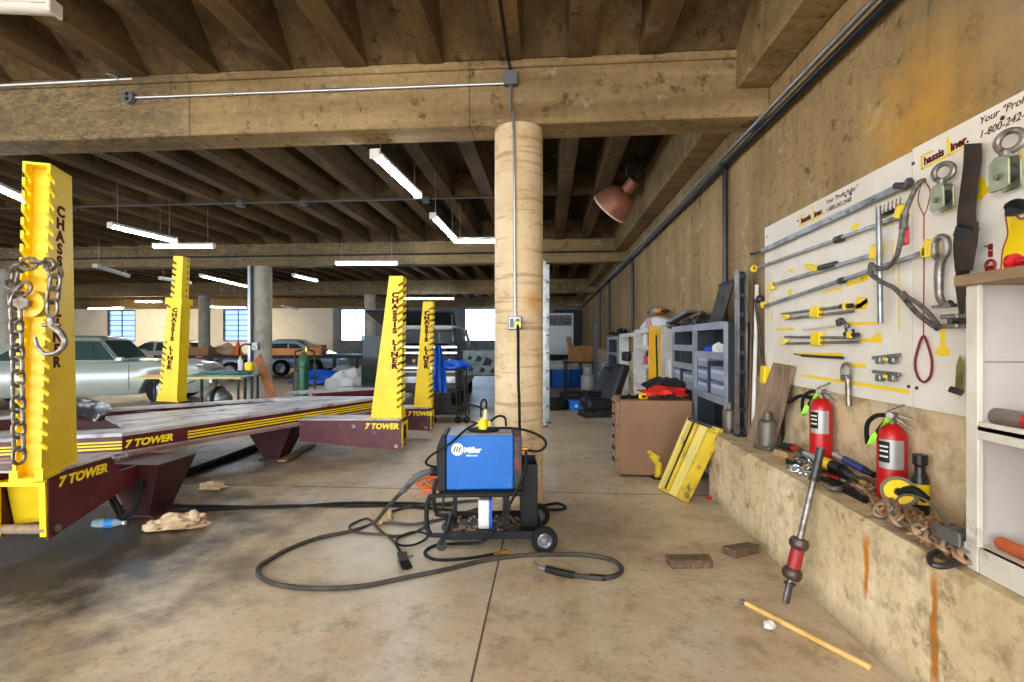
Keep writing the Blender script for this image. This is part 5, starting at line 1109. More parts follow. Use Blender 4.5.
m = MB(); m.blob((0, -.02, .055), (.23, .16, .085), 4, .45); m.done('body', RBAG, gg); m = MB(); m.blob((.03, .06, .13), (.2, .1, .09), 7, .5, fl=False); m.done('flap', BBAG, gg); m = MB(); m.blob((-.02, -.14, .03), (.14, .06, .035), 9, .5); m.done('base_panel', BBAG, gg)
m = MB(); m.tube([(-.1, 0, .12), (-.05, -.06, .17), (.04, -.08, .16), (.12, -.04, .11)], .012, 8, k=5); m.done('strap', BBAG, gg)
q = ctop(-.1, .12); gg = thing('tape_measure', 'yellow tape measure on top of the brown cabinet', 'tape measure', q, TH); m = MB(); m.box(-.045, .045, -.025, .025, 0, .06); m.done('case', YEL, gg, smooth=0, bevel=.012); m = MB(); m.box(-.02, .02, -.0265, -.0255, .015, .045); m.done('badge', BLK, gg, smooth=0)
for i, (x, l) in enumerate(((-.19, 'black socket wrench on the left of the brown cabinet top'), (-.28, 'black pliers at the left edge of the brown cabinet top'))):
    q = ctop(x, .14); m = MB(); m.bar(q + Vector((-.05, -.02, .014)), q + Vector((.04, .04, .014)), .02, .028); m.sphere(q + Vector((.045, .043, .024)), .024, 10); tag(m.done('hand_tool', BLK), l, 'tool')
# yellow ramp leaning at the ledge end
P0, P1, P2, P3 = atz(662, 489, .0), atz(689, 503, .0), atd(724, 430, 4.16), atd(692, 418, 4.46)
nrm = (P1 - P0).cross(P3 - P0).normalized()
if nrm.y > 0: nrm = -nrm
g = thing('yellow_ramp', 'worn yellow steel ramp leaning against the end of the ledge', 'ramp', (P0 + P1) / 2)
YW = mat('worn_yellow', c8(226, 192, 40), .5, c2=c8(206, 170, 30), dirt=c8(96, 80, 52), dsc=7, dlo=.54, dhi=.64)
PALEY = mat('faded_yellow', c8(232, 208, 96), .5, c2=c8(220, 198, 120), dirt=c8(110, 92, 60), dsc=7, dlo=.6, dhi=.7)
TAN = mat('dusty_tan', c8(168, 148, 112), .7, dirt=c8(90, 76, 54), dsc=6)
def pl4(a, c, t0, t1): return [P0.lerp(P1, a) .lerp(P3.lerp(P2, a), t0), P0.lerp(P1, c).lerp(P3.lerp(P2, c), t0), P0.lerp(P1, c).lerp(P3.lerp(P2, c), t1), P0.lerp(P1, a).lerp(P3.lerp(P2, a), t1)]
def slab4(a, c, t0, t1, h0, h1, m_, nm):
    q = pl4(a, c, t0, t1); m = MB(); m.hexa([p + nrm * h0 for p in q] + [p + nrm * h1 for p in q]); return m.done(nm, m_, g, smooth=0, world=True, bevel=.003)
slab4(0, .09, 0, 1, .0, .05, PALEY, 'side_rail'); slab4(.1, .2, 0.03, .97, .0, .012, BLK, 'gap_plate'); slab4(.2, .3, 0.03, .97, .0, .025, YW, 'inner_rail'); slab4(.31, .4, 0.03, .97, .0, .012, TAN, 'panel'); slab4(.42, .66, .0, .99, .0, .045, PALEY, 'tread'); slab4(.67, .73, .02, .98, 0, .01, BLK, 'gap_plate'); slab4(.74, 1, 0, 1, 0, .05, YW, 'side_rail'); slab4(0, 1, 0, .025, 0, .04, YW, 'end_lip'); slab4(.05, .8, .96, 1.0, 0, .06, DGRY, 'hinge')
g = thing('hydraulic_jack', 'small yellow hydraulic jack on the floor against the brown cabinet', 'jack', atz(657, 478, 0), TH)
m = MB(); m.lathe([(0, 0), (.05, 0), (.05, .02), (.04, .03), (.04, .15), (.03, .17), (0, .17)], 18, Matrix.Translation((.02, .0, 0))); m.done('cylinder', YW, g)
m = MB(); m.bar((.01, 0, .15), (-.06, 0, .24), .06, .06); m.bar((-.08, 0, .26), (.02, 0, .2), .05, .05); m.done('arm', YW, g, smooth=0, bevel=.01); m = MB(); m.box(-.05, .1, -.06, .05, 0, .015); m.done('base', BLK, g, smooth=0); m = MB(); m.sphere((-.08, 0, .27), .03, 10); m.done('head', YW, g)
p = atz(713, 499, 0); m = MB(); m.cbox((p.x, p.y, .012), (.09, .05, .024)); tag(m.done('red_scrap', RED, smooth=0, bevel=.006), 'flat red plastic piece on the floor beside the ledge end', 'scrap')
p = atz(704, 493, 0)
# ---------------------------------------------------------------- shelving along the right wall
SHG = mat('shelf_grey', c8(160, 165, 176), .42, .3, c2=c8(138, 144, 156), sc=5); SHD = mat('shelf_dark_back', c8(40, 43, 50), .6); SHI = mat('shelf_dark_side', c8(50, 54, 62), .5); BIN = mat('bin_grey', c8(140, 150, 168), .5)
SX = 1.585
def shelf_unit(lbl, y0, y1, ztop, levels, m_=SHG, back=True, div=None, x0=SX, group='steel shelving units along the wall'):
    g = thing('shelving_unit', lbl, 'shelving', ((x0 + 1.82) / 2, (y0 + y1) / 2, 0), 0, group)
    for y in (y0, y1 - .03): m = MB(); m.box(x0 + .031, 1.8, y + .002, y + .028, 0, ztop); m.done('side_panel', SHI if m_ is SHG else m_, g, smooth=0, world=True)
    for y in (y0, y1 - .03): m = MB(); m.box(x0, x0 + .03, y, y + .03, 0, ztop); m.done('front_post', m_, g, smooth=0, world=True)
    for z in levels:
        m = MB(); m.box(x0 + .005, 1.8, y0 + .03, y1 - .03, z - .012, z); m.box(x0, x0 + .012, y0 + .03, y1 - .03, z - .045, z + .025); m.done('shelf', m_, g, smooth=0, world=True)
    if back: m = MB(); m.box(1.8, 1.815, y0, y1, .02, ztop); m.done('back_panel', SHD, g, smooth=0, world=True)
    for d, za, zb in (div or []): m = MB(); m.box(x0 + .012, 1.8, d - .008, d + .008, za, zb); m.done('divider', SHI, g, smooth=0, world=True)
    return g
def bins(y0, y1, z0, n, h, lbl):
    for i in range(n):
        yc = (y0 + y1) / 2; t = thing('parts_bin', lbl % ('single' if n == 1 else 'topmost' if i == n - 1 else ('lowest' if i == 0 else 'middle')), 'bin', (SX + .122, yc, z0 + i * (h + .012)), 0, 'grey parts bins on the shelves')
        w = (y1 - y0) / 2
        m = MB(); m.box(-.09, .09, -w, w, 0, .006); m.box(-.09, .09, -w, -w + .006, 0, h); m.box(-.09, .09, w - .006, w, 0, h); m.box(.084, .09, -w, w, 0, h); m.box(-.09, -.084, -w, w, 0, h * .82); m.done('tray', BIN, t, smooth=0)
        m = MB(); m.box(-.1, -.088, -w * .8, w * .8, h * .55, h * .82); m.done('front_lip', mat('bin_lip', c8(176, 186, 202), .5), t, smooth=0)
shelf_unit('nearest grey shelving unit with pale bins, right beside the slotted post', 4.45, 5.37, 1.57, [.12, .5, .86, 1.27, 1.555], div=[(4.95, .86, 1.2)])
shelf_unit('middle grey shelving unit with tray bins between the other two', 5.39, 6.31, 1.57, [.12, .5, .9, 1.12, 1.33, 1.555], div=[(5.95, .9, 1.33), (5.75, 1.12, 1.33)])
shelf_unit('far grey shelving unit with open shelves at the dark end of the row', 11.2, 13.0, 1.5, [.3, .7, 1.1, 1.48])
shelf_unit('white shelving unit with bottles behind the yellow upright', 6.9, 9.0, 1.6, [.25, .62, 1.0, 1.3, 1.58], m_=WHT, back=False)
shelf_unit('narrow white shelving unit left of the bottle shelves', 9.05, 10.9, 1.55, [.3, .75, 1.15, 1.53], m_=WHT, back=False)
bins(4.98, 5.33, .875, 3, .115, '%s pale bin stacked on the nearest shelving unit')
bins(4.5, 4.92, .875, 2, .13, '%s wide tray at the near end of the nearest shelving unit')
bins(5.97, 6.27, .915, 1, .15, '%s tray on the middle shelving unit beside the wall of dividers')
bins(5.43, 5.9, .915, 1, .12, '%s wide tray on the middle shelving unit')
CLO = mat('blue_cloth', c8(36, 70, 190), .8)
m = MB(); m.blob((1.68, 5.1, 1.295), (.06, .1, .05), 2, .5); tag(m.done('blue_cloth', CLO), 'bunched blue cloth on the upper shelf of the nearest unit', 'cloth')
m = MB(); m.blob((1.68, 4.85, 1.3), (.06, .13, .075), 6, .5); tag(m.done('white_bag', WHT), 'white plastic bag beside the blue cloth on the upper shelf', 'bag')
m = MB(); m.blob((1.68, 4.65, .9), (.05, .08, .05), 16, .5); tag(m.done('dark_part', DGRY), 'dark metal part lying in the wide tray nearest the post', 'part')
# bottles on the white shelves
def bottle(x, y, z, r, h, m_, lbl, capm=None):
    t = thing('bottle', lbl, 'bottle', (x, y, z), 0, 'bottles on the white shelves')
    m = MB(); m.lathe([(0, 0), (r, 0), (r, h * .68), (r * .5, h * .82), (r * .35, h * .84), (r * .35, h * .92), (0, h * .92)], 14); m.done('body', m_, t); m = MB(); m.lathe([(0, h * .9), (r * .45, h * .9), (r * .45, h), (0, h)], 12); m.done('cap', capm or RED, t)
PB = mat('purple_blue', c8(70, 80, 180), .4); LG = mat('milky_plastic', c8(214, 216, 214), .5)
bottle(1.63, 7.2, 1.3, .06, .25, LG, 'milky bottle with red cap at the near end of the top white shelf'); bottle(1.63, 7.5, 1.3, .05, .22, PB, 'blue bottle beside the milky one on the top white shelf', WHT); bottle(1.63, 7.8, 1.3, .045, .24, RED, 'red bottle on the top white shelf', WHT); bottle(1.63, 8.15, 1.3, .05, .25, WHT, 'white bottle farthest along the top white shelf')
bottle(1.63, 7.3, 1.0, .07, .22, PB, 'blue jug on the middle white shelf', WHT); bottle(1.63, 7.7, 1.0, .06, .24, LG, 'milky jug on the middle white shelf', BLK); bottle(1.63, 8.1, 1.0, .05, .2, RED, 'red can on the middle white shelf', BLK)
m = MB(); m.blob((1.63, 7.6, .68), (.08, .35, .1), 3, .3); tag(m.done('yellow_hose', YEL), 'coiled yellow hose on the low white shelf', 'hose')
g = thing('yellow_upright', 'tall yellow steel upright standing in front of the white shelves', 'post', atd(655, 420, 6.35) * 1); g.location.z = 0; q = g.location; g.rotation_euler = (0, 0, TH)
m = MB(); m.box(-.085, .02, -.01, .0, 0, 1.6); m.box(.02, .03, -.01, .09, 0, 1.6); m.box(.04, .075, .0, .01, .3, 1.58); m.done('channel', mat('amber_paint', c8(236, 178, 20), .45, c2=c8(226, 164, 14)), g, smooth=0); m = MB(); m.bar((.03, -.015, .7), (.012, -.015, 1.48), .02, .012); m.done('dark_strip', BLK, g, smooth=0); m = MB(); m.box(-.12, .1, -.08, .12, 0, .012); m.done('foot_plate', BLK, g, smooth=0)
m = MB(); q = atx(668, 370, 1.575); m.cbox(q, (.016, .22, .28)); tag(m.done('paper_sheet', WHT, smooth=0), 'white paper notice hanging on the middle shelving unit', 'paper')
# things on top of the shelves
TZ = 1.572
def topp(px, X=1.7): q = atx(px, 300, X); q.z = TZ; return q
g = thing('tail_lamp', 'white and red car tail lamp panel on top of the shelves', 'lamp', topp(655) + Vector((0, 0, .034)), 0)
m = MB(); m.prism([(-1.0, 0), (.9, 0), (.9, .06), (.3, .17), (-.3, .17), (-1.0, .09)], 'x', -.07, .07); o = m.done('panel', WHT, g, smooth=0, bevel=.02); m = MB(); m.prism([(-.1, .02), (.35, .02), (.3, .16), (-.0, .16)], 'x', -.08, -.06); m.done('red_lens', RED, g, smooth=0)
g = thing('headlamp', 'silver headlamp with amber corner resting on the tail lamp panel', 'lamp', topp(658) + Vector((0, .0, .205)), 0)
m = MB(); m.blob((0, .25, .07), (.08, .35, .1), 3, .25, fl=True); m.done('lens', mat('headlamp_lens', c8(196, 202, 206), .15, .5), g); m = MB(); m.blob((-.02, -.2, .06), (.07, .25, .05), 5, .2); m.done('amber_lens', mat('amber_lens', c8(236, 140, 30), .3), g); m = MB(); m.blob((.0, -.45, .05), (.06, .15, .03), 5, .2); m.done('housing', BLK, g)
for px, lab, sz, sd in ((612, 'black plastic car part at the far left end of the shelf tops', (.1, .4, .06), 1), (621, 'black bumper bracket on the white shelf tops', (.1, .5, .1), 2), (676, 'jumble of black wiring on top of the middle shelves', (.08, .22, .05), 3), (690, 'black plastic duct on top of the middle shelves', (.09, .25, .08), 4), (703, 'black grille part on top of the nearest shelves', (.09, .22, .12), 5), (712, 'dark air duct at the near end of the shelf tops', (.08, .15, .09), 6)):
    q = topp(px); m = MB(); m.blob((q.x, q.y, TZ + sz[2] * .15), sz, sd * 3, .6); tag(m.done('car_part', mat('black_plastic_trim', c8(34, 34, 36), .45)), lab, 'car part', 'car parts on top of the shelves')
q = topp(685); m = MB(); m.bar(q + Vector((-.06, .5, .07)), q + Vector((-.06, -.5, .17)), .12, .03); tag(m.done('trim_strip', mat('grey_trim', c8(90, 90, 92), .4)), 'long grey trim strip laid across the black parts on the shelves', 'car part')
g = thing('radiator_grille', 'dark ribbed car grille standing tilted on the near shelf end', 'grille', topp(721, 1.68)); a = Vector((1.6, 4.95, TZ)); 
m = MB()
for i in range(8): o0 = Vector((1.62 + .0 * i, 4.93 - i * .045, TZ + .03)); m.bar(o0, o0 + Vector((.06, -.12, .34)), .012, .022)
m.done('slat', DGRY, g, smooth=0, world=True)
m = MB(); m.bar((1.62, 4.97, TZ + .025), (1.62, 4.58, TZ + .025), .03, .04); m.done('frame_bar', BLK, g, smooth=0, world=True); m = MB(); m.bar((1.68, 4.84, TZ + .37), (1.68, 4.44, TZ + .37), .03, .03); m.done('frame_bar', BLK, g, smooth=0, world=True)
m = MB(); m.bar((1.7, 4.5, TZ), (1.75, 4.52, TZ + .42), .05, .03); tag(m.done('black_lever', BLK, smooth=0), 'black lever standing against the wall behind the ribbed grille', 'car part')
# ---------------------------------------------------------------- far right floor clutter
SEAT = mat('black_leather', c8(30, 30, 32), .45)
p = atz(604, 416, 0); g = thing('car_seat_assembly', 'black leather car seat standing on the floor left of the brown cabinet', 'car seat', p + Vector((-.12, 0, 0)), TH + .2)
m = MB(); m.box(-.28, .26, -.25, .25, .14, .34); o = m.done('cushion', SEAT, g, bevel=.07, seg=3); m = MB(); m.hexa([(.12, -.25, .28), (.34, -.25, .28), (.34, .25, .28), (.12, .25, .28), (.42, -.22, .98), (.58, -.22, .94), (.58, .22, .94), (.42, .22, .98)]); m.done('backrest', SEAT, g, bevel=.06, seg=3)
m = MB(); m.box(.52, .64, -.12, .12, 1.02, 1.2); m.done('headrest', SEAT, g, bevel=.04, seg=3); m = MB(); m.bar((-.3, -.2, .07), (.3, -.2, .07), .05, .05); m.bar((-.3, .2, .07), (.3, .2, .07), .05, .05); m.box(-.2, .2, -.2, .2, .07, .14); m.box(-.32, .3, -.24, .24, 0.0, .03); m.done('seat_rail', DGRY, g, smooth=0)
p = atz(612, 408, 0); g = thing('car_seat_assembly', 'second dark car seat behind, tipped against the shelving', 'car seat', p + Vector((-.3, 1.1, 0)), TH + .3)
m = MB(); m.box(-.28, .24, -.24, .24, .02, .24); m.done('cushion', SEAT, g, bevel=.06, seg=3); m = MB(); m.hexa([(.1, -.23, .2), (.28, -.23, .2), (.28, .23, .2), (.1, .23, .2), (.36, -.2, .8), (.5, -.2, .78), (.5, .2, .78), (.36, .2, .8)]); m.done('backrest', SEAT, g, bevel=.06, seg=3)
p = atz(553, 411, 0); g = thing('tire', 'black car tire lying flat on the floor beyond the pale column', 'tire', p + Vector((0, .33, 0)))
m = MB(); m.lathe([(.2, .02), (.3, 0), (.33, .03), (.335, .1), (.33, .17), (.3, .2), (.2, .18)], 32); m.done('tread', RUB, g); m = MB(); m.lathe([(.19, .02), (.2, .02), (.2, .18), (.19, .18)], 32); m.done('bead', BLK, g)
p = atz(576, 411, 0); g = thing('blue_bin', 'small blue plastic bin with a white mark on the floor', 'bin', p + Vector((0, .12, 0)), TH)
BB = mat('bin_blue', c8(24, 110, 214), .45); m = MB(); m.hexa([(-.11, -.1, 0), (.11, -.1, 0), (.11, .1, 0), (-.11, .1, 0), (-.145, -.13, .2), (.145, -.13, .2), (.145, .13, .2), (-.145, .13, .2)]); m.done('body', BB, g, smooth=0, bevel=.01); m = MB(); m.box(-.03, .03, -.125, -.115, .07, .13); m.done('mark', WHT, g, smooth=0)
p = atz(587, 404, 0); g = thing('equipment_case', 'low black equipment case behind the blue bin', 'case', p + Vector((-.3, .55, 0)), TH); m = MB(); m.box(-.3, .3, -.2, .2, .0, .22); m.done('body', BLK, g, smooth=0, bevel=.03); m = MB(); m.tube([(-.1, -.21, .15), (-.08, -.24, .16), (.08, -.24, .16), (.1, -.21, .15)], .012, 8, k=4); m.done('handle', GRY, g)
p = atz(588.5, 393, 0); g = thing('propane_tank', 'grey propane tank with collar standing by the seats', 'gas tank', p + Vector((0, .18, 0)))
m = MB(); m.lathe([(.13, 0), (.14, .02), (.14, .05), (.16, .06), (.185, .12), (.19, .2), (.19, .38), (.175, .46), (.1, .52), (0, .53)], 26); m.done('body', mat('tank_grey', c8(186, 186, 180), .4, c2=c8(160, 160, 154), sc=4), g); m = MB(); m.lathe([(.12, .5), (.125, .5), (.125, .68), (.12, .68)], 22); m.done('collar', mat('tank_grey', (1, 1, 1, 1)), g); m = MB(); m.cyl((0, 0, .52), (0, 0, .62), .025); m.cyl((0, 0, .62), (0, 0, .64), .045); m.done('valve', BRASS, g)
p = cam2w((580 - 512) / FOC * 13.2, 13.2); g = thing('side_table', 'small dark table under the cardboard box', 'table', (p.x, p.y, 0), TH)
m = MB(); m.box(-.45, .45, -.3, .3, .8, .84); m.done('tabletop', BLK, g, smooth=0)
for sx in (-.4, .4):
    for sy in (-.25, .25): m = MB(); m.bar((sx, sy, 0), (sx, sy, .8), .04, .04); m.done('leg', BLK, g, smooth=0)
g = thing('cardboard_box', 'open cardboard box standing on the small dark table', 'box', (p.x, p.y, .84), TH + .15)
m = MB(); m.box(-.28, .3, -.22, .22, 0, .42); m.done('body', CARD, g, smooth=0); m = MB(); m.hexa([(-.3, -.22, .42), (-.28, -.22, .42), (-.28, .22, .42), (-.3, .22, .42), (-.34, -.22, .68), (-.32, -.22, .68), (-.32, .22, .68), (-.34, .22, .68)]); m.done('flap', CARD, g, smooth=0); m = MB(); m.box(.02, .06, -.225, .225, 0, .423); m.done('tape', mat('brown_tape', c8(146, 100, 60), .5), g, smooth=0)
p = cam2w((560 - 512) / FOC * 14.9, 14.9); g = thing('plastic_pool', 'blue plastic tub with black straps on the floor below the white cooler', 'tub', (p.x, p.y, 0), TH)
m = MB(); m.lathe([(.0, .05), (.62, .05), (.66, .0), (.75, .5), (.8, .52), (.8, .56), (.72, .56), (.64, .1), (0, .1)], 30); o = m.done('shell', BB, g)
for a in (-2.0, -1.25): m = MB(); m.bar((.76 * math.cos(a), .76 * math.sin(a), .03), (.82 * math.cos(a), .82 * math.sin(a), .57), .05, .03); m.done('strap', BLK, g, smooth=0)
m = MB(); m.blob((.1, 0, .56), (.5, .35, .22), 4, .5); tag(m.done('contents', WHT, g), 'white plastic sheeting heaped in the tub')
p = cam2w((560 - 512) / FOC * 17.5, 17.5); g = thing('white_cooler', 'tall white cooler cabinet with a louvred top panel at the far end', 'cooler', (p.x, p.y, 0), TH)
LWH = mat('cold_white', c8(214, 222, 226), .4)
m = MB(); m.box(-.62, .5, 0, .7, .9, 2.42); m.box(-.62, .5, .05, .7, 0, .45); m.done('body', LWH, g, smooth=0, bevel=.02); m = MB(); m.box(-.56, .42, -.012, 0, 1.96, 2.34); m.done('grille_back', DGRY, g, smooth=0)
for i in range(7): m = MB(); m.bar((-.55, -.02, 2.0 + i * .05), (.41, -.02, 2.0 + i * .05), .02, .016); m.done('louvre', GRY, g, smooth=0)
m = MB(); m.box(-.6, .48, .04, .65, .45, .9); m.done('dark_opening', BLK, g, smooth=0)
m = MB(); m.box(-.62, .3, -.06, .05, .62, .68); m.done('bumper', WHT, g, smooth=0)
struct(MB().box(.3, 1.83, YE - .06, YE, 0, 3.1).done('door_1', mat('dark_door', c8(52, 54, 60), .6), smooth=0))
p = cam2w((595.5 - 512) / FOC * 12.8, 12.8); m = MB(); m.box(p.x - .04, p.x + .05, p.y, p.y + .02, 0, 1.85); tag(m.done('dark_plank', mat('slate_board', c8(70, 78, 92), .5), smooth=0), 'narrow dark board leaning upright near the far wall corner', 'board')
p = atz(604, 392, 0); m = MB(); m.blob((p.x + .02, p.y - .1, .28), (.2, .25, .42), 7, .35); m.blob((p.x + .04, p.y - .1, .66), (.16, .18, .2), 9, .4, fl=False); tag(m.done('plastic_sack', mat('milky_sack', c8(176, 186, 196), .5)), 'pale plastic sack standing behind the car seats', 'sack')
g = thing('step_ladder', 'narrow aluminium ladder standing upright just right of the pale column', 'ladder', cam2w((546.2 - 512) / FOC * 8.0, 8.0), TH + 1.35)
g.location.z = 0
for s in (-1, 1): m = MB(); m.box(s * .18 - .012, s * .18 + .012, -.03, .03, .02, 2.7); m.done('rail', GRY, g, smooth=0); m = MB(); m.box(s * .18 - .03, s * .18 + .03, -.05, .05, 0, .02); m.done('foot', RUB, g, smooth=0)
for i in range(8): m = MB(); m.cyl((-.17, 0, .3 + i * .3), (.17, 0, .3 + i * .3), .014); m.done('rung', GRY, g)
# ---------------------------------------------------------------- cars
def interp(keys, x):
    for (xa, a), (xb, c) in zip(keys, keys[1:]):
        if x <= xb:
            t = (x - xa) / max(1e-6, xb - xa); t = max(0, min(1, t)); t = t * t * (3 - 2 * t) * .5 + t * .5; return a + (c - a) * t
    return keys[-1][1]
def car(name, label, cat, M, paint, top, wid, wheels, gh, roofm=None, wr=.32, zbot=.25, group=None, wins=None, arch=.39):
    """top/wid: key lists along x (front is +x) for the upper edge and half width; gh: belt x0,x3, roof x1,x2, roof z, half widths"""
    t = thing(name, label, cat, M=M, group=group)
    x0, x1 = top[0][0], top[-1][0]; N = 64; m = MB(); R = []
    for i in range(N + 1):
        x = x0 + (x1 - x0) * i / N; zs = interp(top, x); w = interp(wid, x); e = min(1, (x - x0) / .25, (x1 - x) / .25); zb = zbot + .12 * (1 - e)
        for wx_ in wheels:
            d = abs(x - wx_)
            if d < arch: zb = max(zb, wr - .02 + math.sqrt(arch * arch - d * d))
        zb = min(zb, zs - .12); zm = (zb + zs) / 2
        half = [(w * .93, zb), (w * .985, zb + .06), (w, max(zb + .08, zm)), (w * .985, zs - .07), (w * .93, zs - .012), (w * .75, zs + .012), (w * .3, zs + .03)]
        R.append([(x, y, z) for y, z in half] + [(x, -y, z) for y, z in half[::-1]])
    m.rings(R); m.done('body', paint, t, smooth=40)
    b0, r1, r2, b3, zr, wb, wt = gh
    zb0, zb3 = interp(top, b0) + .0, interp(top, b3) + .0
    def row(x, z, w): return [(x, w, z), (x, w * .5, z + .02), (x, -w * .5, z + .02), (x, -w, z)]
    m = MB(); low = [(b0, wb, zb0), (b0, -wb, zb0), (b3, -wb, zb3), (b3, wb, zb3)]
    rings = [[(b0, wb, zb0 - .03), (b0, -wb, zb0 - .03), (b3, -wb, zb3 - .03), (b3, wb, zb3 - .03)], [(r1 - .03, wt + .03, zr - .07), (r1 - .03, -wt - .03, zr - .07), (r2 + .04, -wt - .03, zr - .07), (r2 + .04, wt + .03, zr - .07)], [(r1 + .05, wt - .03, zr - .01), (r1 + .05, -wt + .03, zr - .01), (r2 - .05, -wt + .03, zr - .01), (r2 - .05, wt - .03, zr - .01)], [(r1 + .3, wt - .2, zr + .015), (r1 + .3, -wt + .2, zr + .015), (r2 - .25, -wt + .2, zr + .015), (r2 - .25, wt - .2, zr + .015)]]
    m.rings(rings); m.done('roof', roofm or paint, t, smooth=50)
    def yat(x, z): # half width of the greenhouse side at height z
        f = (z - zb0) / (zr - .07 - zb0); return wb + (wt + .03 - wb) * f
    for pts in (wins or []):
        for s in (-1, 1):
            m = MB(); a = [m.v((x, s * (yat(x, z) + .012), z)) for x, z in pts]; c = [m.v((x, s * (yat(x, z) - .03), z)) for x, z in pts]; m.face(a); n = len(a)
            for i in range(n): m.face([a[i], a[(i + 1) % n], c[(i + 1) % n], c[i]])
            m.done('side_window', GLS, t, smooth=0)
    for xb, xt, zb, sg, nm in ((b3, r2 + .04, zb3, 1, 'windshield'), (b0, r1 - .03, zb0, -1, 'rear_window')):
        m = MB(); f0, f1 = .14, .94; q = []
        for f, k2 in ((f0, .88), (f1, .9)):
            x = xb + (xt - xb) * f + sg * .01; z = zb - .03 + (zr - .07 - zb + .03) * f + .012; w = (wb + (wt + .03 - wb) * f) * k2; q.append((x, w, z)); q.append((x, -w, z))
        m.hexa([q[0], q[1], (q[1][0] - sg * .03, q[1][1], q[1][2] - .02), (q[0][0] - sg * .03, q[0][1], q[0][2] - .02), q[2], q[3], (q[3][0] - sg * .03, q[3][1], q[3][2] - .02), (q[2][0] - sg * .03, q[2][1], q[2][2] - .02)]); m.done(nm, GLS, t, smooth=0)
    for wx_ in wheels:
        for s in (-1, 1):
            w = interp(wid, wx_); MW = Matrix.Translation((wx_, s * (w - .13), wr)) @ Matrix.Rotation(-s * PI / 2, 4, 'X')
            m = MB(MW); m.lathe([(wr * .6, -.1), (wr * .93, -.1), (wr, -.07), (wr, .07), (wr * .93, .1), (wr * .6, .1)], 28); tw = m.done('tire', RUB, t)
            m = MB(MW); m.lathe([(wr * .62, -.08), (wr * .62, .085), (wr * .5, .06), (wr * .2, .08), (0, .085), (0, -.08)], 24); m.done('rim', GRY, tw)
    return t
# silver coupe on the left
SILV = mat('silver_green_paint', c8(176, 182, 172), .3, .25, coat=.4); CREAM = mat('pale_roof', c8(196, 196, 190), .35)
d1_ = 10.2; oc = cam2w(-9.25, 10.8)
c1 = car('silver_coupe', 'silver green classic coupe parked beyond the bench at left', 'car', Matrix.Translation((oc.x, oc.y, 0)) @ Matrix.Rotation(TH + math.radians(19), 4, 'Z'), SILV,
    [(-2.55, .74), (-2.2, .9), (-1.3, .97), (0, .96), (1.0, .97), (1.7, .93), (2.1, .87), (2.3, .74)], [(-2.55, .84), (-1.6, .92), (0, .94), (1.6, .92), (2.3, .82)], (-1.85, 1.45), (-2.1, -1.1, .25, .68, 1.5, .86, .66), wins=[[(-.7, 1.0), (.58, 1.0), (.29, 1.38), (.2, 1.4), (-.63, 1.4)], [(-1.5, 1.0), (-.77, 1.0), (-.69, 1.39), (-.97, 1.39)]])
m = MB(); m.box(.66, .78, -1.06, -.95, .98, 1.06); m.bar((.72, -.96, .99), (.72, -.9, .96), .02, .02); m.done('side_mirror', SILV, c1, smooth=0, bevel=.02)
m = MB(); m.box(-.6, -.38, -.965, -.94, .855, .875); m.done('door_handle', CHR, c1, smooth=0)
for x in (-.75, .85): m = MB(); m.bar((x, -.946, .36), (x, -.938, .9), .006, .008); m.done('door_seam', DGRY, c1, smooth=0)
m = MB(); m.tube([(.6, -.87, 1.0), (.28, -.71, 1.4), (-.65, -.71, 1.42)], .014, 6); m.done('window_trim', CHR, c1); m = MB(); m.bar((.25, -.885, 1.0), (.14, -.73, 1.37), .012, .012); m.done('vent_pillar', CHR, c1, smooth=0)
m = MB(); m.bar((2.33, -.8, .5), (2.33, .8, .5), .12, .14); m.done('front_bumper', CHR, c1, smooth=0, bevel=.03)
# blue fastback on a trailer
BLC = mat('light_blue_paint', c8(188, 208, 232), .3, .1, coat=.4)
dt = 17.0; TZB = .92; ot = cam2w((300 - 512) / FOC * dt, dt + 1.0)
ob = cam2w((286 - 512) / FOC * 20.6, 20.9)
c2_ = car('blue_fastback', 'pale blue fastback car parked beyond the flatbed trailer', 'car', Matrix.Translation((ob.x, ob.y, 0)) @ Matrix.Rotation(TH + PI + .03, 4, 'Z'), BLC,
    [(-2.4, .6), (-2.0, .78), (-1.0, .88), (.2, .86), (1.2, .84), (2.1, .74), (2.4, .6)], [(-2.4, .8), (-1, .9), (1, .9), (2.4, .78)], (-1.35, 1.4), (-2.1, -.5, .35, 1.1, 1.47, .82, .58), wins=[[(-.25, .93), (.85, .93), (.45, 1.28), (-.2, 1.3)], [(-1.1, .95), (-.32, .93), (-.28, 1.29), (-.6, 1.26)]])
tr_ = thing('flatbed_trailer', 'long low black flatbed trailer across the back of the hall', 'trailer', (ot.x - .8, ot.y, 0), TH)
m = MB(); m.box(-4.4, 3.0, -1.05, 1.05, TZB - .14, TZB - .02); m.done('bed', BLK, tr_, smooth=0)
for x in (-4.0, -2.4, -.4, 1.0, 2.0, 2.8):
    m = MB(); m.box(x - .05, x + .05, -1.04, -.96, .0 if x in (2.8, -4.0) else .45, TZB - .14); m.done('stake_post', BLK, tr_, smooth=0)
for x in (-1.7, -.85):
    for s in (-1, 1):
        MW = Matrix.Translation((x, s * .98, .33)) @ Matrix.Rotation(PI / 2, 4, 'X'); m = MB(MW); m.lathe([(.2, -.1), (.31, -.1), (.33, -.07), (.33, .07), (.31, .1), (.2, .1)], 22); wt_ = m.done('tire', RUB, tr_); m = MB(MW); m.lathe([(.2, -.08), (.2, .08), (0, .06), (0, -.06)], 18); m.done('rim', GRY, wt_)
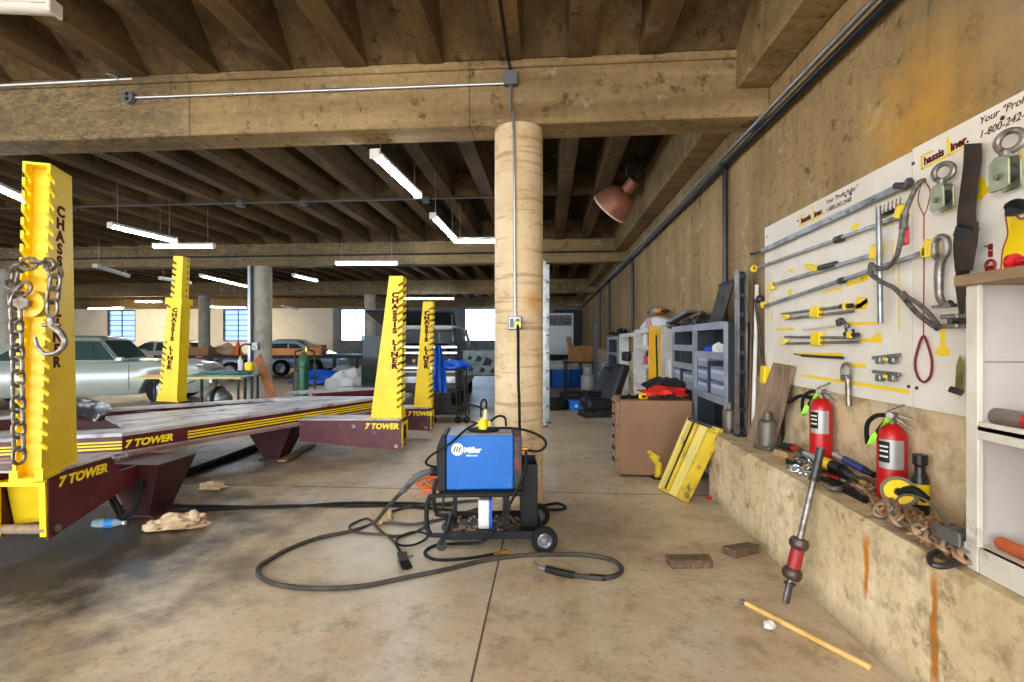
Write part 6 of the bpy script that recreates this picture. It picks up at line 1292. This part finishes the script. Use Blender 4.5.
m = MB(); m.prism([(-2.2, .66), (-2.0, .74), (-.55, .74), (-.35, .66), (-.35, .7), (-.52, .765), (-2.05, .765), (-2.2, .7)], 'y', -1.12, -.85); m.done('fender', DGRY, tr_, smooth=0)
for x in (-3.6, -2.9): m = MB(); m.box(x, x + .25, -1.056, -1.05, TZB - .12, TZB - .05); m.done('reflector', RED if x > -3 else WHT, tr_, smooth=0)
def onbed(px, dd=-.85): q = cam2w((px - 512) / FOC * (dt + 1 + dd), dt + 1 + dd); q.z = TZB - .02; return q
q = onbed(293, -1.0); m = MB(); m.box(-.95, .95, -.04, .04, 0, .24); o = m.done('orange_board', mat('orange_board', c8(216, 140, 66), .6, c2=c8(204, 128, 58), sc=2), smooth=0); o.location = q; o.rotation_euler = (0, 0, TH); tag(o, 'long orange board standing on the trailer edge before the blue car', 'board')
for px, w, h, l in ((198, .5, .28, 'flat brown cardboard stack on the left part of the trailer'), (318, .22, .36, 'brown box at the right end of the orange board'), ):
    q = onbed(px, -.8); m = MB(); m.box(-w, w, -.2, .25, 0, h); o = m.done('cardboard_box', CARD, smooth=0); o.location = q; o.rotation_euler = (0, 0, TH); tag(o, l, 'box')
q = onbed(227, -.2); m = MB(); m.blob((q.x, q.y, q.z + .06), (.5, .28, .3), 5, .5); tag(m.done('paper_heap', mat('tan_paper', c8(196, 168, 132), .8)), 'heap of crumpled tan paper on the trailer left of the cone', 'paper heap')
q = onbed(238, -.95); g = thing('traffic_cone', 'orange traffic cone standing on the trailer edge', 'traffic cone', q, TH)
m = MB(); m.lathe([(.16, 0), (.15, .04), (.035, .48), (0, .48)], 20); m.done('cone', ORG, g); m = MB(); m.box(-.2, .2, -.12, .16, 0, .03); m.done('base', ORG, g, smooth=0)
# far car and pickup beyond
o3 = cam2w((150 - 512) / FOC * 19.5, 20.3)
WCAR = mat('pale_grey_paint', c8(190, 186, 180), .35, .1)
car('grey_hatchback', 'pale grey car parked far behind the silver coupe', 'car', Matrix.Translation((o3.x, o3.y, 0)) @ Matrix.Rotation(TH + PI, 4, 'Z'), WCAR,
    [(-2.1, .8), (-1.6, .95), (0, .96), (1.0, .94), (1.9, .84), (2.1, .7)], [(-2.1, .8), (0, .86), (2.1, .78)], (-1.3, 1.3), (-1.9, -1.4, .2, 1.0, 1.42, .82, .62), wins=[[(-.1, 1.0), (.8, 1.0), (.3, 1.32), (-.05, 1.33)], [(-1.2, 1.0), (-.2, 1.0), (-.2, 1.33), (-1.2, 1.33)]])
# folding table with things
dt2 = 8.9; q = cam2w((187 - 512) / FOC * dt2, dt2 + .3)
g = thing('folding_table', 'low work table with a yellow edge standing before the silver coupe', 'table', (q.x, q.y, 0), TH + .02)
tw2 = (240 - 134) / 2 / FOC * dt2
m = MB(); m.box(-tw2, tw2, -.3, .3, .7, .725); m.done('tabletop', mat('cluttered_top', c8(150, 150, 132), .6, c2=c8(110, 106, 90), sc=5), g, smooth=0); m = MB(); m.box(-tw2, tw2, -.312, -.3, .695, .73); m.done('edge_band', mat('pale_yellow_edge', c8(206, 196, 96), .5), g, smooth=0)
for x in (-tw2 + .35, tw2 - .08):
    for s in (-.24, .24): m = MB(); m.bar((x, s, 0), (x, s, .7), .03, .03); m.done('leg', BLK, g, smooth=0)
m = MB(); m.bar((-tw2 + .35, -.24, .35), (.1, -.24, .66), .02, .02); m.done('brace', BLK, g, smooth=0)
m = MB(); m.box(-tw2 + .1, -.4, -.2, .2, .726, .76); m.done('orange_mat', mat('salmon', c8(226, 150, 96), .6), g, smooth=0)
q = cam2w((214 - 512) / FOC * 9.0, 9.15); g = thing('air_tank', 'round grey air tank with a dark band on the floor under the work table', 'tank', (q.x, q.y, 0), TH)
m = MB(); m.sphere((0, 0, .3), .235, 22, (1, .9, .85)); m.done('shell', GRY, g); m = MB(); m.tube([(.0, .225 * math.cos(a * PI / 12), .3 + .222 * math.sin(a * PI / 12)) for a in range(24)], .035, 8, closed=True); m.done('band', BLK, g); m = MB(); m.cyl((0, 0, .5), (0, 0, .57), .03); m.done('valve', BRASS, g); m = MB(); m.box(-.16, .16, -.12, .12, 0, .12); m.done('foot', BLK, g, smooth=0)
# teal sheet bench by the conduit column
q = cam2w((229 - 512) / FOC * 10.2, 10.25); g = thing('work_bench', 'dark bench covered with a teal sheet in front of the conduit column', 'bench', (q.x, q.y, 0), TH)
m = MB(); m.box(-.5, .5, -.3, .3, .64, .68); m.done('top', BLK, g, smooth=0)
for x in (-.45, .45):
    for s in (-.25, .25): m = MB(); m.bar((x, s, 0), (x, s, .64), .04, .04); m.done('leg', BLK, g, smooth=0)
TEAL = mat('teal_sheet', c8(64, 128, 124), .6, c2=c8(48, 108, 106), sc=4)
m = MB(); m.blob((q.x - .05, q.y - .12, .69), (.6, .34, .08), 5, .3, 4); tag(m.done('teal_sheet', TEAL), 'crumpled teal plastic sheet spread over the dark bench', 'sheet')
q2 = cam2w((239 - 512) / FOC * 10.1, 10.15); bottle(q2.x, q2.y, .78, .05, .3, LG, 'white spray bottle standing on the teal sheet', YEL)
q2 = cam2w((247 - 512) / FOC * 10.1, 10.2); m = MB(); m.box(q2.x - .08, q2.x + .08, q2.y - .06, q2.y + .06, .77, .95); tag(m.done('yellow_can', YEL, smooth=0, bevel=.02), 'small yellow can at the right end of the teal sheet', 'can')
# plank leaning on the conduit column, boxes on that column
A, C = cam2w((277 - 512) / FOC * 9.9, 9.9), atd(258, 357, 11.25); A.z = .0
m = MB(); m.bar(A + Vector((0, 0, .0)), C, .22, .04, up=(0, 1, 0)); tag(m.done('plank', mat('orange_wood', c8(190, 122, 76), .6, c2=c8(168, 104, 62), sc=5), smooth=0), 'reddish plank leaning against the conduit column', 'plank')
cy = YB[2]; g = thing('column_conduit', 'twin grey conduits and sockets running up the left hall column', 'conduit', (XC[1] - .2, cy - .2, 0))
m = MB(); m.box(XC[1] - .27, XC[1] - .2, cy - .2, cy - .1, 0, BZ0); m.done('channel', GALV, g, smooth=0, world=True); m = MB(); m.cyl((XC[1] - .14, cy - .2, .9), (XC[1] - .14, cy - .2, BZ0), .018); m.done('tube', PIPE, g, world=True)
m = MB(); m.box(XC[1] - .1, XC[1] + .05, cy - .3, cy - .2, 1.18, 1.36); m.done('socket_box', GRY, g, smooth=0, world=True); m = MB(); m.tube([(XC[1] - .4, cy - .3, 1.0), (XC[1] - .42, cy - .3, 1.2), (XC[1] - .3, cy - .28, 1.32), (XC[1] - .08, cy - .28, 1.3)], .02, 8, k=4); m.done('loop_cable', RUB, g, world=True)
# welding gas cart
q = cam2w((302.5 - 512) / FOC * 9.3, 9.4); g = thing('gas_cart', 'two wheeled gas bottle cart with a green cylinder beyond the bench', 'cart', (q.x, q.y, 0), TH)
for s in (-1, 1): m = MB(); m.tube([(s * .2, 0, .1), (s * .19, 0, 1.1), (s * .15, .0, 1.2), (s * .05, .08, 1.22)], .018, 8, k=4); m.done('frame_tube', DGRY, g)
m = MB(); m.box(-.22, .22, -.22, .05, .08, .11); m.box(-.2, .2, -.2, -.19, .11, .3); m.box(-.2, .2, 0, .02, .5, .54); m.done('tray', mat('rusty_tray', c8(96, 70, 56), .6), g, smooth=0)
m = MB(); m.lathe([(0, .11), (.09, .11), (.09, .9), (.105, .92), (.1, 1.05), (.05, 1.15), (.03, 1.17), (.03, 1.24), (0, 1.24)], 20, Matrix.Translation((.02, -.1, 0))); m.done('cylinder', mat('bottle_green', c8(28, 88, 58), .35), g)
m = MB(); m.lathe([(.0, .11), (.095, .11), (.095, .8), (.05, .85), (0, .86)], 18, Matrix.Translation((-.1, -.06, 0))); m.done('short_cylinder', mat('dark_bottle', c8(50, 44, 40), .5), g)
m = MB(); m.cyl((.02, -.1, 1.2), (.1, -.14, 1.24), .03); m.cyl((.1, -.14, 1.2), (.1, -.14, 1.28), .04); m.done('regulator', BRASS, g)
for s in (-1, 1): MW = Matrix.Translation((s * .24, .05, .13)) @ Matrix.Rotation(PI / 2, 4, 'Y'); m = MB(MW); m.lathe([(0, -.025), (.13, -.025), (.13, .025), (0, .025)], 18); m.done('wheel', RUB, g)
# white plastic heap, blue sheet, sheet metal near the coupe
q = cam2w((347 - 512) / FOC * 12.5, 12.6); m = MB(); m.blob((q.x, q.y, .12), (.55, .45, .5), 8, .55); tag(m.done('plastic_heap', mat('milky_sheet', c8(206, 204, 198), .5)), 'heap of crumpled white plastic sheeting on the floor left of the glass', 'sheet')
q = cam2w((322 - 512) / FOC * 15.6, 15.6); m = MB(); m.blob((q.x, q.y, .1), (.95, .5, .35), 3, .4); tag(m.done('blue_sheet', TARP), 'folded blue tarp lying on the floor under the trailer', 'tarp')
q = atz(97, 411, .62); g = thing('car_fender', 'crumpled dark car fender lying on the bench rim beside the nearest tower', 'car part', q)
m = MB(); P = [atd(72, 402, 5.2), atd(86, 400.5, 5.2), atd(100, 404, 5.2), atd(110, 408, 5.15), atd(114, 414, 5.1)]
R = []
for i, p in enumerate(P): p = p + Vector((0, 0, .03)); R.append([p + Vector((0, 0, .0)), p + Vector((.02, -.18, -.03)), p + Vector((.02, -.22, -.12)), p + Vector((0, -.2, -.12)), p + Vector((-.01, -.1, -.05))])
m.rings(R); m.done('skin', mat('primer_black', c8(44, 42, 42), .3, dirt=c8(190, 190, 188), dsc=6, dlo=.58, dhi=.62), g, world=True, smooth=60)
# ---------------------------------------------------------------- utility vehicle behind the middle towers, with its glass, door and cart
dv = 9.6; q = cam2w((420 - 512) / FOC * dv, dv + 1.3); DPT = mat('charcoal_paint', c8(54, 56, 58), .35, .2, coat=.3)
s1 = thing('utility_vehicle', 'stripped dark utility vehicle with its rear hatch raised behind the two middle towers', 'vehicle', (q.x, q.y, 0), TH)
m = MB(); m.hexa([(-.85, -1.2, .35), (.78, -1.2, .35), (.78, 2.6, .35), (-.85, 2.6, .35), (-.85, -1.2, 1.0), (.78, -1.2, 1.0), (.78, 2.6, 1.02), (-.85, 2.6, 1.02)]); m.done('body', DPT, s1, smooth=0, bevel=.05, seg=2)
m = MB()
m.bar((-.8, -1.1, .98), (-.7, -.95, 1.66), .09, .09); m.done('pillar', DPT, s1, smooth=0)
m = MB(); m.bar((.72, -1.1, .98), (.63, -.95, 1.66), .09, .09)
m.done('pillar', DPT, s1, smooth=0)
m = MB(); m.bar((.74, .3, .98), (.64, .35, 1.66), .09, .07); m.done('pillar', DPT, s1, smooth=0)
m = MB(); m.box(-.72, .66, -1.0, 1.2, 1.64, 1.72); m.done('roof', mat('pale_roof', (1, 1, 1, 1)), s1, smooth=0, bevel=.04)
m = MB(); m.bar((.74, .45, 1.66), (.82, 1.5, 1.05), .06, .06); m.done('windscreen_pillar', WHT, s1, smooth=0)
m = MB(); m.hexa([(-.8, -1.15, 1.72), (.7, -1.15, 1.72), (.7, -1.12, 1.72), (-.8, -1.12, 1.72), (-.95, -1.75, 1.95), (.72, -1.75, 1.95), (.72, -1.72, 1.99), (-.95, -1.72, 1.99)]); m.done('raised_hatch', mat('dark_hatch', c8(38, 44, 50), .25), s1, smooth=0)
m = MB(); m.tube([(.66, -1.15, 1.3), (.68, -1.7, 1.92)], .012); m.done('hatch_strut', CHR, s1)
for z, h, m_ in ((1.28, .05, CHR), (1.16, .045, CHR), (.86, .05, CHR), (.78, .03, WHT), (.62, .14, CHR)):
    m = MB(); m.box(-.8, .74, -1.26, -1.2, z - h / 2, z + h / 2); m.done('chrome_bar', m_, s1, smooth=0, bevel=.008)
m = MB(); m.box(-.78, .7, -1.21, -1.2, .92, 1.1); m.done('rear_panel', BLK, s1, smooth=0)
for x in (-.6, -.14, .05, .58): m = MB(); m.cyl((x, -1.23, 1.0), (x, -1.215, 1.0), .035, n=12); m.done('marker_lamp', mat('amber_lens', (1, 1, 1, 1)), s1)
for x in (-.72, .66):
    for y in (-.5, 1.9): MW = Matrix.Translation((x, y, .34)) @ Matrix.Rotation(PI / 2, 4, 'Y'); m = MB(MW); m.lathe([(.2, -.1), (.32, -.1), (.34, -.07), (.34, .07), (.32, .1), (.2, .1)], 22); w_ = m.done('tire', RUB, s1); m = MB(MW); m.lathe([(.2, -.06), (.2, .06), (0, .06), (0, -.06)], 18); m.done('rim', GRY, w_)
m = MB(); m.box(-.6, .55, -.9, 1.1, 1.0, 1.35); m.done('seat_row', BLK, s1, smooth=0, bevel=.08)
m = MB(); m.hexa([(.785, -.95, 1.0), (.795, -.95, 1.0), (.795, .9, 1.0), (.785, .9, 1.0), (.69, -.85, 1.62), (.7, -.85, 1.62), (.7, .4, 1.62), (.69, .4, 1.62)]); m.done('side_window', GLS, s1, smooth=0)
# opened door shell
DS = mat('door_shell', c8(104, 116, 118), .45, .3, c2=c8(80, 92, 96), sc=8)
dq = 9.3; a, c = cam2w((465 - 512) / FOC * dq, dq), cam2w((497 - 512) / FOC * dq, dq + .05); g = thing('door_shell', 'bare grey car door shell with cut-outs standing open left of the pale column', 'car door', ((a + c) / 2).to_3d(), math.atan2((c - a).y, (c - a).x))
L = (c - a).length / 2 + .05; g.location.z = 0
m = MB(); m.box(-L, L, -.04, .04, .72, 1.22); m.done('shell', DS, g, smooth=0, bevel=.02)
for x, z, r in ((-.22, 1.08, .05), (-.05, 1.06, .07), (.12, 1.0, .1), (-.2, .86, .055), (.02, .84, .06), (.22, .82, .05)):
    m = MB(); m.prism([(x - r, z - r * .7), (x + r * .6, z - r * .8), (x + r, z + r * .3), (x - r * .2, z + r * .9)], 'y', -.044, -.039); m.done('cut_out', BLK, g, smooth=0)
m = MB(); m.tube([(-.22, 0, 1.22), (-.16, 0, 1.45), (-.08, 0, 1.22)], .012, 6); m.done('window_frame', BLK, g)
m = MB(); m.bar((-L + .05, .06, .0), (-L + .05, .06, .75), .05, .05); m.bar((L - .05, .06, 0), (L - .05, .06, .75), .05, .05); m.bar((-L + .05, -.2, .025), (-L + .05, .3, .025), .05, .05); m.bar((L - .05, -.2, .025), (L - .05, .3, .025), .05, .05); m.done('stand', BLK, g, smooth=0)
# sheet of glass leaning left of the second tower
gl_a, gl_b = cam2w((361.5 - 512) / FOC * 9.05, 9.05), cam2w((386 - 512) / FOC * 8.85, 8.85)
g = thing('glass_sheet', 'dark edged sheet of glass standing left of the middle tower', 'glass', ((gl_a + gl_b) / 2).to_3d(), math.atan2((gl_b - gl_a).y, (gl_b - gl_a).x)); g.location.z = 0; L = (gl_b - gl_a).length / 2
k = NT('tinted_sheet'); tr2 = k.n('ShaderNodeBsdfTransparent'); tr2.inputs[0].default_value = c8(112, 142, 132); gl2 = k.n('ShaderNodeBsdfGlossy'); gl2.inputs['Roughness'].default_value = .03; mx2 = k.n('ShaderNodeMixShader'); mx2.inputs[0].default_value = .015
k.t.links.new(tr2.outputs[0], mx2.inputs[1]); k.t.links.new(gl2.outputs[0], mx2.inputs[2]); k.t.links.new(mx2.outputs[0], k.t.nodes['Material Output'].inputs[0])
m = MB(); m.box(-L, L, -.004, .004, .58, 1.5); m.done('pane', k.m, g, smooth=0); m = MB(); m.box(-L, -L + .015, -.008, .008, .56, 1.52); m.box(-L, L, -.008, .008, .56, .58); m.done('edge_strip', BLK, g, smooth=0)
m = MB(); m.box(-L, L, -.2, .2, .5, .56); m.box(-L, -L + .06, -.2, .2, 0, .5); m.box(L - .06, L, -.2, .2, 0, .5); m.done('rest', DGRY, g, smooth=0)
# black cart with casters, blue cloths
q = cam2w((452 - 512) / FOC * 8.3, 8.45); g = thing('parts_cart', 'black wheeled parts cart with a low deck right of the further tower', 'cart', (q.x, q.y, 0), TH)
m = MB(); m.box(-.36, .2, -.28, .28, .14, .2); m.bar((-.36, -.28, .2), (.22, -.28, .28), .06, .04); m.done('deck', BLK, g, smooth=0)
for x in (-.3, .1, .26):
    for s in (-.26, .26): m = MB(); m.bar((x, s, .05), (x * .8, s, .92), .025, .025); m.done('upright', BLK, g, smooth=0)
m = MB(); m.box(-.26, .22, -.26, .26, .9, .92); m.box(-.28, .24, -.26, .26, .55, .57); m.done('shelf', BLK, g, smooth=0)
for x in (-.3, .12, .27):
    MW = Matrix.Translation((x, -.27, .06)) @ Matrix.Rotation(PI / 2, 4, 'X'); m = MB(MW); m.lathe([(0, -.02), (.06, -.02), (.06, .02), (0, .02)], 14); m.done('caster', RUB, g)
q = cam2w((453 - 512) / FOC * 8.3, 8.3); m = MB(); m.blob((q.x, q.y + .1, .945), (.26, .25, .12), 3, .35); tag(m.done('blue_tarp', TARP), 'blue tarp bunched on top of the black parts cart', 'tarp')
g = thing('blue_cloth', 'long blue cloth hanging behind the further middle tower', 'cloth', atd(441, 393, 7.6))
P = [[(435, 345), (441, 346)], [(433, 360), (444, 362)], [(432, 375), (446, 378)], [(433, 390), (447, 393)]]
m = MB(); R = []
for i, (a, c) in enumerate(P):
    row = []
    for j in range(9): f = j / 8; row.append(atd(a[0] + (c[0] - a[0]) * f, a[1] + (c[1] - a[1]) * f, 7.6 + .04 * math.sin(j * 1.9 + i)))
    R.append(row)
R2 = [[p + Vector((0, .03, 0)) for p in row[::-1]] for row in R]; m.rings([r + r2 for r, r2 in zip(R, R2)]); m.done('cloth', TARP, g, world=True, smooth=60)
m = MB(); tp = atd(437, 340, 7.63); m.cyl((tp.x, tp.y + .04, 0), (tp.x, tp.y + .04, tp.z), .02); m.bar((tp.x - .1, tp.y + .04, tp.z), (tp.x + .1, tp.y + .04, tp.z), .03, .03); m.box(tp.x - .2, tp.x + .2, tp.y - .15, tp.y + .2, 0, .03); m.done('stand', GRY, g, smooth=0)
